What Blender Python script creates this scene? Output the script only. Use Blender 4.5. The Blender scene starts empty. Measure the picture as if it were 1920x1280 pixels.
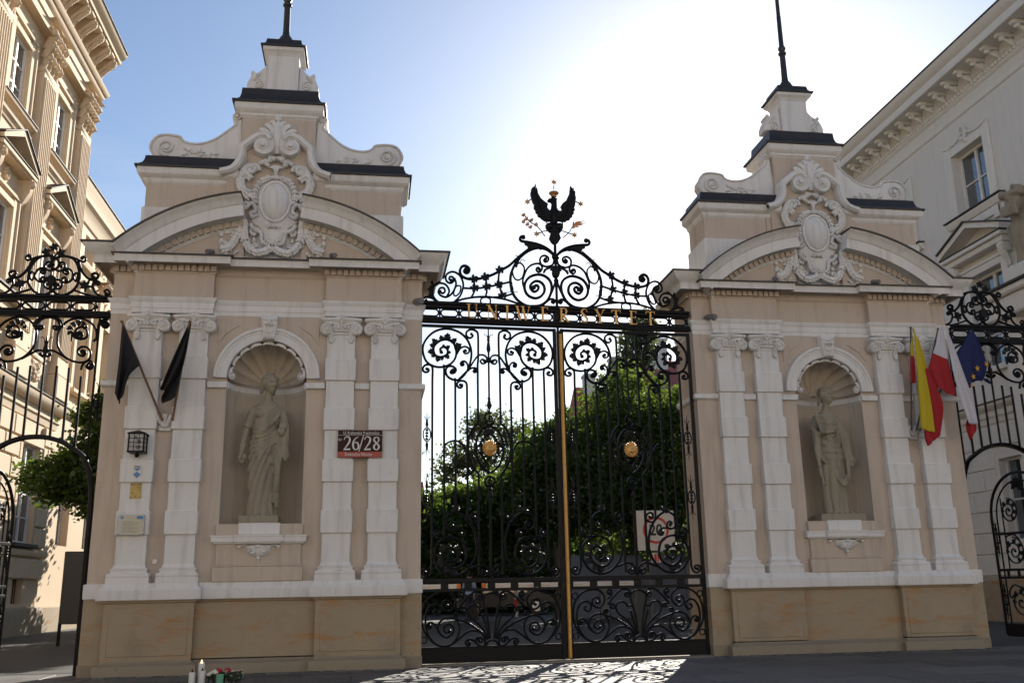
import bpy, bmesh, math, random
from mathutils import Vector, Matrix, Quaternion
from mathutils.geometry import tessellate_polygon
R = math.radians
K = 0.8            # metres per drawing unit: everything below is drawn in units of 0.8 m and scaled at the end
sc = bpy.context.scene
COL = sc.collection

# ---------------------------------------------------------------- camera
CAM = Vector((-3.94134, -18.63650, 1.40383))
YAW, PITCH, ROLL, FPX = R(8.51), R(14.45), R(-1.07), 1787.9
cy, sy, cp, sp = math.cos(YAW), math.sin(YAW), math.cos(PITCH), math.sin(PITCH)
F_ = Vector((sy*cp, cy*cp, sp)); r0 = Vector((cy, -sy, 0)); u0 = r0.cross(F_)
R_ = math.cos(ROLL)*r0 + math.sin(ROLL)*u0
U_ = -math.sin(ROLL)*r0 + math.cos(ROLL)*u0
cam_data = bpy.data.cameras.new('camera'); cam = bpy.data.objects.new('camera', cam_data); COL.objects.link(cam)
cam.matrix_world = Matrix(((R_.x, U_.x, -F_.x, CAM.x*K), (R_.y, U_.y, -F_.y, CAM.y*K), (R_.z, U_.z, -F_.z, CAM.z*K), (0, 0, 0, 1)))
cam_data.sensor_width = 36; cam_data.lens = FPX/1920*36
cam_data.clip_start = 0.1; cam_data.clip_end = 3000
sc.camera = cam

# ---------------------------------------------------------------- sky, sun, exposure
SUN_EL, SUN_AZ = R(24.0), R(22.8)        # azimuth measured from +y towards +x
world = bpy.data.worlds.new('World'); sc.world = world; world.use_nodes = True
nt = world.node_tree; nt.nodes.clear()
wo = nt.nodes.new('ShaderNodeOutputWorld'); bg = nt.nodes.new('ShaderNodeBackground'); sky = nt.nodes.new('ShaderNodeTexSky')
sky.sky_type = 'NISHITA'; sky.sun_disc = False; sky.sun_elevation = SUN_EL; sky.sun_rotation = SUN_AZ
sky.altitude = 100; sky.air_density = 1.0; sky.dust_density = 0.55; sky.ozone_density = 2.2
bg.inputs['Strength'].default_value = 0.075
# thin high cirrus over the whole sky
tcw = nt.nodes.new('ShaderNodeTexCoord'); mpw = nt.nodes.new('ShaderNodeMapping'); mpw.inputs['Scale'].default_value = (1.2, 2.6, 3.2); mpw.inputs['Rotation'].default_value = (.2, .1, .5)
nzw = nt.nodes.new('ShaderNodeTexNoise'); nzw.inputs['Scale'].default_value = 1.6; nzw.inputs['Detail'].default_value = 7; nzw.inputs['Roughness'].default_value = .55; nzw.inputs['Distortion'].default_value = .5
crw = nt.nodes.new('ShaderNodeValToRGB'); crw.color_ramp.elements[0].position = .50; crw.color_ramp.elements[0].color = (0, 0, 0, 1); crw.color_ramp.elements[1].position = .80; crw.color_ramp.elements[1].color = (.30, .30, .30, 1)
mxw = nt.nodes.new('ShaderNodeMix'); mxw.data_type = 'RGBA'; mxw.inputs[7].default_value = (6.2, 6.4, 6.7, 1)
nt.links.new(tcw.outputs['Generated'], mpw.inputs[0]); nt.links.new(mpw.outputs[0], nzw.inputs['Vector']); nt.links.new(nzw.outputs['Fac'], crw.inputs[0]); nt.links.new(crw.outputs[0], mxw.inputs[0])
nt.links.new(sky.outputs[0], mxw.inputs[6]); nt.links.new(mxw.outputs[2], bg.inputs[0]); nt.links.new(bg.outputs[0], wo.inputs[0])
sd = bpy.data.lights.new('sun', 'SUN'); sd.energy = 5.0; sd.angle = R(0.53); sd.color = (1.0, 0.93, 0.82)
sun = bpy.data.objects.new('sun', sd); COL.objects.link(sun)
sdir = Vector((math.sin(SUN_AZ)*math.cos(SUN_EL), math.cos(SUN_AZ)*math.cos(SUN_EL), math.sin(SUN_EL)))
sun.rotation_euler = sdir.to_track_quat('Z', 'Y').to_euler(); sun.location = (20, 60, 40)
vs = sc.view_settings
vs.view_transform = 'Standard'; vs.look = 'None'; vs.exposure = 1.0; vs.gamma = 1; vs.use_curve_mapping = False
sc.cycles.max_bounces = 6; sc.cycles.diffuse_bounces = 4; sc.cycles.transparent_max_bounces = 8

# ---------------------------------------------------------------- mesh helpers
def cr(pts, n=5, closed=False):
    "Catmull-Rom through the points (tuples of any length)."
    P = [Vector(p) for p in pts]
    if len(P) < 3: return P
    out = []; m = len(P)
    rng = range(m if closed else m-1)
    for i in rng:
        if closed: a, b, c, d = P[(i-1) % m], P[i], P[(i+1) % m], P[(i+2) % m]
        else: a, b, c, d = P[max(i-1, 0)], P[i], P[i+1], P[min(i+2, m-1)]
        for k in range(n):
            t = k/n; t2 = t*t; t3 = t2*t
            out.append(0.5*((2*b) + (c-a)*t + (2*a-5*b+4*c-d)*t2 + (3*b-a-3*c+d)*t3))
    if not closed: out.append(P[-1])
    return out

class MB:
    def __init__(s): s.v = []; s.f = []
    def add(s, vs_, fs):
        o = len(s.v); s.v += [tuple(p) for p in vs_]; s.f += [tuple(i+o for i in q) for q in fs]; return s
    def box(s, x0, x1, y0, y1, z0, z1, c=0.0):
        if c <= 0:
            return s.add([(x0,y0,z0),(x1,y0,z0),(x1,y1,z0),(x0,y1,z0),(x0,y0,z1),(x1,y0,z1),(x1,y1,z1),(x0,y1,z1)],
                  [(0,3,2,1),(4,5,6,7),(0,1,5,4),(1,2,6,5),(2,3,7,6),(3,0,4,7)])
        c = min(c, .45*abs(x1-x0), .45*abs(y1-y0), .45*abs(z1-z0))
        V = []; idx = {}
        for i, X in enumerate((x0, x1)):
            for j, Y in enumerate((y0, y1)):
                for k, Z in enumerate((z0, z1)):
                    sx, sy_, sz = (1-2*i)*c, (1-2*j)*c, (1-2*k)*c
                    for a, p in enumerate(((X, Y+sy_, Z+sz), (X+sx, Y, Z+sz), (X+sx, Y+sy_, Z))):
                        idx[(i, j, k, a)] = len(V); V.append(p)
        I = lambda i, j, k, a: idx[(i, j, k, a)]
        Fs = []
        for i in (0, 1): Fs.append([I(i,0,0,0), I(i,0,1,0), I(i,1,1,0), I(i,1,0,0)])
        for j in (0, 1): Fs.append([I(0,j,0,1), I(1,j,0,1), I(1,j,1,1), I(0,j,1,1)])
        for k in (0, 1): Fs.append([I(0,0,k,2), I(0,1,k,2), I(1,1,k,2), I(1,0,k,2)])
        for j in (0, 1):
            for k in (0, 1): Fs.append([I(0,j,k,1), I(1,j,k,1), I(1,j,k,2), I(0,j,k,2)])
        for i in (0, 1):
            for k in (0, 1): Fs.append([I(i,0,k,0), I(i,1,k,0), I(i,1,k,2), I(i,0,k,2)])
        for i in (0, 1):
            for j in (0, 1): Fs.append([I(i,j,0,0), I(i,j,1,0), I(i,j,1,1), I(i,j,0,1)])
        for i in (0, 1):
            for j in (0, 1):
                for k in (0, 1): Fs.append([I(i,j,k,0), I(i,j,k,1), I(i,j,k,2)])
        cen = Vector(((x0+x1)/2, (y0+y1)/2, (z0+z1)/2)); G = []
        for q in Fs:
            p = [Vector(V[t]) for t in q]; n = (p[1]-p[0]).cross(p[2]-p[1]); m = sum(p, Vector())/len(p)
            G.append(q if n.dot(m-cen) > 0 else q[::-1])
        return s.add(V, G)
    def prism(s, poly, y0, y1, axes='xz', bev=0.0):
        "polygon in two axes extruded along the third; bev shrinks the front face for a soft edge"
        n = len(poly); P = [Vector((p[0], p[1], 0)) for p in poly]
        area = sum(P[i].x*P[(i+1) % n].y - P[(i+1) % n].x*P[i].y for i in range(n))
        if area < 0: P = P[::-1]
        def put(p, d):
            if axes == 'xz': return (p.x, d, p.y)
            if axes == 'yz': return (d, p.x, p.y)
            return (p.x, p.y, d)
        rings = [(P, y1)]
        if bev > 0:
            Q = []
            for i in range(n):
                a, b, c = P[i-1], P[i], P[(i+1) % n]
                e1 = (b-a).normalized(); e2 = (c-b).normalized()
                nn = Vector((-e1.y-e2.y, e1.x+e2.x, 0)); l = nn.length
                nn = nn/l if l > 1e-6 else Vector((-e1.y, e1.x, 0))
                Q.append(b + nn*bev)
            s_ = 1 if y1 > y0 else -1
            rings += [(P, y0 + s_*bev), (Q, y0)]
        else: rings += [(P, y0)]
        V = []; F = []
        for Rg, d in rings: V += [put(p, d) for p in Rg]
        flip = (axes == 'xz') == (y0 < y1)
        for k in range(len(rings)-1):
            for i in range(n):
                j = (i+1) % n; q = (k*n+i, k*n+j, (k+1)*n+j, (k+1)*n+i)
                F.append(q if flip else q[::-1])
        for k, up in ((0, False), (len(rings)-1, True)):
            for t in tessellate_polygon([rings[k][0]]): F.append(tuple(k*n+i for i in t))
        return s.add(V, F)
    def tube(s, path, r, n=6, closed=False, flat=1.0, up=Vector((0, 1, 0)), ends=True):
        "path of 3D points; r a number or a list; section an n-gon, flattened by flat along 'up'"
        P = [Vector(p) for p in path]; m = len(P)
        rr = r if isinstance(r, (list, tuple)) else [r]*m
        V = []; F = []
        for i in range(m):
            a = P[i-1] if (i or closed) else P[i]; b = P[(i+1) % m] if (i < m-1 or closed) else P[i]
            t = (b-a); t = t.normalized() if t.length > 1e-9 else Vector((0, 0, 1))
            if abs(t.dot(up)) > .985: up_ = Vector((1, 0, 0)) if abs(t.x) < .9 else Vector((0, 0, 1))
            else: up_ = up
            x = t.cross(up_).normalized(); y = x.cross(t).normalized()
            for k in range(n):
                ang = 2*math.pi*(k+.5)/n
                V.append(P[i] + (x*math.cos(ang) + y*math.sin(ang)*flat)*rr[i])
        for i in range(m if closed else m-1):
            for k in range(n):
                a = i*n+k; b = i*n+(k+1) % n; c = ((i+1) % m)*n+(k+1) % n; d = ((i+1) % m)*n+k
                F.append((a, b, c, d))
        if not closed and ends: F.append(tuple(range(n-1, -1, -1))); F.append(tuple((m-1)*n+k for k in range(n)))
        return s.add(V, F)
    def sphere(s, c, r, nu=8, nv=6, rot=None):
        r = (r, r, r) if not isinstance(r, (tuple, list)) else r
        V = []; F = []; c = Vector(c)
        for j in range(nv+1):
            ph = math.pi*j/nv
            for i in range(nu):
                th = 2*math.pi*i/nu
                p = Vector((r[0]*math.sin(ph)*math.cos(th), r[1]*math.sin(ph)*math.sin(th), r[2]*math.cos(ph)))
                if rot is not None: p = rot @ p
                V.append(c+p)
        for j in range(nv):
            for i in range(nu):
                a = j*nu+i; b = j*nu+(i+1) % nu; F.append((a, a+nu, b+nu, b))
        return s.add(V, F)
    def lathe(s, prof, c=(0, 0, 0), n=16, axis='z'):
        V = []; F = []; c = Vector(c); m = len(prof)
        for r, h in prof:
            for i in range(n):
                t = 2*math.pi*i/n
                p = (r*math.cos(t), r*math.sin(t), h)
                if axis == 'y': p = (r*math.cos(t), h, r*math.sin(t))
                V.append(c+Vector(p))
        for j in range(m-1):
            for i in range(n):
                a = j*n+i; b = j*n+(i+1) % n; F.append((a, b, b+n, a+n) if axis == 'z' else (a, a+n, b+n, b))
        F.append(tuple(range(n)) if axis == 'y' else tuple(range(n-1, -1, -1)))
        F.append(tuple((m-1)*n+i for i in (range(n) if axis == 'z' else range(n-1, -1, -1))))
        return s.add(V, F)
    def sweep(s, prof, path, closed=False, caps=True):
        "moulding: prof = [(out, z)] swept along a plan path [(x, y)], out to the right-hand side"
        P = [Vector((p[0], p[1])) for p in path]; m = len(P); n = len(prof); Ms = []
        for i in range(m):
            d = []
            if i or closed: d.append((P[i]-P[i-1]).normalized())
            if i < m-1 or closed: d.append((P[(i+1) % m]-P[i]).normalized())
            ns = [Vector((q.y, -q.x)) for q in d]
            if len(ns) == 2:
                b = ns[0]+ns[1]; k = b.dot(ns[0]); Ms.append(b/k if abs(k) > 1e-6 else ns[0])
            else: Ms.append(ns[0])
        V = []; F = []
        for i in range(m):
            for o, z in prof: q = P[i]+Ms[i]*o; V.append((q.x, q.y, z))
        for i in range(m if closed else m-1):
            for k in range(n-1):
                a = i*n+k; b = ((i+1) % m)*n+k; F.append((a, b, b+1, a+1))
        if caps and not closed: F.append(tuple(range(n))); F.append(tuple((m-1)*n+k for k in range(n-1, -1, -1)))
        return s.add(V, F)
    def arc(s, prof, c, a0, a1, n=24, capped=True, closedprof=True):
        "prof = [(r, y)] swept round a horizontal y axis through c = (x, z); angle from +x towards +z"
        V = []; F = []; m = len(prof)
        for i in range(n+1):
            a = a0+(a1-a0)*i/n
            for r, y in prof: V.append((c[0]+r*math.cos(a), y, c[1]+r*math.sin(a)))
        for i in range(n):
            for k in range(m if closedprof else m-1):
                k2 = (k+1) % m; F.append((i*m+k, i*m+k2, (i+1)*m+k2, (i+1)*m+k))
        if capped:
            F.append(tuple(range(m-1, -1, -1))); F.append(tuple(n*m+k for k in range(m)))
        return s.add(V, F)
    def ribbon(s, pts, w, y0, y1, n=5):
        "flat strip in the xz plane along pts (already smooth), width w (number or list), from y0 (front) to y1"
        m = len(pts); ww = w if isinstance(w, list) else [w]*m; V = []; F = []
        for i in range(m):
            a = pts[max(i-1, 0)]; b = pts[min(i+1, m-1)]; t = Vector((b[0]-a[0], b[1]-a[1])); t = t.normalized() if t.length else Vector((1, 0))
            nx, nz = -t.y*ww[i]/2, t.x*ww[i]/2
            x, z = pts[i][0], pts[i][1]; e = .18
            V += [(x+nx, y1, z+nz), (x+nx, y0+abs(y1-y0)*e, z+nz), (x+nx*.7, y0, z+nz*.7), (x-nx*.7, y0, z-nz*.7), (x-nx, y0+abs(y1-y0)*e, z-nz), (x-nx, y1, z-nz)]
        for i in range(m-1):
            for k in range(5): F.append((i*6+k, (i+1)*6+k, (i+1)*6+k+1, i*6+k+1))
        F.append(tuple(range(6))); F.append(tuple((m-1)*6+k for k in range(5, -1, -1)))
        return s.add(V, F)
    def mirror(s, i0=0):
        "append the mirror image (x -> -x) of the vertices from i0 on"
        n = len(s.v); fs = [f for f in s.f if min(f) >= i0]
        s.add([(-x, y, z) for x, y, z in s.v[i0:n]], [tuple(i-i0 for i in f[::-1]) for f in fs]); return s
    def move(s, M):
        s.v = [tuple(M @ Vector(p)) for p in s.v]; return s
    def build(s, name, m, parent=None, smooth=40, loc=None):
        me = bpy.data.meshes.new(name); me.from_pydata(s.v, [], s.f); me.validate(clean_customdata=False)
        bm = bmesh.new(); bm.from_mesh(me); bmesh.ops.recalc_face_normals(bm, faces=bm.faces); bm.to_mesh(me); bm.free()
        if smooth:
            me.polygons.foreach_set('use_smooth', [True]*len(me.polygons)); me.set_sharp_from_angle(angle=R(smooth))
        me.materials.append(m)
        return link(name, me, parent, loc)

def link(name, data, parent=None, loc=None, rz=0):
    o = bpy.data.objects.new(name, data); COL.objects.link(o)
    if parent is not None: o.parent = parent
    if loc is not None: o.location = loc
    if rz: o.rotation_euler.z = rz
    return o
def thing(name, label, cat, loc=(0, 0, 0), rz=0, group=None):
    o = link(name, None, None, loc, rz); o.empty_display_size = .2
    return tag(o, label, cat, group)
def tag(o, label, cat, group=None):
    o['label'] = label; o['category'] = cat
    if group: o['group'] = group
    return o
def struct(o): o['kind'] = 'structure'; return o
def stuff(o): o['kind'] = 'stuff'; return o
def dup(root, loc, rz=0, label=None):
    def cp_(o, par):
        c = o.copy(); COL.objects.link(c); c.parent = par
        for ch in kids[o]: cp_(ch, c)
        return c
    kids = {}
    def walk(o):
        kids[o] = list(o.children)
        for ch in kids[o]: walk(ch)
    walk(root); r = cp_(root, None); r.location = loc; r.rotation_euler.z = rz
    if label: r['label'] = label
    return r

# ---------------------------------------------------------------- materials
def nodes(name):
    m = bpy.data.materials.new(name); m.use_nodes = True; t = m.node_tree
    b = t.nodes['Principled BSDF']; return m, t, b
def N(t, typ, **kw):
    n = t.nodes.new(typ)
    for k, v in kw.items(): setattr(n, k, v)
    return n
def noise(t, co, scale, detail=4, rough=.6, dist=0):
    n = N(t, 'ShaderNodeTexNoise'); n.inputs['Scale'].default_value = scale; n.inputs['Detail'].default_value = detail
    n.inputs['Roughness'].default_value = rough; n.inputs['Distortion'].default_value = dist
    t.links.new(co, n.inputs['Vector']); return n.outputs['Fac']
def ramp(t, fac, stops):
    r = N(t, 'ShaderNodeValToRGB'); e = r.color_ramp.elements
    while len(e) < len(stops): e.new(.5)
    for q, (p, c) in zip(e, stops): q.position = p; q.color = (*c, 1) if len(c) == 3 else c
    t.links.new(fac, r.inputs[0]); return r.outputs[0]
def mixc(t, fac, a, b, mode='MIX'):
    m = N(t, 'ShaderNodeMix', data_type='RGBA', blend_type=mode)
    for s_, v in ((0, fac), (6, a), (7, b)):
        if isinstance(v, (int, float)): m.inputs[s_].default_value = v
        elif isinstance(v, tuple): m.inputs[s_].default_value = (*v, 1)
        else: t.links.new(v, m.inputs[s_])
    return m.outputs[2]
def coords(t, scale=(1, 1, 1)):
    c = N(t, 'ShaderNodeTexCoord'); mp = N(t, 'ShaderNodeMapping'); mp.inputs['Scale'].default_value = scale
    t.links.new(c.outputs['Object'], mp.inputs['Vector']); return mp.outputs[0]
def bump(t, b, fac, strength=.2, dist=.02):
    n = N(t, 'ShaderNodeBump'); n.inputs['Strength'].default_value = strength; n.inputs['Distance'].default_value = dist
    t.links.new(fac, n.inputs['Height']); t.links.new(n.outputs[0], b.inputs['Normal'])
def plaster(name, a, b_, dirt, scale=1.6, amount=.5, rough=.85, streak=True, bmp=.25):
    m, t, b = nodes(name); co = coords(t)
    c = mixc(t, noise(t, co, scale, 6, .62), a, b_)
    if streak:
        st = noise(t, coords(t, (3.5, 3.5, .35)), 1.6, 5, .65)
        f = ramp(t, st, [(.50, (0, 0, 0)), (.78, (amount,)*3)])
        c = mixc(t, f, c, dirt)
    sp_ = ramp(t, noise(t, co, 9, 3, .7), [(.66, (0, 0, 0)), (.74, (amount*.45,)*3)])
    c = mixc(t, sp_, c, dirt)
    t.links.new(c, b.inputs['Base Color']); b.inputs['Roughness'].default_value = rough
    bump(t, b, noise(t, co, 42, 4, .7), bmp, .008)
    return m
def slabmat():
    m = plaster('granite_paving', (.085, .083, .08), (.115, .112, .107), (.045, .044, .042), 1.1, .6, .72, False, .35); t = m.node_tree; b = t.nodes['Principled BSDF']
    oi = N(t, 'ShaderNodeObjectInfo'); l = b.inputs['Base Color'].links[0].from_socket
    t.links.new(mixc(t, 1.0, l, ramp(t, oi.outputs['Random'], [(0, (.62,.62,.63)), (1, (1.25,1.23,1.2))]), 'MULTIPLY'), b.inputs['Base Color']); return m
def plain(name, c, rough=.6, metal=0, var=.12, scale=6, bmp=.0):
    m, t, b = nodes(name); co = coords(t)
    lo = tuple(x*(1-var) for x in c); hi = tuple(min(1, x*(1+var)) for x in c)
    t.links.new(mixc(t, noise(t, co, scale, 4), lo, hi), b.inputs['Base Color'])
    b.inputs['Roughness'].default_value = rough; b.inputs['Metallic'].default_value = metal
    if bmp: bump(t, b, noise(t, co, scale*6, 4), bmp, .01)
    return m
def glass(name, c=(.05, .07, .1), rough=.03):
    m, t, b = nodes(name); b.inputs['Base Color'].default_value = (*c, 1); b.inputs['Roughness'].default_value = rough
    b.inputs['Specular IOR Level'].default_value = 1.0; b.inputs['IOR'].default_value = 1.9
    return m
def leafmat(name, a, b_, trans):
    m, t, b = nodes(name); co = coords(t)
    c = mixc(t, ramp(t, noise(t, co, .55, 3, .6), [(.35, (0, 0, 0)), (.65, (1, 1, 1))]), a, b_)
    df = N(t, 'ShaderNodeBsdfDiffuse'); tr = N(t, 'ShaderNodeBsdfTranslucent'); gl = N(t, 'ShaderNodeBsdfGlossy')
    mx = N(t, 'ShaderNodeMixShader'); mg = N(t, 'ShaderNodeMixShader')
    t.links.new(c, df.inputs[0]); tc = mixc(t, .6, c, trans); t.links.new(tc, tr.inputs[0])
    gl.inputs['Roughness'].default_value = .38; gl.inputs[0].default_value = (.6, .65, .6, 1)
    mx.inputs[0].default_value = .42; mg.inputs[0].default_value = .05
    t.links.new(df.outputs[0], mx.inputs[1]); t.links.new(tr.outputs[0], mx.inputs[2])
    t.links.new(mx.outputs[0], mg.inputs[1]); t.links.new(gl.outputs[0], mg.inputs[2])
    t.links.new(mg.outputs[0], t.nodes['Material Output'].inputs['Surface'])
    return m
def sandstone():
    m, t, b = nodes('sandstone'); co = coords(t)
    c = mixc(t, noise(t, co, .9, 6, .6), (.30,.24,.16), (.38,.305,.21))
    band = noise(t, coords(t, (.7, .7, 3.0)), 1.5, 6, .7, .6)
    c = mixc(t, ramp(t, band, [(.52, (0,0,0)), (.66, (.85,)*3)]), c, (.38,.185,.06))
    c = mixc(t, ramp(t, noise(t, co, 1.3, 5, .65), [(.52, (0,0,0)), (.75, (.6,)*3)]), c, (.20,.17,.12))
    pit = ramp(t, noise(t, coords(t, (9, 9, 16)), 1.4, 3, .6), [(.66, (0,0,0)), (.70, (.8,)*3)])
    c = mixc(t, mixc(t, ramp(t, noise(t, co, .6, 2), [(.5, (0,0,0)), (.62, (1,1,1))]), (0,0,0), pit), c, (.07,.055,.04))
    t.links.new(c, b.inputs['Base Color']); b.inputs['Roughness'].default_value = .85
    bump(t, b, noise(t, co, 30, 5, .7), .35, .01); return m
M = {}
M['wall'] = plaster('pink_beige_render', (.50, .415, .335), (.56, .47, .385), (.33, .26, .20), 1.1, .62)
M['trim'] = plaster('off_white_render', (.67, .65, .62), (.73, .715, .69), (.36, .325, .28), 1.4, .5)
M['sand'] = sandstone()
M['plinth'] = plaster('weathered_plinth_stone', (.30, .25, .175), (.23, .19, .135), (.055, .05, .04), 3.4, 1.3, .9, False, .5)
M['roof'] = plain('dark_brown_sheet_metal', (.035, .031, .028), .42, .2, .3, 3, .05)
M['iron'] = plain('black_painted_iron', (.010, .010, .011), .40, .0, .3, 14, .06)
M['iron'].node_tree.nodes['Principled BSDF'].inputs['Specular IOR Level'].default_value = .12
M['gold'] = plain('gilded_metal', (.74, .42, .13), .42, .35, .2, 30, .2)
M['goldplate'] = plain('worn_gilded_strip', (.62, .33, .08), .5, .3, .45, 40, .4)
M['copper'] = plain('old_gilding', (.55, .25, .08), .5, .3, .3, 20, .1)
M['roof2'] = plain('dull_dark_flashing', (.05, .046, .042), .75, 0, .3, 3)
M['statue'] = plaster('grey_brown_statue_stone', (.25, .215, .155), (.335, .29, .215), (.10, .088, .06), 2.6, .75, .85)
M['niche'] = plaster('niche_render', (.52, .445, .36), (.45, .385, .31), (.22, .18, .14), 1.6, .5)
M['cream'] = plaster('tan_palace_render', (.62, .475, .32), (.68, .53, .37), (.46, .33, .21), .5, .3)
M['pale'] = plaster('pale_grey_palace_render', (.66, .625, .57), (.71, .675, .62), (.40, .37, .32), .5, .25)
M['pale2'] = plaster('warm_white_trim', (.70, .67, .62), (.75, .72, .67), (.42, .38, .32), .8, .25)
M['winwhite'] = plain('white_window_paint', (.72, .71, .68), .5, 0, .05)
M['glass'] = glass('window_glass', (.035, .045, .06))
M['asphalt'] = plaster('asphalt', (.036, .035, .034), (.048, .046, .043), (.035, .035, .035), 1.2, .5, .9, False, .5)
M['ground'] = plaster('street_ground', (.055, .054, .052), (.075, .072, .068), (.04, .04, .04), .4, .5, .9, False, .4)
M['slab'] = slabmat()
M['red'] = plain('red_cloth', (.42, .018, .022), .75, 0, .1)
M['blackcloth'] = plain('black_cloth', (.012, .012, .013), .8, 0, .1)
M['wood'] = plain('brown_wooden_pole', (.16, .075, .03), .55)

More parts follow.
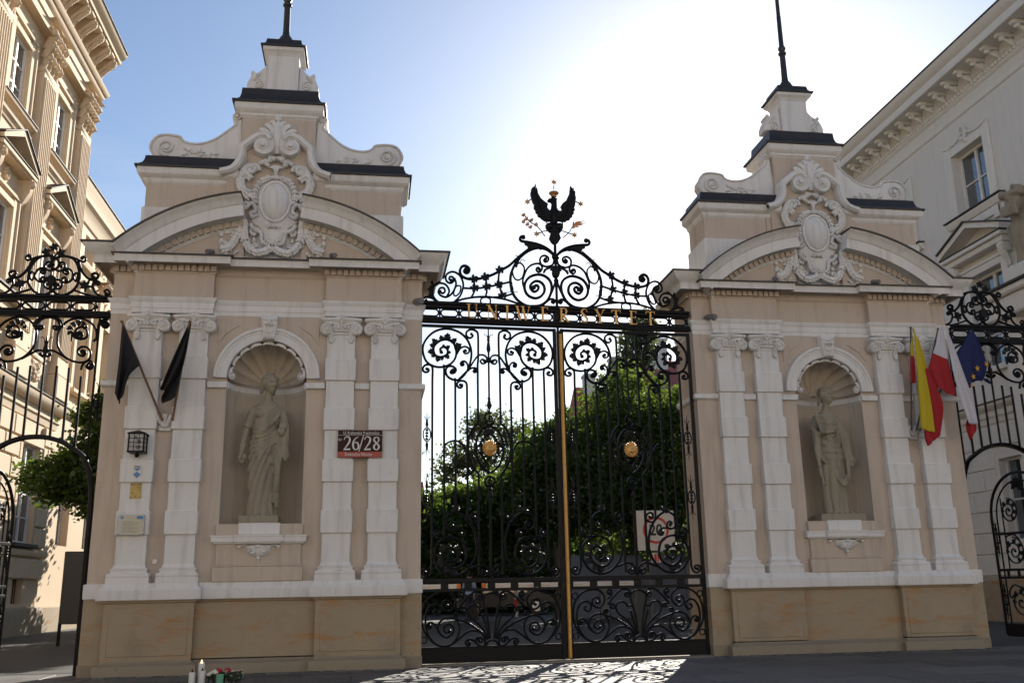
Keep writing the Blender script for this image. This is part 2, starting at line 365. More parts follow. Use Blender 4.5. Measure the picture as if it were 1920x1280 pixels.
# ---------------------------------------------------------------- outlines measured in drawing units
D = {
 'leaf_top': [[(-0.994,6.156),(-1.019,6.22),(-0.943,6.266),(-0.867,6.212),(-0.88,6.108),(-0.993,6.053),(-1.107,6.075),(-1.157,6.177),(-1.132,6.294),(-1.006,6.402),(-0.854,6.42),(-0.728,6.333),(-0.682,6.166),(-0.716,6.01),(-0.83,5.891),(-1.006,5.834),(-1.181,5.86),(-1.319,5.966),(-1.383,6.195),(-1.321,6.404),(-1.133,6.592),(-0.88,6.659),(-0.625,6.598),(-0.447,6.434),(-0.367,6.202),(-0.386,5.968),(-0.477,5.734),(-0.629,5.581),(-0.755,5.578),(-0.868,5.646),(-0.905,5.76),(-0.855,5.851),(-0.754,5.854),(-0.691,5.792),(-0.717,5.727),(-0.792,5.712),(-0.8,5.756),(-0.754,5.772)],[(-0.672,6.115),(-0.639,6.18),(-0.588,6.252),(-0.499,6.289),(-0.417,6.247),(-0.423,6.161),(-0.5,6.141),(-0.53,6.192),(-0.486,6.203)],[(-0.642,5.581),(-0.425,5.812),(-0.322,5.97),(-0.219,6.103),(-0.104,6.117),(-0.04,6.056),(-0.052,5.965),(-0.131,5.932),(-0.174,5.987),(-0.13,6.027),(-0.092,5.997)],[(-0.438,5.786),(-0.45,5.915),(-0.521,5.977),(-0.59,5.941),(-0.577,5.88),(-0.526,5.894),(-0.546,5.925)],[(-0.451,5.76),(-0.374,5.826),(-0.285,5.837),(-0.253,5.783),(-0.294,5.739),(-0.329,5.769),(-0.298,5.79)]],
 'leaf_bars': [[(-1.294,5.788),(-1.256,5.776),(-1.268,5.73),(-1.343,5.723),(-1.381,5.786),(-1.336,5.863),(-1.244,5.879),(-1.181,5.822),(-1.178,5.638),(-1.176,4.982),(-1.171,4.068)],[(-0.943,5.887),(-0.936,4.987),(-0.933,4.07)],[(-0.709,5.612),(-0.706,4.992),(-0.704,4.072)],[(-0.599,5.47),(-0.559,5.471),(-0.574,5.419),(-0.63,5.41),(-0.672,5.478),(-0.624,5.546),(-0.528,5.553),(-0.47,5.498),(-0.461,5.351),(-0.461,4.996),(-0.457,4.075)],[(-0.356,6.563),(-0.331,6.522),(-0.395,6.475),(-0.467,6.525),(-0.458,6.612),(-0.368,6.662),(-0.266,6.634),(-0.22,6.534),(-0.222,6.025),(-0.222,5.254),(-0.22,4.661)]],
 'leaf_oval': [[(-0.241,4.676),(-0.321,4.599),(-0.391,4.488),(-0.433,4.337),(-0.444,4.159),(-0.428,3.996),(-0.382,3.848),(-0.314,3.727),(-0.24,3.64)],[(0.008,4.771),(-0.013,4.798),(0.015,4.826),(0.057,4.799),(0.049,4.737),(-0.021,4.715),(-0.083,4.755),(-0.089,4.838),(-0.033,4.888),(0.051,4.897)],[(-0.091,4.713),(-0.05,4.659),(0.006,4.629),(-0.12,4.575),(-0.232,4.435),(-0.282,4.27),(-0.287,4.134),(-0.257,3.957),(-0.183,3.809),(-0.075,3.701),(-0.006,3.661)],[(-0.269,4.161),(-0.134,4.343),(0.004,4.521)],[(-0.269,4.161),(-0.137,3.979),(-0.005,3.796)]],
 'leaf_low': [[(-0.789,2.07),(-0.849,2.059),(-0.861,1.978),(-0.777,1.919),(-0.669,1.975),(-0.668,2.092),(-0.776,2.175),(-0.921,2.141),(-0.98,2.026),(-0.933,1.886),(-0.801,1.792),(-0.657,1.801),(-0.525,1.927),(-0.499,2.113),(-0.583,2.302),(-0.752,2.385),(-0.92,2.375),(-1.076,2.259),(-1.136,2.097),(-1.123,1.912),(-0.992,1.725),(-0.778,1.642),(-0.562,1.696),(-0.392,1.856),(-0.293,2.088),(-0.291,2.323),(-0.362,2.583),(-0.532,2.798),(-0.702,2.893)],[(-0.702,2.893),(-0.848,2.823),(-0.908,2.704),(-0.872,2.562),(-0.751,2.526),(-0.703,2.609),(-0.751,2.68),(-0.812,2.645),(-0.775,2.609)],[(-0.8,2.531),(-0.679,2.545),(-0.582,2.537),(-0.521,2.466),(-0.534,2.407),(-0.594,2.408),(-0.602,2.45)],[(-0.949,2.469),(-0.949,2.403),(-1.041,2.376),(-1.125,2.435),(-1.125,2.505),(-1.053,2.528),(-1.017,2.469),(-1.065,2.446)],[(-0.47,2.821),(-0.435,2.702),(-0.337,2.666),(-0.258,2.725),(-0.275,2.821),(-0.36,2.857),(-0.409,2.809),(-0.373,2.738),(-0.336,2.773)],[(-0.465,1.764),(-0.369,1.797),(-0.272,1.831),(-0.15,1.841),(-0.054,1.77),(-0.055,1.677),(-0.128,1.631),(-0.188,1.69),(-0.151,1.736),(-0.108,1.701)],[(-1.18,1.774),(-1.229,1.66),(-1.312,1.638),(-1.383,1.708),(-1.348,1.776),(-1.265,1.771),(-1.265,1.718),(-1.313,1.712)],[(-0.939,4.137),(-0.895,4.248),(-0.722,4.312),(-0.573,4.252),(-0.504,4.142)],[(-0.059,3.423),(-0.034,3.399),(0.065,3.411),(0.104,3.509),(0.03,3.582),(-0.07,3.557),(-0.095,3.484),(-0.034,3.435),(0.029,3.472),(0.005,3.521)]],
 'leaf_panel': [[(-0.04,0.448),(-0.068,0.71),(-0.119,0.989),(-0.159,1.108),(-0.163,1.218),(-0.1,1.286),(0.006,1.314)],[(-0.063,0.449),(-0.129,0.726),(-0.189,0.918)],[(-0.087,0.435),(-0.161,0.611),(-0.298,0.76),(-0.435,0.865),(-0.481,0.983),(-0.434,1.069),(-0.341,1.089),(-0.265,1.051),(-0.234,0.999),(-0.142,1.019)],[(-0.134,0.35),(-0.185,0.546),(-0.391,0.704),(-0.543,0.78),(-0.726,0.835)],[(-0.149,0.343),(-0.132,0.451),(-0.193,0.554),(-0.3,0.6),(-0.437,0.604),(-0.575,0.521),(-0.682,0.437),(-0.818,0.355),(-0.969,0.335)],[(-0.833,0.607),(-0.901,0.584),(-0.951,0.646),(-0.893,0.731),(-0.802,0.721),(-0.749,0.626),(-0.818,0.527),(-0.924,0.501),(-1.044,0.591),(-1.06,0.706),(-0.984,0.82),(-0.848,0.867),(-0.726,0.835),(-0.65,0.725),(-0.643,0.609),(-0.697,0.466),(-0.818,0.355),(-0.954,0.331),(-1.119,0.392),(-1.255,0.568),(-1.301,0.77),(-1.287,0.943),(-1.212,1.079),(-1.106,1.113),(-1.015,1.067),(-0.999,0.994),(-1.06,0.916),(-1.136,0.954),(-1.128,1.012),(-1.083,1.008)],[(-0.969,0.331),(-1.149,0.408),(-1.33,0.627),(-1.376,0.858),(-1.332,1.103),(-1.182,1.275),(-0.984,1.337),(-0.832,1.319),(-0.725,1.222),(-0.725,1.09),(-0.817,0.99),(-0.923,1.007),(-0.977,1.095),(-0.923,1.182),(-0.832,1.165),(-0.817,1.099),(-0.878,1.079)],[(-1.014,0.561),(-1.075,0.663),(-1.12,0.737),(-1.195,0.782),(-1.268,0.74),(-1.26,0.683),(-1.203,0.674),(-1.192,0.71),(-1.225,0.718)],[(-0.633,1.059),(-0.51,1.203),(-0.355,1.325),(-0.216,1.322),(-0.17,1.255),(-0.217,1.182),(-0.279,1.213),(-0.263,1.264),(-0.216,1.249)],[(-0.656,1.052),(-0.603,1.047),(-0.526,1.035),(-0.511,0.983),(-0.557,0.967),(-0.58,0.992)],[(-0.664,1.147),(-0.571,1.219),(-0.563,1.3),(-0.625,1.323),(-0.651,1.272),(-0.61,1.256)],[(-0.118,0.342),(-0.165,0.318),(-0.271,0.339),(-0.329,0.413),(-0.285,0.477),(-0.209,0.467),(-0.194,0.409),(-0.253,0.389),(-0.263,0.433)],[(-0.317,0.384),(-0.408,0.444),(-0.484,0.439),(-0.523,0.39),(-0.485,0.338),(-0.431,0.358),(-0.454,0.388)],[(-0.726,0.835),(-0.741,0.901),(-0.703,0.944),(-0.657,0.928),(-0.68,0.892)],[(-0.111,0.335),(-0.087,0.392),(-0.005,0.426)]],
 'over': [[(-0.503,7.653),(-0.454,7.704),(-0.399,7.666),(-0.425,7.591),(-0.506,7.555),(-0.576,7.633),(-0.566,7.715),(-0.468,7.793),(-0.356,7.782),(-0.278,7.696),(-0.273,7.565),(-0.365,7.447),(-0.493,7.409),(-0.635,7.468),(-0.704,7.595),(-0.693,7.742),(-0.594,7.878),(-0.432,7.943),(-0.287,7.934),(-0.161,7.849),(-0.108,7.72),(-0.121,7.556),(-0.207,7.381),(-0.354,7.261),(-0.53,7.229),(-0.688,7.239),(-0.86,7.345),(-0.968,7.502),(-1.011,7.694),(-1.008,7.89),(-0.94,8.09),(-0.825,8.277),(-0.661,8.435),(-0.498,8.528),(-0.335,8.562),(-0.174,8.52),(-0.063,8.434),(-0.009,8.337)],[(-0.704,7.595),(-0.741,7.723),(-0.739,7.821),(-0.688,7.971),(-0.637,8.073),(-0.539,8.16),(-0.409,8.2),(-0.329,8.171),(-0.307,8.089),(-0.35,8.018),(-0.414,8.015),(-0.437,8.075),(-0.395,8.11),(-0.372,8.078)],[(-0.034,8.303),(-0.07,8.184),(-0.185,8.137),(-0.313,8.172),(-0.351,8.269),(-0.324,8.354),(-0.242,8.391),(-0.163,8.346),(-0.173,8.27),(-0.238,8.245),(-0.261,8.291),(-0.225,8.312)],[(-0.843,8.186),(-0.948,8.106),(-0.966,7.974),(-0.929,7.845),(-0.851,7.8),(-0.762,7.853),(-0.711,7.987),(-0.709,8.102),(-0.771,8.181),(-0.843,8.186)],[(-0.595,8.522),(-0.824,8.327),(-1.019,8.135),(-1.148,8.047),(-1.371,7.913),(-1.561,7.831),(-1.749,7.781),(-1.905,7.773),(-1.999,7.793),(-2.068,7.83),(-2.102,7.885),(-2.107,7.966),(-2.059,8.049),(-1.981,8.062),(-1.912,8.008),(-1.92,7.927),(-1.982,7.904),(-2.021,7.951),(-1.982,7.975)],[(-2.031,7.566),(-1.783,7.569),(-1.532,7.613),(-1.264,7.682),(-1.029,7.75)],[(-1.878,7.368),(-1.66,7.387),(-1.394,7.391),(-1.174,7.42),(-0.976,7.485)],[(-2.28,7.227),(-2.064,7.316),(-1.784,7.377),(-1.535,7.396),(-1.316,7.381),(-1.081,7.343),(-0.799,7.25)],[(-1.812,7.77),(-1.795,7.577),(-1.811,7.48),(-1.87,7.368)],[(-1.561,7.831),(-1.529,7.622),(-1.537,7.492),(-1.566,7.391)],[(-1.243,8.009),(-1.275,7.828),(-1.26,7.666),(-1.197,7.435)],[(-2.301,7.727),(-2.34,7.753),(-2.324,7.802),(-2.262,7.797),(-2.244,7.717),(-2.309,7.662),(-2.386,7.694),(-2.417,7.773),(-2.386,7.863),(-2.293,7.916),(-2.2,7.905),(-2.107,7.836),(-2.046,7.694),(-2.047,7.565),(-2.11,7.386),(-2.249,7.237)],[(-2.232,7.782),(-2.193,7.655),(-2.248,7.492),(-2.325,7.393),(-2.417,7.349),(-2.525,7.384),(-2.571,7.461),(-2.532,7.543),(-2.456,7.547),(-2.43,7.476),(-2.479,7.43),(-2.517,7.464)],[(-2.387,7.374),(-2.34,7.488),(-2.402,7.613),(-2.509,7.653),(-2.632,7.618),(-2.693,7.504),(-2.678,7.361),(-2.586,7.246),(-2.433,7.213),(-2.249,7.245)],[(-2.108,7.611),(-2.186,7.599),(-2.24,7.476),(-2.241,7.404),(-2.187,7.391),(-2.117,7.466),(-2.093,7.563),(-2.108,7.611)],[(-2.586,7.23),(-2.677,7.298),(-2.784,7.333),(-2.86,7.321),(-2.89,7.257),(-2.852,7.219),(-2.822,7.257)],[(-0.306,7.263),(-0.174,7.382),(-0.093,7.41),(-0.039,7.364),(-0.08,7.313),(-0.119,7.352),(-0.086,7.375)],[(-0.02,7.807),(-0.079,7.623),(-0.173,7.423)],[(-1.562,7.382),(-1.652,7.35),(-1.669,7.278),(-1.63,7.223),(-1.564,7.218),(-1.49,7.229),(-1.458,7.287),(-1.473,7.358),(-1.562,7.382)],[(-0.709,8.791),(-0.758,8.8),(-0.786,8.745),(-0.744,8.694),(-0.607,8.68),(-0.414,8.649),(-0.237,8.584),(-0.094,8.483),(-0.016,8.37)]],
 'over_leafpoly': [[(-0.703,8.696),(-0.673,8.601),(-0.633,8.595),(-0.595,8.526),(-0.53,8.542),(-0.482,8.508),(-0.433,8.531),(-0.384,8.559),(-0.336,8.515),(-0.287,8.531),(-0.206,8.544),(-0.102,8.482),(-0.173,8.537),(-0.269,8.615),(-0.494,8.675)],[(-2.694,7.695),(-2.739,7.677),(-2.716,7.614),(-2.77,7.548),(-2.8,7.515),(-2.762,7.453),(-2.769,7.389),(-2.8,7.372),(-2.723,7.351),(-2.67,7.33),(-2.69,7.44),(-2.67,7.553),(-2.617,7.619),(-2.509,7.653),(-2.532,7.703),(-2.586,7.685),(-2.609,7.643),(-2.663,7.625)],[(-0.052,8.235),(-0.119,8.182),(-0.2,8.161),(-0.281,8.157),(-0.202,8.111),(-0.267,8.075),(-0.293,8.007),(-0.262,7.976),(-0.203,8.062),(-0.121,8.099),(-0.131,8.049),(-0.09,8.051),(-0.072,8.134)]],
 'over_nodes': [(-1.812,7.778),(-1.798,7.577),(-1.561,7.839),(-1.532,7.621),(-1.243,8.009),(-1.272,7.682),(-1.197,7.443)],
 'eagle': [(-0.143,9.693),(-0.111,9.727),(-0.019,9.757),(0.088,9.74),(0.064,9.707),(0.066,9.524),(0.094,9.463),(0.155,9.451),(0.179,9.5),(0.151,9.562),(0.191,9.628),(0.286,9.714),(0.369,9.895),(0.39,10.065),(0.435,10.012),(0.466,10.014),(0.471,9.95),(0.502,9.952),(0.498,9.856),(0.511,9.777),(0.491,9.663),(0.49,9.616),(0.464,9.55),(0.477,9.487),(0.445,9.454),(0.451,9.406),(0.412,9.372),(0.41,9.325),(0.364,9.306),(0.354,9.258),(0.301,9.247),(0.253,9.204),(0.193,9.209),(0.147,9.206),(0.086,9.218),(0.062,9.161),(0.13,9.165),(0.19,9.138),(0.196,9.075),(0.17,8.995),(0.123,8.938),(0.101,8.96),(0.093,8.944),(0.134,8.806),(0.07,8.701),(0.016,8.659),(-0.022,8.657),(-0.081,8.7),(-0.131,8.791),(-0.089,8.933),(-0.119,8.939),(-0.192,9.021),(-0.205,9.098),(-0.173,9.147),(-0.082,9.16),(-0.096,9.199),(-0.157,9.187),(-0.232,9.206),(-0.277,9.235),(-0.321,9.279),(-0.366,9.292),(-0.379,9.354),(-0.416,9.383),(-0.422,9.437),(-0.459,9.49),(-0.449,9.57),(-0.485,9.63),(-0.506,9.708),(-0.526,9.818),(-0.5,9.947),(-0.438,9.999),(-0.399,10.074),(-0.402,9.954),(-0.352,9.83),(-0.294,9.722),(-0.205,9.649),(-0.138,9.606),(-0.155,9.51),(-0.111,9.457),(-0.073,9.468),(-0.046,9.612),(-0.068,9.65),(-0.129,9.654)],
 'stars': [(0.019,10.135),(-0.599,9.626),(0.618,9.656),(-0.409,8.886),(0.449,8.91)],
 'eagle_misc': [[(-0.285,8.937),(-0.402,9.07),(-0.55,9.155),(-0.637,9.259),(-0.674,9.304)],[(0.18,8.824),(0.321,8.957),(0.402,9.088),(0.45,9.154)],[(-0.163,8.968),(-0.285,8.937),(-0.22,8.84)],[(0.17,8.987),(0.306,8.949)],[(0.007,9.862),(-0.108,9.854),(0.005,9.782),(0.01,9.942)],[(0.013,10.047),(0.01,9.966)],[(-0.507,9.692),(-0.568,9.657)],[(0.501,9.704),(0.576,9.669)],[(-0.285,8.937),(-0.361,8.894)],[(0.306,8.949),(0.396,8.915)],[(-0.004,8.658),(-0.012,8.395)]],
 'laurel': [(-0.673,9.319),(-0.6,9.238),(-0.661,9.179),(-0.496,9.213),(-0.581,9.114),(-0.378,9.127),(-0.522,9.047)],
 'palm': [[(0.418,9.112),(0.692,9.266)],[(0.418,9.112),(0.736,9.21)],[(0.418,9.112),(0.687,9.149)],[(0.402,9.096),(0.585,9.088)],[(0.394,9.071),(0.477,9.053)],[(0.418,9.12),(0.441,9.232)],[(0.418,9.12),(0.56,9.239)]],
 'side_over': [[(-0.074,7.842),(-0.022,7.932),(0.082,8.003),(0.208,8.011),(0.339,7.962),(0.43,7.841),(0.487,7.648),(0.481,7.455),(0.4,7.304),(0.282,7.214),(0.158,7.194),(0.043,7.251),(-0.037,7.353),(-0.054,7.44)],[(-0.074,7.842),(-0.021,7.756),(0.079,7.698),(0.171,7.727),(0.204,7.798),(0.165,7.876),(0.094,7.874),(0.076,7.812),(0.125,7.796)],[(0.194,7.736),(0.28,7.748),(0.349,7.679),(0.367,7.575),(0.32,7.486),(0.244,7.457),(0.178,7.481),(0.179,7.552),(0.234,7.562),(0.254,7.51)],[(0.194,7.736),(0.176,7.674),(0.235,7.632),(0.278,7.677),(0.236,7.711)],[(-0.046,7.44),(0.003,7.503),(0.096,7.514),(0.172,7.464),(0.172,7.377),(0.115,7.323),(0.041,7.355),(0.051,7.417),(0.106,7.41)],[(0.406,7.664),(0.381,7.593),(0.395,7.523),(0.437,7.498),(0.46,7.595),(0.447,7.656),(0.406,7.664)],[(0.438,7.929),(0.52,7.72),(0.628,7.582),(0.727,7.532),(0.82,7.562),(0.847,7.624),(0.795,7.675),(0.726,7.638),(0.755,7.577)],[(0.208,8.007),(0.337,7.988),(0.469,7.93),(0.551,7.907),(0.577,7.969),(0.525,8.021),(0.504,7.985)],[(0.775,7.534),(0.883,7.484),(0.863,7.431),(0.813,7.465)],[(0.776,7.516),(0.763,7.393),(0.831,7.255),(0.963,7.189),(1.058,7.2),(1.1,7.262),(1.047,7.331),(0.994,7.294),(1.03,7.243)],[(0.48,7.464),(0.61,7.424),(0.766,7.367)],[(0.415,7.305),(0.595,7.24),(0.805,7.185)],[(0.689,7.523),(0.642,7.425),(0.624,7.267)]],
 'side_nodes': [(0.612,7.406)],
 'side_low': [[(0.697,6.02),(0.66,6.047),(0.7,6.076),(0.748,6.021),(0.703,5.955),(0.622,5.991),(0.598,6.074),(0.66,6.14),(0.764,6.133),(0.841,6.032),(0.827,5.902),(0.73,5.835),(0.603,5.833),(0.462,5.877),(0.335,5.968),(0.236,6.114),(0.198,6.244)],[(0.087,5.982),(0.049,5.935),(0.011,5.981),(0.039,6.046),(0.139,6.057),(0.246,6.003),(0.427,5.886)],[(0.797,5.753),(0.842,5.726),(0.862,5.791),(0.818,5.809),(0.8,5.726),(0.862,5.699),(0.908,5.755),(0.875,5.847),(0.788,5.855),(0.717,5.789),(0.693,5.678)],[(0.599,6.404),(0.57,6.378),(0.551,6.42),(0.603,6.447),(0.654,6.397),(0.622,6.328),(0.541,6.361),(0.517,6.445),(0.564,6.532),(0.657,6.542),(0.733,6.475),(0.744,6.356),(0.663,6.303),(0.52,6.326),(0.464,6.436),(0.464,6.257)],[(0.202,6.244),(0.201,6.413),(0.278,6.585),(0.424,6.7),(0.594,6.721),(0.773,6.648),(0.895,6.513),(0.925,6.343),(0.87,6.256)],[(0.174,6.532),(0.11,6.556),(0.098,6.513),(0.164,6.48),(0.219,6.55),(0.178,6.651),(0.079,6.718),(-0.032,6.732),(-0.154,6.712),(-0.24,6.642),(-0.276,6.539)],[(1.076,6.603),(1.039,6.576),(1.026,6.636),(1.087,6.663),(1.131,6.604),(1.097,6.543),(1.025,6.559),(0.987,6.635),(1.036,6.705),(1.115,6.707)],[(1.036,6.705),(0.96,6.669),(0.939,6.548),(0.948,6.258)]],
 'wing': [(-2.485,10.13),(-2.583,10.294),(-2.569,10.435),(-2.468,10.582),(-2.322,10.629),(-2.122,10.623),(-1.995,10.59),(-1.953,10.524),(-1.862,10.472),(-1.71,10.452),(-1.511,10.482),(-1.29,10.588),(-1.072,10.772),(-0.915,10.925),(-0.907,11.012),(-0.973,11.066),(-0.985,11.138),(-0.93,11.219),(-0.816,11.235),(-0.772,11.135),(-0.747,10.646),(-0.774,10.415),(-0.964,10.178),(-1.086,10.11)],
 'topwing': [(-0.752,11.905),(-0.758,12.024),(-0.7,12.177),(-0.651,12.255),(-0.687,12.298),(-0.656,12.354),(-0.602,12.328),(-0.587,12.29),(-0.498,12.341),(-0.397,12.453),(-0.348,12.532),(-0.32,11.917)],
 'frame': [(-1.103,9.702),(-0.885,9.776),(-0.767,9.907),(-0.701,10.077),(-0.686,10.274),(-0.567,10.393),(-0.397,10.53),(-0.221,10.553),(-0.127,10.416),(-0.132,10.247),(-0.254,10.17),(-0.382,10.22),(-0.414,10.345),(-0.342,10.433),(-0.253,10.41),(-0.235,10.298),(-0.309,10.266)],
 'cart': [[(-0.507,9.813),(-0.529,9.742),(-0.454,9.732),(-0.42,9.817),(-0.498,9.869),(-0.583,9.823),(-0.601,9.697),(-0.524,9.646)],[(-0.331,9.766),(-0.36,9.862),(-0.486,9.883),(-0.608,9.836),(-0.688,9.693),(-0.69,9.5),(-0.634,9.366),(-0.482,9.29)],[(-0.566,9),(-0.589,8.972),(-0.54,8.96),(-0.523,9.015),(-0.581,9.054),(-0.627,8.984),(-0.575,8.932),(-0.47,9.045),(-0.38,8.967),(-0.387,8.858),(-0.459,8.828),(-0.418,8.749),(-0.311,8.807)],[(-0.436,8.6),(-0.408,8.533),(-0.331,8.456),(-0.244,8.432),(-0.211,8.246),(-0.134,8.182),(-0.062,8.211),(-0.101,8.263)],[(-0.125,8.531),(-0.054,8.587),(0.046,8.551)],[(-0.094,10.07),(-0.131,10.054),(-0.116,9.999),(-0.081,10.057),(-0.017,10.032)],[(-0.338,9.918),(-0.265,9.964),(-0.216,9.994),(-0.177,9.954),(-0.213,9.924),(-0.136,9.886)]],
 'oval': [(0.027,9.113),(-0.27,9.1),(0.009,9.538),(0.045,8.679)],
 'garl': [[(-0.599,8.687),(-0.579,8.527),(-0.556,8.314),(-0.472,8.104),(-0.321,7.989),(-0.151,8.022),(-0.056,8.078)],[(-0.601,8.714),(-0.662,8.47),(-0.736,8.254),(-0.836,8.091),(-0.978,8.033)]],
 'pal': [[(-0.018,10.938),(-0.045,10.087),(-0.166,10.844),(-0.247,10.669),(-0.296,10.638)]],
 'fl_black1': [[(-2.658,6.367),(-2.679,5.806),(-2.695,5.062)],[(-2.614,6.306),(-2.596,5.602),(-2.616,4.912)],[(-2.462,5.965),(-2.523,5.399),(-2.59,4.822)],[(-2.278,5.566),(-2.462,5.349),(-2.547,4.993)]],
 'fl_black2': [[(-1.427,6.416),(-1.642,5.824),(-1.882,5.112)],[(-1.416,6.405),(-1.577,5.722),(-1.792,5.062)],[(-1.406,6.395),(-1.528,5.567),(-1.845,4.859)],[(-1.405,6.374),(-1.483,5.62),(-1.583,4.942)]],
 'fl_yel': [[[(1.84,6.826),(1.778,6.505),(1.73,6.173)],[(1.846,6.828),(1.833,6.506),(1.812,6.163)]],[[(1.846,6.828),(1.825,6.151),(1.775,5.335),(1.726,4.545)],[(1.848,6.828),(1.904,6.153),(1.905,5.336),(1.858,4.508)],[(1.85,6.826),(1.955,6.201),(2.032,5.245),(2.03,4.468)]],[[(1.85,6.826),(1.96,6.201),(2.013,5.826)],[(1.854,6.817),(1.983,6.462),(2.088,5.939)]]],
 'fl_yred': [[[(1.73,6.173),(1.685,5.868),(1.641,5.571)],[(1.813,6.17),(1.793,5.869),(1.763,5.552)]],[[(2.014,5.83),(2.039,5.153),(1.856,4.494),(1.887,4.185)],[(2.056,5.885),(2.155,5.108),(2.043,4.649),(2.015,4.276)],[(2.087,5.932),(2.271,5.41),(2.338,5.018),(2.185,4.412)]]],
 'fl_wht': [[[(2.572,6.885),(2.427,6.565),(2.263,6.239)],[(2.583,6.885),(2.596,6.521),(2.601,6.098)]],[[(2.584,6.892),(2.617,6.283),(2.654,5.671),(2.746,5.113),(2.839,4.659)],[(2.588,6.89),(2.676,6.308),(2.778,5.672),(2.882,5.115),(2.943,4.65)],[(2.596,6.876),(2.74,6.357),(2.89,5.674),(3.006,5.116),(3.037,4.655)]]],
 'fl_wred': [[[(2.263,6.239),(2.201,6.063),(2.135,5.886),(2.183,5.664),(2.243,5.474)],[(2.427,6.173),(2.374,5.972),(2.376,5.807),(2.42,5.598),(2.438,5.377)],[(2.601,6.098),(2.631,5.858),(2.65,5.647),(2.66,5.461),(2.651,5.279)]],[[(2.848,5.814),(2.935,5.394),(3.018,4.954),(2.855,4.654),(2.913,4.317)],[(2.879,5.768),(3.014,5.255),(3.07,4.885),(3.035,4.655),(2.96,4.404)],[(2.888,5.744),(3.055,5.116),(3.111,4.817),(3.091,4.553),(3.008,4.461)]]],
 'fl_eu': [[(3.285,6.811),(3.047,6.482),(2.813,6.168),(2.873,5.814),(2.992,5.441)],[(3.293,6.811),(3.162,6.412),(3.077,6.006),(3.077,5.676),(3.034,5.47)],[(3.298,6.811),(3.339,6.415),(3.328,6.01),(3.272,5.726),(3.208,5.631)],[(3.309,6.799),(3.422,6.465),(3.502,6.06),(3.45,5.823),(3.327,5.593)]],
 'fl_eutail': [[(3.259,5.726),(3.374,5.657),(3.451,5.587),(3.587,5.542)],[(3.304,5.773),(3.428,5.681),(3.489,5.67),(3.58,5.561)]],
 'eu_stars': [(3.229,5.89),(3.106,5.7),(3.043,5.516),(3.467,5.984)],
}
LETX = (-1.868,-1.444,-1.122,-.774,-.306,.119,.571,.919,1.281,1.67,2.063)

# ---------------------------------------------------------------- gate piers
def spiral2(c, r0_, r1, turns, a0, n=40):
    return [(c[0]+(r0_+(r1-r0_)*k/n)*math.cos(a0+turns*2*math.pi*k/n), c[1]+(r0_+(r1-r0_)*k/n)*math.sin(a0+turns*2*math.pi*k/n)) for k in range(n+1)]
def xz(pts, y): return [(p[0], y, p[1]) for p in pts]
BLK = [(5.40, 5.844), (4.419, 4.859), (3.419, 3.860), (2.460, 2.906)]
PIL = (-2.276, -1.416, 1.416, 2.276)
OUT = [(-3.02,1.35),(-3.02,.15),(-2.6,.15),(-2.6,0),(-1.09,0),(-1.09,.15),(1.09,.15),(1.09,0),(2.6,0),(2.6,.15),(3.02,.15),(3.02,1.35)]
PED = [(-3.04,1.37),(-3.04,.10),(-2.64,.10),(-2.64,-.06),(-1.08,-.06),(-1.08,.10),(1.08,.10),(1.08,-.06),(2.64,-.06),(2.64,.10),(3.04,.10),(3.04,1.37)]

def leafy(mb, path, y, size, n, rnd, spread=.6):
    "small overlapping leaf lumps along a path in the xz plane"
    P = cr(path, 8); m = len(P)
    for k in range(n):
        i = min(int((k+.5)/n*m), m-2); p = P[i]; t = (P[i+1]-P[i]).normalized(); nn = Vector((-t.y, t.x))
        for s in (-1, 0, 1):
            c = p + nn*s*size*spread
            a = math.atan2(t.y, t.x) + s*.5
            rot = Matrix.Rotation(-a, 3, 'Y')
            mb.sphere((c[0], y - (.35*size if s == 0 else 0), c[1]), (size*1.05, size*.55, size*.5), 6, 4, rot)

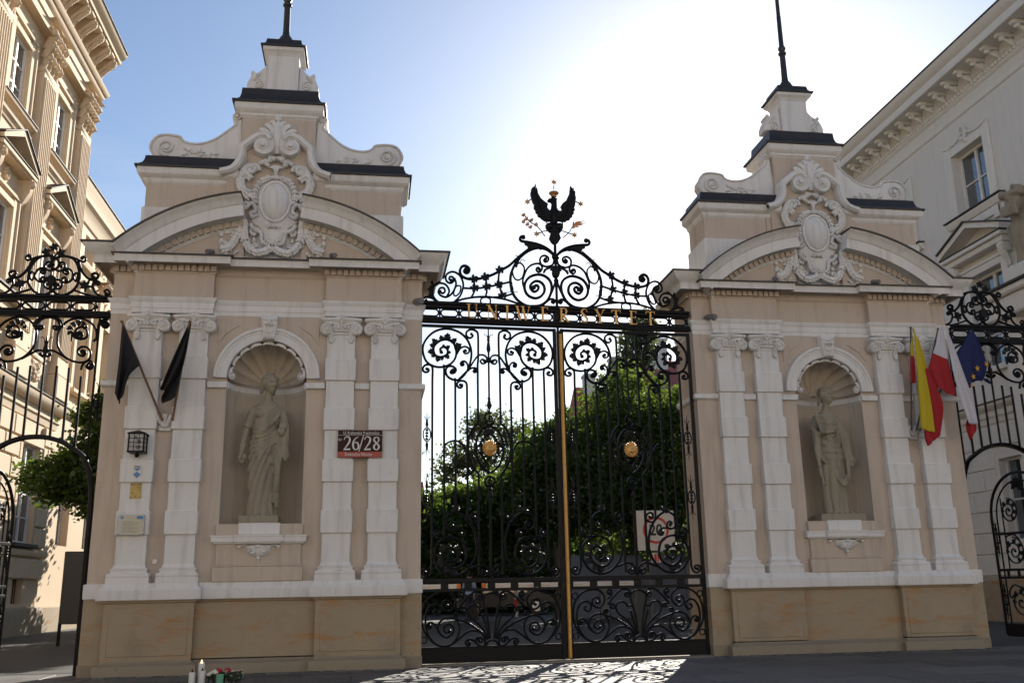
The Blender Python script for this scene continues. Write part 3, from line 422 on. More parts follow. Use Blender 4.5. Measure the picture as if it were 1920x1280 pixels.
def make_pier():
    rnd = random.Random(4)
    T = thing('gate_pier', '', 'gate pier')
    # pedestal zone
    MB().sweep([(.10,-.05),(.10,.16),(.085,.185),(.05,.20),(.02,.235),(0,.25),(0,.27)], PED[2:10]).build('plinth', M['plinth'], T)
    for s in (-1, 1): MB().box(min(s*2.5,s*3.055), max(s*2.5,s*3.055), .085, 1.385, -.05, .21, .012).build('plinth', M['plinth'], T)
    MB().sweep([(0,.1),(0,1.40)], PED, True).build('pedestal', M['sand'], T)
    for s in (-1, 1):
        MB().box(s*1.855-.685, s*1.855+.685, -.074, 0, .335, 1.165, .008).build('panel', M['sand'], T)
    MB().sweep([(0,1.245),(.03,1.255),(.045,1.28),(.05,1.305),(.02,1.306)], PED[2:10]).build('bed_moulding', M['sand'], T)
    MB().sweep([(.02,1.30),(.12,1.305),(.125,1.32),(.125,1.475),(.11,1.49),(.075,1.52),(.05,1.555),(.035,1.598),(-.4,1.602)], PED[2:10]).build('pedestal_cornice', M['trim'], T)
    for s in (-1, 1): MB().box(min(s*2.5,s*3.06), max(s*2.5,s*3.06), .08, 1.39, 1.33, 1.597, .012).build('pedestal_band', M['trim'], T)
    MB().box(-2.6,2.6,.9,1.39,1.33,1.597,.012).build('pedestal_band', M['trim'], T)
    # wall with niche opening
    cz, ra, na = 5.45, .76, 28
    mb = MB()
    V = [(-3.02,.15,1.55),(-.76,.15,1.55),(.76,.15,1.55),(3.02,.15,1.55),(-3.02,.15,6.75),(3.02,.15,6.75),(-.76,.15,2.65),(.76,.15,2.65)]
    mb.add([(-3.02,.15,1.55),(-.76,.15,1.55),(-.76,.15,6.75),(-3.02,.15,6.75)], [(0,1,2,3)])
    mb.add([(.76,.15,1.55),(3.02,.15,1.55),(3.02,.15,6.75),(.76,.15,6.75)], [(0,1,2,3)])
    mb.add([(-.76,.15,1.55),(.76,.15,1.55),(.76,.15,2.65),(-.76,.15,2.65)], [(0,1,2,3)])
    top = []; bot = []
    for k in range(na+1):
        a = math.pi*(1-k/na); bot.append((ra*math.cos(a), .15, cz+ra*math.sin(a))); top.append((ra*math.cos(a), .15, 6.75))
    mb.add(bot+top, [(k, k+1, na+2+k, na+1+k) for k in range(na)])
    mb.box(-3.02,-1.0,.16,1.35,1.55,6.75); mb.box(1.0,3.02,.16,1.35,1.55,6.75); mb.box(-1.0,1.0,1.05,1.35,1.55,6.75)
    mb.build('wall', M['wall'], T, 0)
    # niche: half cylinder, floor, impost ring, shell
    mb = MB(); V = []; F = []
    for k in range(25):
        a = math.pi*(1-k/24); V += [(ra*math.cos(a), .15+ra*math.sin(a), 2.62), (ra*math.cos(a), .15+ra*math.sin(a), 5.47)]
    for k in range(24): F.append((2*k, 2*k+2, 2*k+3, 2*k+1))
    mb.add(V, F); mb.add([(-.80,.13,2.645),(.80,.13,2.645),(.80,.95,2.645),(-.80,.95,2.645)], [(0,1,2,3)])
    mb.build('niche_wall', M['niche'], T, 30)
    half = [(ra*math.cos(math.pi*(1-k/24)), .15+ra*math.sin(math.pi*(1-k/24))) for k in range(25)]
    MB().sweep([(0,5.22),(.03,5.25),(.05,5.27),(.05,5.36),(.02,5.385),(-.01,5.39)], half).build('niche_impost', M['trim'], T)
    V = []; F = []; nf = 9; nu, nt_ = nf*8, 14
    for i in range(nu+1):
        ph = math.pi*i/nu; fl = abs(math.sin(nf*ph))
        for j in range(nt_+1):
            t = .06+.94*j/nt_
            r_ = ra*(1 + .0*t) - (1-fl**.7)*.055*min(1, t*1.4) + .0
            H = Vector((0, 1, 0)); Rm = Vector((math.cos(ph), 0, math.sin(ph)))
            p = (H*math.cos(t*math.pi/2)+Rm*math.sin(t*math.pi/2))*r_
            V.append((p.x, .15+p.y, cz+p.z-.02))
    for i in range(nu):
        for j in range(nt_): a = i*(nt_+1)+j; F.append((a, a+1, a+nt_+2, a+nt_+1))
    MB().add(V, F).build('niche_shell', M['niche'], T, 60)
    for k in range(nf):
        a0, a1 = math.pi*(k+.06)/nf, math.pi*(k+.94)/nf
        P = []
        for q in range(7):
            a = a0+(a1-a0)*q/6; w = .715 - .03*math.sin(math.pi*q/6)*0 - (.03 if q in (0, 6) else 0)
            P.append((w*math.cos(a), .14, cz+w*math.sin(a)))
        MB().tube(P, [.02,.03,.034,.034,.034,.03,.02], 8).build('shell_rim', M['trim'], T, 60)
    for s in (-1, 1):
        mb = MB()
        sp_ = spiral2((s*.655, 5.49), .075, .012, 1.6, math.pi/2 if s > 0 else math.pi/2)
        mb.tube(xz([(s*abs(p[0]) if True else p[0], p[1]) for p in sp_], .11), .016, 6); mb.lathe([(.0,.09),(.03,.09),(.035,.14)], (s*.655, 0, 5.49), 10, 'y')
        mb.build('shell_scroll', M['trim'], T, 60)
    MB().arc([(.755,.16),(.755,.085),(.765,.06),(.90,.06),(.91,.045),(.945,.045),(.955,.02),(.995,.015),(1.015,.03),(1.02,.16)], (0, cz), 0, math.pi, 40).build('archivolt', M['trim'], T)
    for s in (-1, 1):
        MB().box(min(s*.74,s*1.12), max(s*.74,s*1.12), .07, .17, 5.25, 5.375, .012).build('impost', M['trim'], T)
        MB().box(min(s*1.70,s*1.99), max(s*1.70,s*1.99), .08, .17, 5.25, 5.375, .012).build('impost', M['trim'], T)
        MB().sweep([(0,5.24),(.05,5.26),(.07,5.28),(.07,5.36),(.05,5.375),(0,5.38)], [(s*3.02,1.35),(s*3.02,.15),(s*2.56,.15)][::(1 if s < 0 else -1)]).build('impost', M['trim'], T)
        tri = [(s*.98,6.53),(s*.55,6.53),(s*.80,6.36),(s*.98,6.13)]
        MB().prism(tri, .132, .16, bev=.012).build('spandrel_panel', M['wall'], T)
    # keystone with lion mask
    mb = MB().prism([(-.10,6.20),(.125,6.20),(.18,6.70),(-.155,6.70)], -.05, .16, bev=.02)
    c = (.013, -.06, 6.55)
    mb.sphere((c[0], -.03, c[2]), (.135, .06, .12), 12, 8)
    for s in (-1, 1):
        mb.sphere((c[0]+s*.055, -.09, c[2]+.035), (.04,.02,.02), 8, 5); mb.sphere((c[0]+s*.04, -.10, c[2]-.045), (.05,.035,.03), 8, 5); mb.sphere((c[0]+s*.13, -.05, c[2]+.06), (.03,.03,.04), 6, 5)
        mb.tube([(c[0]+s*.02,-.1,c[2]-.06),(c[0]+s*.07,-.085,c[2]-.075),(c[0]+s*.12,-.06,c[2]-.05)], .012, 5)
    mb.sphere((c[0], -.115, c[2]-.01), (.028,.03,.045), 8, 5)
    for k in range(9):
        a = math.pi*(1+k/8); mb.sphere((c[0]+.085*math.cos(a), -.06, 6.43+.085*math.sin(a)), (.03,.02,.03), 6, 4)
    for k in range(4): mb.sphere((-.07+.055*k, -.06, 6.235), (.026,.025,.03), 6, 4)
    mb.build('keystone', M['trim'], T, 60)
    # pilasters
    for px in PIL:
        P = MB().box(px-.272, px+.272, .02, .16, 1.86, 6.40, .01).build('pilaster', M['trim'], T)
        for a, b in BLK: MB().box(px-.2985, px+.2985, -.03, .155, a, b, .014).build('band_block', M['trim'], P)
        MB().sweep([(.103,1.60),(.103,1.70),(.085,1.704),(.098,1.72),(.102,1.74),(.098,1.76),(.085,1.775),(.055,1.78),(.04,1.80),(.045,1.822),(.058,1.83),(.058,1.85),(.03,1.858),(.015,1.88),(0,1.93)],
             [(px-.272,.15),(px-.272,.02),(px+.272,.02),(px+.272,.15)]).build('pilaster_base', M['trim'], P)
        cap = MB(); i0 = 0
        cap.box(px-.28, px+.28, -.0, .15, 6.33, 6.36, .012); cap.box(px-.24, px+.24, -.035, .15, 6.385, 6.53, .03)
        ab = [(-.37,-.02),(-.36,.0),(-.30,-.01),(-.15,-.035),(0,-.045),(.15,-.035),(.30,-.01),(.36,0)]
        n = len(cap.v); cap.sweep([(0,6.555),(.012,6.56),(.03,6.60),(.055,6.62),(.055,6.66),(.03,6.672),(-.1,6.672)], [(px-.345,.15),(px-.345,.0),(px-.2,-.04),(px,-.055),(px+.2,-.04),(px+.345,0),(px+.345,.15)])
        for s in (-1, 1):
            vx = px+s*.295; vz = 6.445
            cap.lathe([(.06,.13),(.118,.11),(.125,.0),(.118,-.045),(.09,-.05),(.085,-.04),(.05,-.045),(.03,-.06),(.0,-.062)], (vx, 0, vz), 16, 'y')
            spp = spiral2((vx, vz), .118, .03, 1.6*s, math.pi/2); cap.tube(xz(spp, -.058), .014, 6)
            cap.sphere((vx, -.065, vz), (.03,.02,.03), 8, 5)
            cap.tube(xz(cr([(vx-s*.01, vz+.115), (px+s*.18, 6.555), (px+s*.08, 6.53), (px, 6.515)], 4), -.04), .028, 6)
            dx = px+s*.19
            for k, (dz, rr_) in enumerate(((6.37,.03),(6.33,.035),(6.285,.04),(6.245,.05),(6.21,.042),(6.18,.03))):
                for q in (-1, 0, 1): cap.sphere((dx+q*rr_*.7, -.02-.012*(q == 0), dz+(.008 if q else 0)), (rr_*.6, .03, .03), 6, 4)
        for k in range(5): cap.sphere((px-.14+.07*k, -.05, 6.475), (.03,.025,.045), 6, 5)
        for k in range(8):
            a = 2*math.pi*k/8; cap.sphere((px+.055*math.cos(a), -.075, 6.645+.05*math.sin(a)), (.035,.025,.032), 6, 4)
        cap.sphere((px, -.1, 6.645), .028, 6, 5); cap.sphere((px,-.07,6.57), (.035,.03,.05), 6, 5)
        for s in (-1, 1): cap.tube(xz([(px+s*.05,6.65),(px+s*.10,6.66),(px+s*.14,6.645)], -.06), [.03,.03,.012], 6)
        cap.build('capital', M['trim'], P, 50)
    # niche sill, apron, console
    MB().box(-.82,.82,.03,.2,1.60,1.865,.012).box(-.80,.80,.05,.2,1.865,1.905,.015).build('apron_base', M['wall'], T)
    MB().box(-.775,.775,.07,.2,1.90,2.30,.01).build('apron', M['wall'], T)
    MB().sweep([(.0,2.27),(.03,2.285),(.04,2.31),(.075,2.315),(.075,2.405),(.09,2.41),(.09,2.44),(-.2,2.45)], [(-.79,.2),(-.79,.07),(-.40,.07),(-.38,.0),(-.2,-.04),(0,-.055),(.2,-.04),(.38,.0),(.40,.07),(.79,.07),(.79,.2)]).build('niche_sill', M['trim'], T)
    MB().box(-.80,.80,.06,.5,2.44,2.65,.012).build('sill_course', M['wall'], T); MB().box(-.385,.38,.0,.5,2.445,2.662,.015).build('statue_block', M['trim'], T)
    mb = MB()
    V = []; F = []
    for i in range(13):
        a = math.pi*(1+i/12)
        for j in range(6):
            b = math.pi/2*j/5; r_ = math.cos(b)*(1+.06*math.cos(i*math.pi)); V.append((.245*math.cos(a)*r_, .07-.12*math.sin(b), 2.25+.215*math.sin(a)*r_))
    for i in range(12):
        for j in range(5): q = i*6+j; F.append((q, q+1, q+7, q+6))
    mb.add(V, F)
    for s in (-1, 1):
        mb.tube(xz(spiral2((s*.12, 2.17), .075, .01, 1.3*s, 0), -.02), .018, 6); mb.sphere((s*.355,.02,2.225), .035, 8, 6)
        mb.tube(xz(cr([(s*.22,2.25),(s*.29,2.25),(s*.34,2.235)], 3), .03), .02, 6)
    mb.sphere((0,-.04,2.23), (.07,.05,.035), 8, 6); mb.sphere((0,.02,2.015), (.04,.04,.035), 8, 6); mb.sphere((0,.02,1.975), (.02,.025,.03), 8, 6)
    mb.build('console', M['trim'], T, 60)
    # entablature
    MB().sweep([(-.02,6.70),(.01,6.71),(.01,6.80),(.025,6.802),(.025,6.915),(.04,6.93),(.045,6.955),(.07,6.985),(.07,7.015),(-.05,7.02)], OUT, True).build('architrave', M['trim'], T)
    MB().sweep([(0,7.0),(0,7.51),(.02,7.525),(.03,7.545),(.03,7.55)], OUT, True).build('frieze', M['wall'], T)
    MB().sweep([(.03,7.55),(.04,7.555),(.04,7.665),(.065,7.67),(.09,7.695),(.30,7.705),(.31,7.66)], OUT, True).build('bed_moulding', M['wall'], T)
    MB().sweep([(.30,7.705),(.315,7.645),(.33,7.645),(.33,7.765),(.345,7.785),(-.2,7.79)], OUT, True).build('cornice', M['trim'], T)
    MB().sweep([(.335,7.783),(.385,7.785),(.385,7.812),(-.1,7.83)], OUT[2:10]).build('cornice_flashing', M['roof'], T)
    dm = MB().box(-.047,.047,-.06,0,-.058,.055,.003)
    first = None
    def dent(x, y, z, rz=0, ry=0):
        nonlocal first
        if first is None: first = dm.build('dentil', M['wall'], T, 0)
        o = first if first.get('used') is None else link('dentil', first.data, T)
        first['used'] = 1
        o.location = (x, y, z); o.rotation_euler = (0, ry, rz)
    for s in (-1, 1):
        for k in range(13): dent(s*1.845-.74+k*1.48/12, -.038, 7.608)
        for k in range(3): dent(s*(2.72+k*.125), .112, 7.608)
        for k in range(10): dent(s*3.058, .22+k*.122, 7.608, s*math.pi/2)
    # wing sima
    for s in (-1, 1):
        pth = [(s*3.02,1.35),(s*3.02,.15),(s*2.75,.15)][::(1 if s < 0 else -1)]
        MB().sweep([(.30,7.78),(.345,7.785),(.36,7.81),(.40,7.84),(.46,7.90),(.495,7.96),(.51,8.0),(0,8.02)], pth).build('cornice_cymatium', M['trim'], T)
        MB().sweep([(.49,8.0),(.545,8.003),(.545,8.032),(.3,8.06),(0,8.14)], pth).build('cornice_flashing', M['roof'], T)
    # segmental broken pediment
    zc_ = 4.86
    for s in (-1, 1):
        a0, a1 = math.pi/2 - s*math.radians(8.2), math.pi/2 - s*math.radians(44.3)
        prof = [(3.66,.16),(3.66,.0),(3.69,-.02),(3.705,-.045),(3.835,-.045),(3.85,-.08),(3.865,-.29),(3.84,-.31),(3.84,-.33),(4.06,-.335),(4.075,-.36),(4.095,-.375),(4.15,-.40),(4.20,-.455),(4.235,-.505),(4.25,-.51),(4.25,.16)]
        MB().arc(prof, (0, zc_), a0, a1, 30).build('pediment_cornice', M['trim'], T)
        MB().arc([(4.248,.16),(4.248,-.49),(4.245,-.55),(4.275,-.555),(4.30,-.2),(4.31,.16)], (0, zc_), a0+s*.004, a1+s*.012, 30).build('pediment_flashing', M['roof'], T)
        for k in range(15):
            a = math.radians(9.5+k*2.05); dent(s*3.775*math.sin(a), -.045, zc_+3.775*math.cos(a), 0, s*a)
        pts = [(s*.55,7.8)]+[(s*3.7*math.sin(math.radians(t)), zc_+3.7*math.cos(math.radians(t))) for t in range(9, 43, 3)]+[(s*2.55,7.8)]
        MB().prism(pts, .02, .5).build('tympanum', M['wall'], T, 0)
    MB().box(-1.09,1.09,.13,.5,7.78,9.7).build('tympanum', M['wall'], T, 0)
    # attic
    MB().box(-2.57,2.57,.17,1.2,7.8,9.60).build('attic', M['wall'], T, 0); MB().box(-2.62,2.62,.12,1.25,7.9,8.96,.02).build('attic_base', M['trim'], T)
    for s in (-1, 1):
        pth = [(s*2.57,1.2),(s*2.57,.17),(s*.74,.17)][::(1 if s < 0 else -1)]
        MB().sweep([(0,9.47),(.03,9.50),(.05,9.53),(.06,9.58),(.09,9.60),(.15,9.635),(.17,9.66),(.17,9.775),(-.2,9.78)], pth).build('attic_cornice', M['trim'], T)
        MB().sweep([(.15,9.775),(.215,9.778),(.215,9.82),(.15,9.85),(.09,9.91),(.06,9.99),(.05,10.07),(.02,10.09),(-.5,10.10)], pth).build('attic_roof', M['roof'], T)
        o = MB().prism([(s*abs(x), z) for x, z in D['wing'][:21]]+[(s*.66, 10.3),(s*.66, 9.9),(s*1.086, 9.95)], .30, .62, bev=.03).build('scroll_wing', M['trim'], T, 30)
        rim = cr([(s*abs(x), z) for x, z in D['wing'][:15]], 4); mb = MB().tube(xz(rim, .30), .028, 6)
        mb.tube(xz(spiral2((s*2.26,10.34), .19, .03, 1.7*s, -1.2 if s < 0 else math.pi+1.2), .28), [.035-.012*k/40 for k in range(41)], 6); mb.sphere((s*2.26,.28,10.34), (.05,.04,.05), 8, 6)
        for k in range(16):
            mb.sphere((s*(1.93-.045*k+rnd.uniform(-.03,.03)), .285, 10.27-.006*k+rnd.uniform(-.09,.09)), (rnd.uniform(.03,.06), .03, rnd.uniform(.025,.05)), 6, 4, Matrix.Rotation(rnd.uniform(0,3), 3, 'Y'))
        mb.tube(xz(spiral2((s*.89,11.13), .085, .015, 1.4*s, 0), .28), .022, 6); mb.sphere((s*.89,.28,11.13), (.04,.04,.04), 8, 6)
        mb.build('scroll_relief', M['trim'], o, 60)
    # curved frame with volutes
    mb = MB(); i0 = 0
    fr = cr(D['frame'], 5); n = len(fr); w = [(.17 if k < n*.52 else .17-.13*((k-n*.52)/(n*.48))) for k in range(n)]
    mb.ribbon(fr, w, -.10, .2); mb.ribbon([(p[0], p[1]) for p in fr[:int(n*.5)]], .09, -.13, .0)
    for r_ in (.17, .115, .06): mb.lathe([(r_, .02), (r_, -.06-(.17-r_)*.8), (r_*.8, -.085-(.17-r_)*.8)], (-.285, 0, 10.325), 16, 'y')
    mb.mirror(); mb.build('volute_frame', M['trim'], T, 50)
    mb = MB().prism([(-.98,8.7),(.98,8.7),(.98,9.60),(.86,9.80),(.72,10.0),(.66,10.26),(.42,10.45),(.22,10.52),(-.22,10.52),(-.42,10.45),(-.66,10.26),(-.72,10.0),(-.86,9.80),(-.98,9.60)], .085, .4); mb.build('cartouche_field', M['wall'], T, 0)
    # palmette on top
    mb = MB(); mb.sphere((0,.02,10.98), (.085,.07,.075), 10, 8); mb.tube([(0,.06,10.2),(0,-.04,10.5),(0,-.02,10.8),(0,.03,10.92)], [.09,.10,.07,.04], 8, flat=.7)
    for s in (-1, 1):
        for ex, ez, w_ in ((.10,10.88,.05),(.20,10.80,.06),(.31,10.70,.055),(.12,10.62,.06)):
            mb.tube(xz(cr([(s*.03,10.40),(s*ex*.55,10.40+(ez-10.40)*.7),(s*ex,ez),(s*(ex+.06),ez-.03)], 4), -.01), [.02]+[w_*(1-abs(k/12-.5)*.6) for k in range(11)]+[.02], 6, flat=.6)
    mb.build('palmette', M['trim'], T, 60)
    # cartouche: oval boss, rim, strapwork, sprays, garlands
    ox, oz = .013, 9.11; CT = None
    mb = MB(); V = []; F = []
    for j in range(9):
        b = math.pi/2*j/8
        for i in range(32):
            a = 2*math.pi*i/32; V.append((ox+.275*math.cos(b)*math.cos(a), .0-.16*math.sin(b), oz+.40*math.cos(b)*math.sin(a)))
    for j in range(8):
        for i in range(32): F.append((j*32+i, j*32+(i+1) % 32, (j+1)*32+(i+1) % 32, (j+1)*32+i))
    mb.add(V, F); CT = mb.build('cartouche', M['trim'], T, 60)
    sh = [(-.36,9.40),(-.25,9.58),(0,9.63),(.27,9.58),(.38,9.40),(.40,9.05),(.36,8.80),(.47,8.72),(.40,8.60),(.30,8.55),(.26,8.35),(.14,8.24),(0,8.14),(-.12,8.24),(-.24,8.35),(-.28,8.55),(-.38,8.60),(-.45,8.72),(-.34,8.80),(-.38,9.05)]
    MB().prism([(p[0], p[1]) for p in cr(sh, 4, True)], .0, .16, bev=.04).build('strapwork', M['trim'], CT, 50)
    mb = MB().tube([(ox+.30*math.cos(2*math.pi*i/40), -.02, oz+.43*math.sin(2*math.pi*i/40)) for i in range(40)], .035, 8, True)
    mb.build('oval_rim', M['trim'], CT, 60)
    mb = MB()
    for p in D['cart']: mb.tube(xz(cr(p, 5), -.03), .042, 6)
    i1 = len(mb.v)
    leafy(mb, [(-.62,9.74),(-.70,9.52),(-.64,9.32),(-.50,9.20)], -.01, .075, 10, rnd)
    leafy(mb, [(-.50,9.80),(-.56,9.68),(-.50,9.60)], -.02, .06, 4, rnd)
    leafy(mb, [(-.12,9.62),(-.30,9.52),(-.40,9.30),(-.39,9.06)], -.04, .052, 9, rnd)
    mb.mirror()
    for k in range(7):
        a = math.pi*(.15+.7*k/6); mb.tube([(0,-.02,9.75),(.06*math.cos(a),-.06,9.82+.02),(.15*math.cos(a),-.03,9.80+.11*math.sin(a))], [.03,.03,.012], 6)
    mb.sphere((0,-.03,9.72), (.04,.04,.05), 8, 6); mb.sphere((0,-.05,9.62), (.12,.05,.05), 8, 6)
    for k in range(7):
        a = math.pi*(1.1+.8*k/6); mb.tube([(0,-.04,8.30),(.08*math.cos(a),-.09,8.28+.06*math.sin(a)),(.17*math.cos(a),-.05,8.30+.19*math.sin(a))], [.03,.035,.015], 6)
    mb.sphere((0,-.04,8.06), (.045,.05,.05), 8, 6)
    mb.build('scroll_ornament', M['trim'], CT, 60)
    mb = MB()
    for k, q in enumerate(D['garl']): leafy(mb, q, -.04, .070 if k == 0 else .068, 15 if k == 0 else 12, rnd, .6)
    for k in range(70):
        x = rnd.uniform(-1.04, -.32); z = rnd.uniform(7.95, 8.62+.25*(x+1.0))
        mb.sphere((x, -.0 if x < -.55 else .09, z), (rnd.uniform(.025,.06), .045, rnd.uniform(.02,.05)), 6, 4, Matrix.Rotation(rnd.uniform(0,3), 3, 'Y'))
    for k in range(8): mb.tube(xz(spiral2((rnd.uniform(-1.0,-.35), rnd.uniform(8.05,8.6)), rnd.uniform(.05,.09), .01, 1.2, rnd.uniform(0,6)), -.0), .02, 5)
    mb.mirror(); mb.build('garland', M['trim'], CT, 60)
    # tower stages
    sq = lambda w, a, b: [(-w,b),(-w,a),(w,a),(w,b)]
    MB().box(-.76,.76,.2,1.25,9.6,11.15,.01).build('tower_stage', M['wall'], T)
    MB().sweep([(0,11.06),(.02,11.09),(.05,11.11),(.055,11.15),(.08,11.17),(.14,11.215),(.155,11.24),(.155,11.35),(-.2,11.36)], sq(.76,.2,1.25), True).build('tower_cornice', M['trim'], T)
    MB().sweep([(.14,11.352),(.205,11.354),(.205,11.40),(.13,11.43),(.07,11.50),(.045,11.60),(.035,11.74),(.0,11.76),(-.3,11.77)], sq(.76,.2,1.25), True).build('tower_roof', M['roof'], T)
    MB().box(-.335,.335,.42,1.05,11.7,12.75,.008).build('tower_top_stage', M['trim'], T)
    MB().sweep([(0,12.68),(.02,12.70),(.03,12.735),(.07,12.77),(.10,12.79),(.10,12.86),(-.1,12.87)], sq(.335,.42,1.05), True).build('tower_cornice', M['trim'], T)
    MB().sweep([(.09,12.862),(.145,12.865),(.145,12.90),(.09,12.93),(.05,12.98),(.03,13.08),(-.05,13.11),(-.25,13.22)], sq(.335,.42,1.05), True).build('tower_roof', M['roof'], T)
    for s in (-1, 1):
        o = MB().prism([(s*abs(x), z) for x, z in D['topwing']], .50, .85, bev=.025).build('scroll_wing', M['trim'], T, 30)
        mb = MB().tube(xz(spiral2((s*.52,12.02), .11, .015, 1.5*s, math.pi/2), .49), .02, 6)
        for k in range(5): mb.sphere((s*(.60-.02*k),.49,12.12+.035*k), (.045,.03,.02), 6, 4)
        mb.build('scroll_relief', M['trim'], o, 60)
    MB().prism([(-.30,11.76),(.30,11.76),(.30,11.90),(.2,11.91),(.1,11.86),(0,11.83),(-.1,11.86),(-.2,11.91),(-.30,11.90)], .39, .45).build('base_relief', M['trim'], T)
    MB().lathe([(.19,13.05),(.185,13.2),(.14,13.30),(.085,13.38),(.075,13.5),(.068,14.1),(.095,14.12),(.10,14.16),(.075,14.19),(.07,14.23),(.095,14.27),(.09,14.31),(.06,14.36),(.052,15.2),(.048,15.22),(.028,19.5)], (0,.735,0), 14).build('mast', M['roof'], T)
    return T

pierL = make_pier(); pierL.location = (-6, 0, 0)
pierL['label'] = 'white and beige baroque gate pier with two black flags, left of the iron gate'
pierL['group'] = 'piers flanking the main gate'
pierR = dup(pierL, (6, .648, 0), 0, 'white and beige baroque gate pier with three coloured flags, right of the iron gate')

# ---------------------------------------------------------------- wrought iron
IR = .024
def bar3(mb, pts, r=IR, y=0.0, n=4, ns=6, ball=False, flat=1.25):
    P = cr(pts, n) if len(pts) > 2 else [Vector(p) for p in pts]
    mb.tube([(p[0], y, p[1]) for p in P], r, ns, flat=flat)
    if ball:
        for e in ([P[0]] if ball == 1 else [P[-1]] if ball == 2 else [P[0], P[-1]]): mb.sphere((e[0], y, e[1]), r*1.7, 8, 6)
def iron_leaf(mb, x, z, ang, L, W, y=0.0, curl=.25):
    "one serrated acanthus blade with thickness"
    prof = [(0,-.10),(.18,-.34),(.26,-.24),(.42,-.50),(.52,-.30),(.70,-.40),(.80,-.14),(1.0,0),(.82,.20),(.72,.44),(.55,.32),(.44,.54),(.28,.26),(.18,.36),(0,.10)]
    ca, sa = math.cos(ang), math.sin(ang); pts = []
    for a, b in prof:
        bb = b*W + curl*W*math.sin(a*math.pi); aa = a*L
        pts.append((x+aa*ca-bb*sa, z+aa*sa+bb*ca))
    mb.prism(pts, y-.016, y+.016, bev=.006)
def acanthus(mb, c, r, a0, a1, n, L, W, lean=.9, y=0.0):
    for k in range(n):
        a = a0+(a1-a0)*k/(n-1); sgn = 1 if a1 > a0 else -1
        f = .8+.35*math.sin(math.pi*(k+.5)/n)*(1 if k % 3 else .75)
        iron_leaf(mb, c[0]+r*math.cos(a), c[1]+r*math.sin(a), a - sgn*(-lean), L*f, W*f, y, -.25*sgn)
def acanthus_path(mb, pts, n, L, W, c, y=0.0):
    "leaves springing outward from a scroll along its path, away from the eye c"
    P = cr(pts, 8); m = len(P)
    for k in range(n):
        i = min(int((k+.5)/n*m), m-2); p = P[i]; t = (P[i+1]-P[i]).normalized(); nn = Vector((-t.y, t.x))
        if nn.dot(p-Vector(c)) < 0: nn = -nn
        d = (nn*.8-t*.6).normalized(); f = (.55+.55*(k+1)/n)*(1 if k % 2 else .8)
        cs = 1 if (t.x*nn.y-t.y*nn.x) > 0 else -1
        iron_leaf(mb, p[0]-d.x*.012, p[1]-d.y*.012, math.atan2(d.y, d.x), L*f, W*f, y, .2*cs)
def spindle(mb, x, z0, z1, r, y=0.0):
    h = z1-z0
    mb.lathe([(.006, z0), (r*.5, z0+.1*h), (r*.35, z0+.18*h), (r, z0+.34*h), (r*.95, z0+.45*h), (r*.5, z0+.66*h), (r*.8, z0+.72*h), (r*.4, z0+.8*h), (.005, z1)], (x, y, 0), 8)
def side_ornament(x, zc_, T, h=.62):
    mb = MB()
    mb.tube([(x+.075*math.cos(2*math.pi*k/20), 0, zc_+.14*math.sin(2*math.pi*k/20)) for k in range(20)], .014, 6, True, flat=1.2)
    for q in range(4): mb.sphere((x, 0, zc_-.09+.06*q), (.034,.025,.03), 6, 5)
    for s in (-1, 1):
        mb.lathe([(.012, 0), (.032, .06*s), (.026, .12*s), (.012, .16*s), (.01, .22*s), (.002, .36*s)], (x, 0, zc_+s*.14), 8)
        for t in (-1, 1): mb.tube(xz(cr([(x+t*.012, zc_+s*.26), (x+t*.028, zc_+s*.33), (x+t*.05, zc_+s*.37), (x+t*.062, zc_+s*.352)], 3), 0), .007, 5)
    return mb.build('spindle_ornament', M['iron'], T, 50)

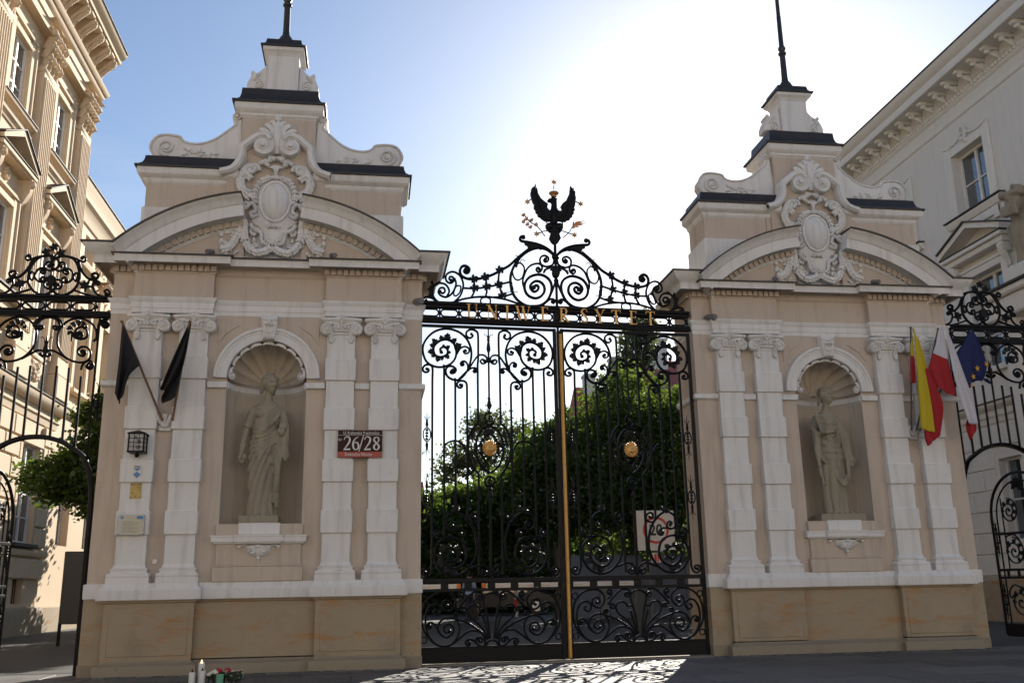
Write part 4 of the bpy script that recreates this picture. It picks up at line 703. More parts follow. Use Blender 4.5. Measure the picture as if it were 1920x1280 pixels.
def make_leaf():
    T = thing('gate_leaf', '', 'gate')
    for s in (-1, 1): MB().box(s*1.432-.036, s*1.432+.036, -.03, .03, .02, 6.745, .006).build('stile', M['iron'], T)
    MB().box(-1.396,1.396,-.028,.028,6.682,6.742,.006).build('rail', M['iron'], T)
    MB().box(-1.396,1.396,-.028,.028,1.515,1.60,.006).build('rail', M['iron'], T)
    MB().box(-1.396,1.396,-.028,.028,1.345,1.405,.006).build('rail', M['iron'], T)
    mb = MB().box(-1.396,1.396,-.012,.012,.03,.30,.004); mb.box(-1.396,1.396,-.026,.026,.285,.325,.006); mb.box(-1.396,1.396,-.026,.026,.025,.06,.006); mb.build('kick_plate', M['iron'], T)
    for k in range(7):
        x = -1.396+2.792*k/6; w = .075 if 0 < k < 6 else .04
        MB().box(x-w, x+w, -.024, .024, 1.403, 1.517, .005).build('rail_block', M['iron'], T)
    end = {0: D['leaf_low'][6][0][1], 1: D['leaf_low'][3][0][1], 2: 2.89, 3: D['leaf_low'][4][0][1], 4: 4.68}
    for k, b in enumerate(D['leaf_bars']):
        xs = b[-1][0]
        head = [p for p in b if p[1] > 5.35]
        if k in (0, 3, 4): body = cr(head, 4)
        else: body = [Vector(p) for p in b[:1]]
        xe = {0: -1.180, 1: -.938, 2: -.706, 3: -.462, 4: -.235}[k]
        pts = [p for p in body] + [Vector((xe, body[-1][1]-.12)), Vector((xe, end[k]))]
        for s in (-1, 1):
            mb = MB().tube([(s*p[0], 0, p[1]) for p in pts], .025, 6, flat=1.2)
            if k in (0, 3, 4): mb.sphere((s*pts[0][0], 0, pts[0][1]), .036, 8, 6)
            if k == 4:
                ov = cr(D['leaf_oval'][0], 4); mb.tube([(s*p[0], 0, p[1]) for p in ov], .026, 6, flat=1.2)
                mb.tube([(s*-.235, 0, 3.645), (s*-.24, 0, 1.66)], .025, 6, flat=1.2)
            mb.build('bar', M['iron'], T, 50)
    mb = MB().tube([(0,0,6.69),(0,0,6.52)], .016, 6); mb.tube([(0,0,6.55),(0,0,5.2)], .022, 6, flat=1.2)
    low = MB().tube([(0,0,3.2),(0,0,1.6)], .028, 6, flat=1.2)
    spindle(mb, 0, 6.05, 6.6, .045); spindle(mb, 0, 4.88, 5.32, .05)
    spindle(low, 0, 3.05, 3.45, .055); mb.sphere((0,0,6.0), (.06,.05,.05), 8, 6); low.sphere((0,0,1.66), (.06,.05,.06), 8, 6); low.build('centre_bar', M['iron'], T, 50)
    for t in (-1, 1): mb.tube(xz(cr([(t*.015,6.46),(t*.04,6.55),(t*.085,6.57),(t*.09,6.545)], 3), 0), .008, 5)
    mb.build('centre_bar', M['iron'], T, 50)
    for s in (-1, 1):
        F_x = lambda pts: [(s*p[0], p[1]) for p in pts]
        for k, p in enumerate(D['leaf_top']):
            mb = MB(); bar3(mb, F_x(p), .026 if k == 0 else .022, ball=(3 if k == 0 else 2))
            if k == 0: acanthus_path(mb, F_x(p)[2:13], 14, .19, .17, F_x(p)[0])
            mb.build('scroll', M['iron'], T, 50)
        for k, p in enumerate(D['leaf_low']):
            if k == 8 and s > 0: continue
            mb = MB(); bar3(mb, F_x(p), .027 if k == 0 else .022, ball=(1 if k == 0 else 0 if k == 7 else 2))
            if k == 0:
                acanthus_path(mb, F_x(p)[3:12], 10, .19, .17, F_x(p)[0])
                for q in range(3): iron_leaf(mb, s*(-.66-.06*q), 2.90, math.radians(100-s*(20+25*q)), .14, .10)
            mb.build('scroll', M['iron'], T, 50)
        for k, p in enumerate(D['leaf_panel']):
            mb = MB(); bar3(mb, F_x(p), .022, ball=(1 if k == 5 else 2 if k in (5,6,7,8,9,10,11,12,13) else 0))
            if k == 3:
                P = cr(F_x(p), 6)
                for q in range(7, 15): mb.sphere((P[q][0], 0, P[q][1]), (.03,.03,.022), 6, 5)
            mb.build('scroll', M['iron'], T, 50)
        mb = MB()
        for zc_ in (.46, 1.22): mb.tube([(s*-1.33+.058*math.cos(2*math.pi*k/16), 0, zc_+.058*math.sin(2*math.pi*k/16)) for k in range(16)], .014, 6, True, flat=1.2)
        mb.build('ring', M['iron'], T, 50)
        for zc_ in (4.43, 3.18): side_ornament(s*-1.288, zc_, T)
    for k, p in enumerate(D['leaf_oval'][1:], 1):
        mb = MB()
        if k == 1: bar3(mb, p, .018, ball=1)
        else:
            bar3(mb, p, .027 if k == 2 else .017); mb.mirror()
        mb.build('scroll', M['iron'], T, 50)
    mb = MB()
    for s in (-1, 1):
        for q in range(4):
            a = math.radians(90+s*(35+20*q)); mb.sphere((.17*math.cos(a), 0, 4.16+.30*math.sin(a)), (.03,.02,.05), 6, 5); mb.sphere((.17*math.cos(a), 0, 4.16-.30*math.sin(a)), (.03,.02,.05), 6, 5)
        iron_leaf(mb, s*.36, 4.30, math.radians(90+s*12), .30, .08); iron_leaf(mb, s*.36, 4.02, math.radians(270-s*12), .26, .08)
        for q in (-1, 1): mb.tube(xz(cr([(s*.30,4.16+q*.02),(s*.345,4.16+q*.15),(s*.39,4.16+q*.02)], 4), 0), .012, 5)
    for q in range(5): iron_leaf(mb, 0, 4.44, math.radians(30+30*q), .16, .09)
    mb.build('leaf_ornament', M['iron'], T, 50)
    # gilded lion rosette
    mb = MB().lathe([(.10,.03),(.13,.0),(.10,-.03),(.07,-.05),(.0,-.06)], (0,0,4.165), 20, 'y')
    for k in range(18):
        a = 2*math.pi*k/18; mb.sphere((.128*math.cos(a), -.012, 4.165+.135*math.sin(a)), (.034,.022,.02), 6, 5, Matrix.Rotation(-a, 3, 'Y'))
        mb.sphere((.098*math.cos(a+.17), -.03, 4.165+.10*math.sin(a+.17)), (.03,.02,.016), 6, 5, Matrix.Rotation(-a, 3, 'Y'))
    mb.sphere((0,-.075,4.13), (.04,.035,.035), 8, 6); mb.sphere((0,-.09,4.165), (.016,.03,.03), 8, 6)
    for s in (-1, 1): mb.sphere((s*.03,-.065,4.19), (.016,.012,.01), 6, 5); mb.sphere((s*.03,-.08,4.125), (.028,.025,.022), 6, 5)
    mb.tube([(.035*math.cos(2*math.pi*k/14), -.075, 4.06+.045*math.sin(2*math.pi*k/14)) for k in range(14)], .009, 6, True)
    mb.build('lion_rosette', M['gold'], T, 60)
    return T
GC = Vector((-.05, .722, 0)); GA = math.atan(.058); GD = Vector((math.cos(GA), math.sin(GA), 0))
def onG(s_): return GC+GD*s_
leafL = make_leaf(); leafL.location = onG(-1.512); leafL.rotation_euler.z = GA
leafL['label'] = 'tall black wrought iron gate leaf with lion rosette, beside the address sign pier'; leafL['group'] = 'leaves of the main gate'
leafR = dup(leafL, onG(1.512), GA, 'tall black iron gate leaf edged with the gilded strip, before the speed sign')
mb = MB().box(-.036,.036,-.075,-.031,.04,6.62,.01)
for k in range(14): mb.box(-.026,.026,-.084,-.07, .07+k*.47, .07+k*.47+.44, .008)
MB().box(-.07,.07,-.0305,.0305,.03,6.70,.006).build('meeting_stile', M['iron'], leafR).location = (-1.472, 0, 0)
mb2 = MB().box(-.018,.018,-.03,.03,6.70,6.90,.004)
strip = mb.build('meeting_strip', M['goldplate'], leafR); strip.location = (-1.472, 0, 0)

def make_side_spindle(): pass
def letter(ch, h=.30):
    "Roman capital, height h, as polygons in (x, z); returns width and list of polygons"
    W, t = .038, .011; P = []
    def st(a, b, w):
        a, b = Vector(a), Vector(b); d = (b-a).normalized(); n = Vector((-d.y, d.x))*w/2
        P.append([tuple(a+n), tuple(a-n), tuple(b-n), tuple(b+n)])
    def serif(x, z, w=.085): P.append([(x-w/2, z-.005), (x+w/2, z-.005), (x+w/2, z+.005), (x-w/2, z+.005)])
    def curve(pts, ws):
        C = cr(pts, 5); n = len(C); L = []; Rr = []
        for i in range(n):
            d = (C[min(i+1, n-1)]-C[max(i-1, 0)]).normalized(); nn = Vector((-d.y, d.x)); f = i/(n-1)*(len(ws)-1); k = min(int(f), len(ws)-2); w = ws[k]+(ws[k+1]-ws[k])*(f-k)
            L.append(tuple(C[i]+nn*w/2)); Rr.append(tuple(C[i]-nn*w/2))
        for i in range(n-1): P.append([L[i], Rr[i], Rr[i+1], L[i+1]])
    if ch == 'U':
        w = .20; serif(.02, h); serif(.18, h, .06)
        curve([(.025, h), (.025, h*.4), (.03, h*.15), (.07, .012), (.115, .008), (.16, h*.14), (.18, h*.4), (.18, h)], [W, W, W*.8, t*1.6, t, t, t, t])
    elif ch == 'N':
        w = .20; st((.02, 0), (.02, h), t); st((.02, h), (.18, 0), W); st((.18, 0), (.18, h), t); serif(.01, h); serif(.02, 0, .06); serif(.18, h, .06)
    elif ch == 'I': w = .06; st((.03, 0), (.03, h), W); serif(.03, 0); serif(.03, h)
    elif ch == 'W':
        w = .31; st((.02, h), (.09, 0), W); st((.09, 0), (.155, h), t); st((.14, h), (.21, 0), W); st((.21, 0), (.285, h), t); serif(.02, h); serif(.14, h); serif(.285, h, .06)
    elif ch == 'E':
        w = .15; st((.03, 0), (.03, h), W); st((.03, h-.006), (.14, h-.006), t*1.1); st((.03, h*.52), (.12, h*.52), t); st((.03, .006), (.15, .006), t*1.1); st((.14, h), (.14, h-.05), t); st((.15, 0), (.15, .05), t); st((.12, h*.43), (.12, h*.6), t); serif(.03, 0); serif(.03, h)
    elif ch == 'R':
        w = .18; st((.03, 0), (.03, h), W); serif(.03, 0); serif(.03, h); curve([(.03, h-.006), (.10, h-.008), (.14, h*.86), (.135, h*.66), (.10, h*.53), (.03, h*.52)], [t, t*1.5, W*.9, W*.9, t*1.4, t]); st((.07, h*.52), (.175, 0), W); serif(.18, 0, .05)
    elif ch == 'S':
        w = .16; curve([(.14, h*.78), (.12, h*.95), (.08, h-.004), (.035, h*.92), (.02, h*.74), (.06, h*.58), (.11, h*.42), (.14, h*.26), (.12, h*.06), (.07, .004), (.03, h*.08), (.015, h*.24)], [t, t, t*1.4, W*.7, W, W, W, W, W*.7, t*1.4, t, t])
    elif ch == 'Y':
        w = .21; st((.02, h), (.105, h*.45), W); st((.19, h), (.105, h*.45), t); st((.105, 0), (.105, h*.47), W); serif(.02, h); serif(.19, h, .06); serif(.105, 0)
    elif ch == 'T':
        w = .20; st((.10, 0), (.10, h), W); st((0, h-.006), (.20, h-.006), t*1.2); st((.003, h), (.003, h-.055), t); st((.197, h), (.197, h-.055), t); serif(.10, 0)
    return w, P
def make_overthrow():
    T = thing('gate_overthrow', 'black iron overthrow with gilded letters and crowned eagle spanning the two piers', 'gate overthrow', GC, GA)
    MB().box(-2.99,2.99,-.075,.075,7.10,7.16,.012).box(-3.0,3.0,-.10,.10,7.16,7.235,.02).build('lintel', M['iron'], T)
    MB().box(-2.99,2.99,-.075,.075,6.835,6.90,.012).box(-3.0,3.0,-.09,.09,6.785,6.835,.012).build('lintel', M['iron'], T)
    MB().box(-.09,.09,-.07,.07,6.90,7.10,.008).build('lintel_block', M['iron'], T)
    MB().box(-.022,.022,-.03,.03,6.70,6.79,.004).build('lintel_block', M['iron'], T)
    for s in (-1, 1):
        n = 7; w = (2.95-.09)/n
        for k in range(n):
            x0 = .09+w*k+.025; x1 = .09+w*(k+1)-.025; r_ = .075; P = []
            for q in range(7): a = math.pi/2+math.pi*q/6; P.append((x0+r_+r_*math.cos(a), 7.0+r_*math.sin(a)))
            for q in range(7): a = -math.pi/2+math.pi*q/6; P.append((x1-r_+r_*math.cos(a), 7.0+r_*math.sin(a)))
            mb = MB().tube([(s*p[0], 0, p[1]) for p in P], .019, 6, True, flat=1.3)
            mb.box(s*(x1+.025)-.014, s*(x1+.025)+.014, -.025, .025, 6.90, 7.10); mb.sphere((s*(x1+.025), 0, 7.0), (.045,.035,.05), 8, 6)
            mb.build('link', M['iron'], T, 50)
    for s in (-1, 1):
        for k, p in enumerate(D['over']):
            mb = MB(); closed = p[0] == p[-1]
            q = [(s*a, b) for a, b in (p[:-1] if closed else p)]
            if closed: mb.tube(xz([tuple(v) for v in cr(q, 4, True)], 0), .019, 6, True, flat=1.2)
            else:
                r_ = .032 if k in (0, 4, 19) else .024
                bar3(mb, q, r_, ball=(1 if k in (0, 11, 19) else 2 if k in (1, 2, 4, 12, 15, 16) else 0))
            mb.build('scroll', M['iron'], T, 50)
        for p in D['over_leafpoly']: MB().prism([(s*a, b) for a, b in p], -.022, .022, bev=.01).build('leaf_ornament', M['iron'], T, 0)
        for (a, b) in D['over_nodes']:
            mb = MB()
            for q in range(5): iron_leaf(mb, s*a, b, math.radians(90+72*q), .11, .075, -.02)
            mb.sphere((s*a, -.02, b), .03, 6, 5); mb.build('leaf_ornament', M['iron'], T, 0)
        for (a, b, an) in ((-.88, 8.13, 60), (-1.0, 7.72, -85)):
            mb = MB(); an = math.radians(an if s < 0 else 180-an)
            mb.sphere((s*abs(a), 0, b), (.035,.03,.05), 6, 5)
            for q in (-1, 0, 1): mb.tube(xz(cr([(s*abs(a), b), (s*abs(a)+.09*math.cos(an+q*.35), b+.09*math.sin(an+q*.35)), (s*abs(a)+.2*math.cos(an+q*.2), b+.2*math.sin(an+q*.2)), (s*abs(a)+.23*math.cos(an+q*.6), b+.23*math.sin(an+q*.6))], 3), 0), .009, 5)
            mb.build('bud_ornament', M['iron'], T, 50)
    mb = MB().tube([(0,0,7.23),(0,0,8.75)], .03, 8); mb.sphere((0,0,8.37), (.09,.07,.08), 8, 6); mb.sphere((0,0,7.83), (.06,.05,.05), 8, 6)
    mb.prism([(-.06,8.16),(.06,8.16),(.085,8.0),(.06,7.92),(0,7.88),(-.06,7.92),(-.085,8.0)], -.06, .06, bev=.02); mb.build('centre_post', M['iron'], T, 50)
    # eagle
    E = MB().prism(D['eagle'], -.045, .045, bev=.02).build('eagle', M['iron'], T, 0)
    mb = MB(); mb.sphere((-.015,-.02,9.30), (.075,.08,.22), 10, 8); mb.sphere((-.015,-.01,9.62), (.05,.07,.16), 8, 6); mb.sphere((-.02,-.01,9.72), (.045,.05,.06), 8, 6)
    for s in (-1, 1): mb.sphere((s*.09-.01,-.02,9.07), (.07,.07,.09), 8, 6)
    mb.sphere((-.01,0,8.90), (.07,.06,.12), 8, 6); mb.build('eagle_body', M['iron'], E, 60)
    for s in (-1, 1):
        mb = MB()
        for k in range(11):
            t = k/10; bx = s*(.10+.27*t**.8)-.01; bz = 9.30+.50*t**1.4
            ex = s*(.20+.22*t**.6 if t < .6 else .36+.02*t)-.01; ez = 9.12+.85*t
            mb.tube([(bx,-.045,bz),((bx+ex)/2+s*.01,-.06,(bz+ez)/2-.02),(ex,-.04,ez)], [.022,.026,.006], 5, flat=.6)
        mb.build('wing_feathers', M['iron'], E, 50)
    (cx, cz), (lx, _), (_, bz), (_, tz) = D['eagle_misc'][4]; w = abs(lx-cx)
    MB().lathe([(w*.55,bz),(w*.60,bz+.02),(w*.55,bz+.035),(w*.85,bz+.06),(w*1.0,bz+.085),(w*.85,bz+.11),(w*.45,bz+.125),(.01,bz+.13)], (cx,0,0), 14).build('crown', M['copper'], E, 60)
    for k in (0, 1, 2, 3, 5, 6, 7, 8, 9, 10):
        mb = MB(); bar3(mb, D['eagle_misc'][k], .012 if k < 10 else .03); mb.build('branch_stem' if k < 2 else 'rod', M['iron'], E, 50)
    for (x, z) in D['stars']:
        P = []
        for k in range(12):
            a = math.pi/2+math.pi*k/6; r_ = .085 if k % 2 == 0 else .038; P.append((x+r_*math.cos(a), z+r_*math.sin(a)))
        mb = MB(); mb.add([(x, -.035, z), (x, .035, z)]+[(p[0], 0, p[1]) for p in P], [(0, 2+k, 2+(k+1) % 12) for k in range(12)]+[(1, 2+(k+1) % 12, 2+k) for k in range(12)])
        mb.build('star', M['gold'], E, 0)
    for i, (x, z) in enumerate(D['laurel']):
        mb = MB()
        for q in (-1, 0, 1): iron_leaf(mb, x, z-.04, math.radians(110+q*35+(i % 3)*15), .085, .042)
        mb.build('laurel_leaf', M['copper'], E, 0)
    for p in D['palm']:
        (a, b), (c, d) = p
        mb = MB().tube([(a,0,b), ((a+c)/2,-.02,(b+d)/2+.015), (c,0,d)], [.012,.022,.004], 5, flat=.5); mb.build('palm_frond', M['copper'], E, 50)
    xs = dict(zip(range(11), (884, 921, 949, 979, 1019, 1055, 1093, 1122, 1152, 1184, 1216)))
    for k, ch in enumerate('UNIWERSYTET'):
        w, P = letter(ch); px = xs[k]; s_ = LETX[k]
        mb = MB()
        for j, q in enumerate(P): mb.prism([(s_-w/2+a, 6.875+b) for a, b in q], -.135-.0004*(j % 5), -.105)
        mb.build('letter', M['gold'], T, 0)
    return T
OVT = make_overthrow()

# ---------------------------------------------------------------- side gates
def make_side_gate():
    T = thing('side_gate', '', 'gate')
    MB().box(-3.6,1.17,-.07,.07,7.075,7.12,.01).box(-3.62,1.18,-.09,.09,7.12,7.185,.02).build('lintel', M['iron'], T)
    MB().box(-3.6,1.17,-.07,.07,6.80,6.865,.01).box(-3.6,1.17,-.085,.085,6.745,6.80,.012).build('lintel', M['iron'], T)
    for k in range(-7, 3):
        x0, x1 = -.04+k*.47, -.04+k*.47+.40; r_ = .075; P = []
        if x1 > 1.2: continue
        for q in range(7): a = math.pi/2+math.pi*q/6; P.append((x0+r_+r_*math.cos(a), 6.97+r_*math.sin(a)))
        for q in range(7): a = -math.pi/2+math.pi*q/6; P.append((x1-r_+r_*math.cos(a), 6.97+r_*math.sin(a)))
        mb = MB().tube(xz(P, 0), .019, 6, True, flat=1.3); mb.box(x1+.02,x1+.05,-.025,.025,6.86,7.08); mb.sphere((x1+.035,0,6.97), (.045,.035,.05), 8, 6); mb.build('link', M['iron'], T, 50)
    for off, sides in ((0, (-1, 1)), (-2.27, (1,))):
        for s in sides:
            for k, p in enumerate(D['side_over']):
                mb = MB(); bar3(mb, [(off+s*a+(.02 if s < 0 else 0), b) for a, b in p], .028 if k in (0, 6) else .023, ball=(2 if k in (1,2,3,4,6,7,8,9) else 0)); mb.build('scroll', M['iron'], T, 50)
            a, b = D['side_nodes'][0]; mb = MB()
            for q in range(6): iron_leaf(mb, off+s*a, b, math.radians(90+60*q), .11, .07, -.015)
            mb.build('leaf_ornament', M['iron'], T, 0)
    mb = MB().tube([(-.03,0,7.18),(-.055,0,7.85),(-.06,0,8.05)], .022, 6)
    for x, z in ((-.05,8.20),(-.19,8.09),(.09,8.09)):
        for q in range(5): iron_leaf(mb, x, z, math.radians(90+72*q), .10, .07)
    for t in (-1, 1): mb.tube(xz(cr([(-.06,7.9),(-.06+t*.05,8.02),(-.06+t*.13,8.09)], 3), 0), .018, 6)
    mb.prism([(-.14,7.55),(-.04,7.62),(.06,7.55),(.04,7.45),(-.04,7.30),(-.10,7.45)], -.04, .04, bev=.015); mb.sphere((-.055,0,7.83), (.06,.05,.05), 8, 6)
    mb.build('crest', M['iron'], T, 50)
    for s in (-1, 1):
        for k, p in enumerate(D['side_low']):
            mb = MB(); bar3(mb, [(s*a, b) for a, b in p], .024, ball=(1 if k in (0, 1, 2, 3, 5, 6) else 0))
            if k == 3:
                c = (s*.565, 6.47); acanthus(mb, c, .10, math.radians(20), math.radians(190), 6, .13, .10, .5)
            mb.build('scroll', M['iron'], T, 50)
        for x, zt in ((.243, 5.75), (.472, 5.72), (.708, 5.55)):
            zb = 4.37-.38*(x/.95)**2
            MB().tube([(s*x,0,zt),(s*x,0,zb)], .025, 6, flat=1.2).build('bar', M['iron'], T, 50)
        MB().tube([(s*.955,0,6.75),(s*.955,0,3.75)], .022, 6, flat=1.2).build('bar', M['iron'], T, 50)
        side_ornament(s*1.06, 5.05, T)
    mb = MB().tube([(0,0,5.95),(0,0,4.36)], .022, 6, flat=1.2); spindle(mb, 0, 5.9, 6.35, .055)
    for t in (-1, 1): mb.tube(xz(cr([(t*.02,6.15),(t*.05,6.3),(t*.10,6.33),(t*.11,6.30)], 3), 0), .008, 5)
    mb.build('centre_bar', M['iron'], T, 50)
    A = [(1.10,0),(1.10,2.2),(1.10,3.1),(1.05,3.55),(.94,3.88),(.834,4.03),(.514,4.24),(.24,4.335),(0,4.36)]
    P = cr(A+[(-x, z) for x, z in A[-2::-1]], 4)
    mb = MB().ribbon([(p[0], p[1]) for p in P], .085, -.05, .05); mb.build('arch_frame', M['iron'], T, 40)
    return T
sgL = make_side_gate(); sgL.location = (-10.30, .6, 0); sgL['label'] = 'black iron side gate with round arched opening left of the black flags'; sgL['group'] = 'side gates'
sgR = dup(sgL, (10.30, 1.25, 0), math.pi, 'black iron side gate with round arched opening behind the coloured flags')

def make_wicket():
    "arched wicket leaf in the xz plane, hinge stile at x = 0, free stile at x = 2.1"
    T = thing('wicket_leaf', '', 'gate')
    def arch(w0, zs): 
        c = 1.05; r_ = c-w0
        return [(w0, .1)]+[(w0, zs)]+[(c-r_*math.cos(math.pi*k/16), zs+r_*math.sin(math.pi*k/16)*1.0) for k in range(1, 16)]+[(2.1-w0, zs), (2.1-w0, .1)]
    for w0 in (.03, .22): MB().tube(xz(arch(w0, 2.85), 0), .034 if w0 < .1 else .02, 6, flat=1.1).build('frame', M['iron'], T, 50)
    for x in (.42, 1.68): MB().tube([(x,0,1.6),(x,0,3.3)], .018, 6).build('bar', M['iron'], T, 50)
    for z in (1.42, 1.60, 2.45): MB().box(.03,2.07,-.028,.028,z-.03,z+.03,.006).build('rail', M['iron'], T)
    for k in range(5): MB().box(.35+k*.35-.03,.35+k*.35+.03,-.022,.022,1.45,1.57,.005).build('rail_block', M['iron'], T)
    MB().box(.03,2.07,-.012,.012,.06,.36,.004).build('kick_plate', M['iron'], T)
    for s in (-1, 1):
        c = 1.05+s*.40
        for cz_, r_, tw in ((2.98, .30, 2.2), (2.02, .34, 2.2), (.85, .36, 2.1)):
            mb = MB(); sp_ = spiral2((c, cz_), r_, .03, tw*s, math.pi/2, 60); bar3(mb, sp_, .018, n=1, ball=2); acanthus(mb, (c, cz_), r_*.5, 0, math.pi*1.3, 6, .13, .10, .5); mb.build('scroll', M['iron'], T, 50)
        mb = MB(); bar3(mb, [(1.05,.4),(1.05+s*.1,.8),(1.05+s*.25,1.1),(1.05+s*.55,1.25),(1.05+s*.75,1.1),(1.05+s*.72,.95),(1.05+s*.62,1.0)], .018, ball=2); mb.build('scroll', M['iron'], T, 50)
        mb = MB(); bar3(mb, [(1.05,1.65),(1.05+s*.12,1.8),(1.05+s*.1,2.1),(1.05+s*.3,2.4),(1.05+s*.6,2.38),(1.05+s*.62,2.25)], .018, ball=2); mb.build('scroll', M['iron'], T, 50)
        for zc_ in (2.35, .9): side_ornament(1.05+s*.925, zc_, T)
    mb = MB()
    for q in range(7): iron_leaf(mb, 1.05, 3.55, math.radians(-20+220*q/6), .22, .12)
    mb.build('leaf_ornament', M['iron'], T, 0)
    return T
wkL = make_wicket(); wkL.location = (-11.42, .62, 0); wkL.rotation_euler.z = R(86); wkL['label'] = 'open arched iron wicket leaf at the far left edge'; wkL['group'] = 'open wicket leaves'
wkR = dup(wkL, (11.42, 1.30, 0), R(94), 'open arched iron wicket leaf beyond the pier with coloured flags')

# ---------------------------------------------------------------- palaces either side
def yz_window(name, T, x, y0, y1, z0, z1, depth, sgn, rows=3, cols=2, fm=None, sub=True):
    "window in a wall whose face is at x and looks along sgn*x: frame, sashes and panes set back by depth"
    xi = x - sgn*depth; fm = fm or M['winwhite']
    def bx(mb, a0, a1, b0, b1, d0, d1, c=.006):
        xa, xb = xi+sgn*d0, xi+sgn*d1; mb.box(min(xa, xb), max(xa, xb), a0, a1, b0, b1, c)
    mb = MB(); fw = .09
    bx(mb, y0, y0+fw, z0, z1, 0, .10); bx(mb, y1-fw, y1, z0, z1, 0, .10); bx(mb, y0+fw, y1-fw, z1-fw, z1, 0, .10); bx(mb, y0+fw, y1-fw, z0, z0+fw, 0, .10)
    w = mb.build('window', fm, T, 0)
    cw = (y1-y0-2*fw)/cols; rh = (z1-z0-2*fw)/rows
    for c in range(1, cols): mb = MB(); bx(mb, y0+fw+c*cw-.06, y0+fw+c*cw+.06, z0+fw, z1-fw, .0, .09); mb.build('mullion', fm, w, 0)
    for r_ in range(1, rows):
        for c in range(cols): mb = MB(); bx(mb, y0+fw+c*cw+.06, y0+fw+(c+1)*cw-.06, z0+fw+r_*rh-.028, z0+fw+r_*rh+.028, .01, .07); mb.build('glazing_bar', fm, w, 0)
    for c in range(cols):
        for r_ in range(rows):
            mb = MB(); bx(mb, y0+fw+c*cw, y0+fw+(c+1)*cw, z0+fw+r_*rh, z0+fw+(r_+1)*rh, .0, .02, 0); mb.build('pane', M['glass'], w, 0)
    return w
def wall_yz(mb, x, sgn, th, y0, y1, z0, z1, holes):
    "wall slab at x (thickness th behind it) with rectangular holes [(ya, yb, za, zb)]; built as strips"
    xa, xb = sorted((x, x-sgn*th)); ys = sorted({y0, y1, *[h[0] for h in holes], *[h[1] for h in holes]})
    for a, b in zip(ys, ys[1:]):
        hs = sorted([(h[2], h[3]) for h in holes if h[0] <= a+1e-6 and h[1] >= b-1e-6]); z = z0
        for za, zb in hs:
            if za > z: mb.box(xa, xb, a, b, z, za)
            z = zb
        if z < z1: mb.box(xa, xb, a, b, z, z1)
def corinthian(mb, x, y, z0, z1, w, sgn):
    h = z1-z0
    mb.box(min(x-sgn*.1, x+sgn*.30), max(x-sgn*.1, x+sgn*.30), y-w*.5, y+w*.5, z0, z0+.12*h, .03)
    rnd = random.Random(int(y*10))
    for row, (zz, out, n) in enumerate(((.28,.34,4), (.52,.42,5), (.72,.48,4))):
        for k in range(n):
            yy = y+(k-(n-1)/2)*w/n*1.05
            mb.tube([(x+sgn*.15, yy, z0+(zz-.22)*h), (x+sgn*out*.8, yy, z0+zz*h), (x+sgn*(out+.12), yy, z0+(zz+.08)*h), (x+sgn*(out+.16), yy, z0+(zz+.0)*h)], [.10,.15,.13,.06], 6, flat=.7)
            mb.sphere((x+sgn*(out+.05), yy+rnd.uniform(-.05,.05), z0+(zz+.02)*h), (.12,.13,.14), 7, 5)
    for s in (-1, 1):
        mb.sphere((x+sgn*.5, y+s*w*.5, z0+.80*h), (.15,.15,.16), 8, 6); mb.sphere((x+sgn*.52, y+s*w*.2, z0+.80*h), (.09,.09,.1), 7, 5)
    mb.sweep([(0,z0+.86*h),(.05,z0+.88*h),(.09,z0+.94*h),(.10,z0+h),(-.2,z0+h)], [(x-sgn*.05, y+w*.55),(x+sgn*.42, y+w*.62),(x+sgn*.34, y),(x+sgn*.42, y-w*.62),(x-sgn*.05, y-w*.55)][::(1 if sgn > 0 else -1)])

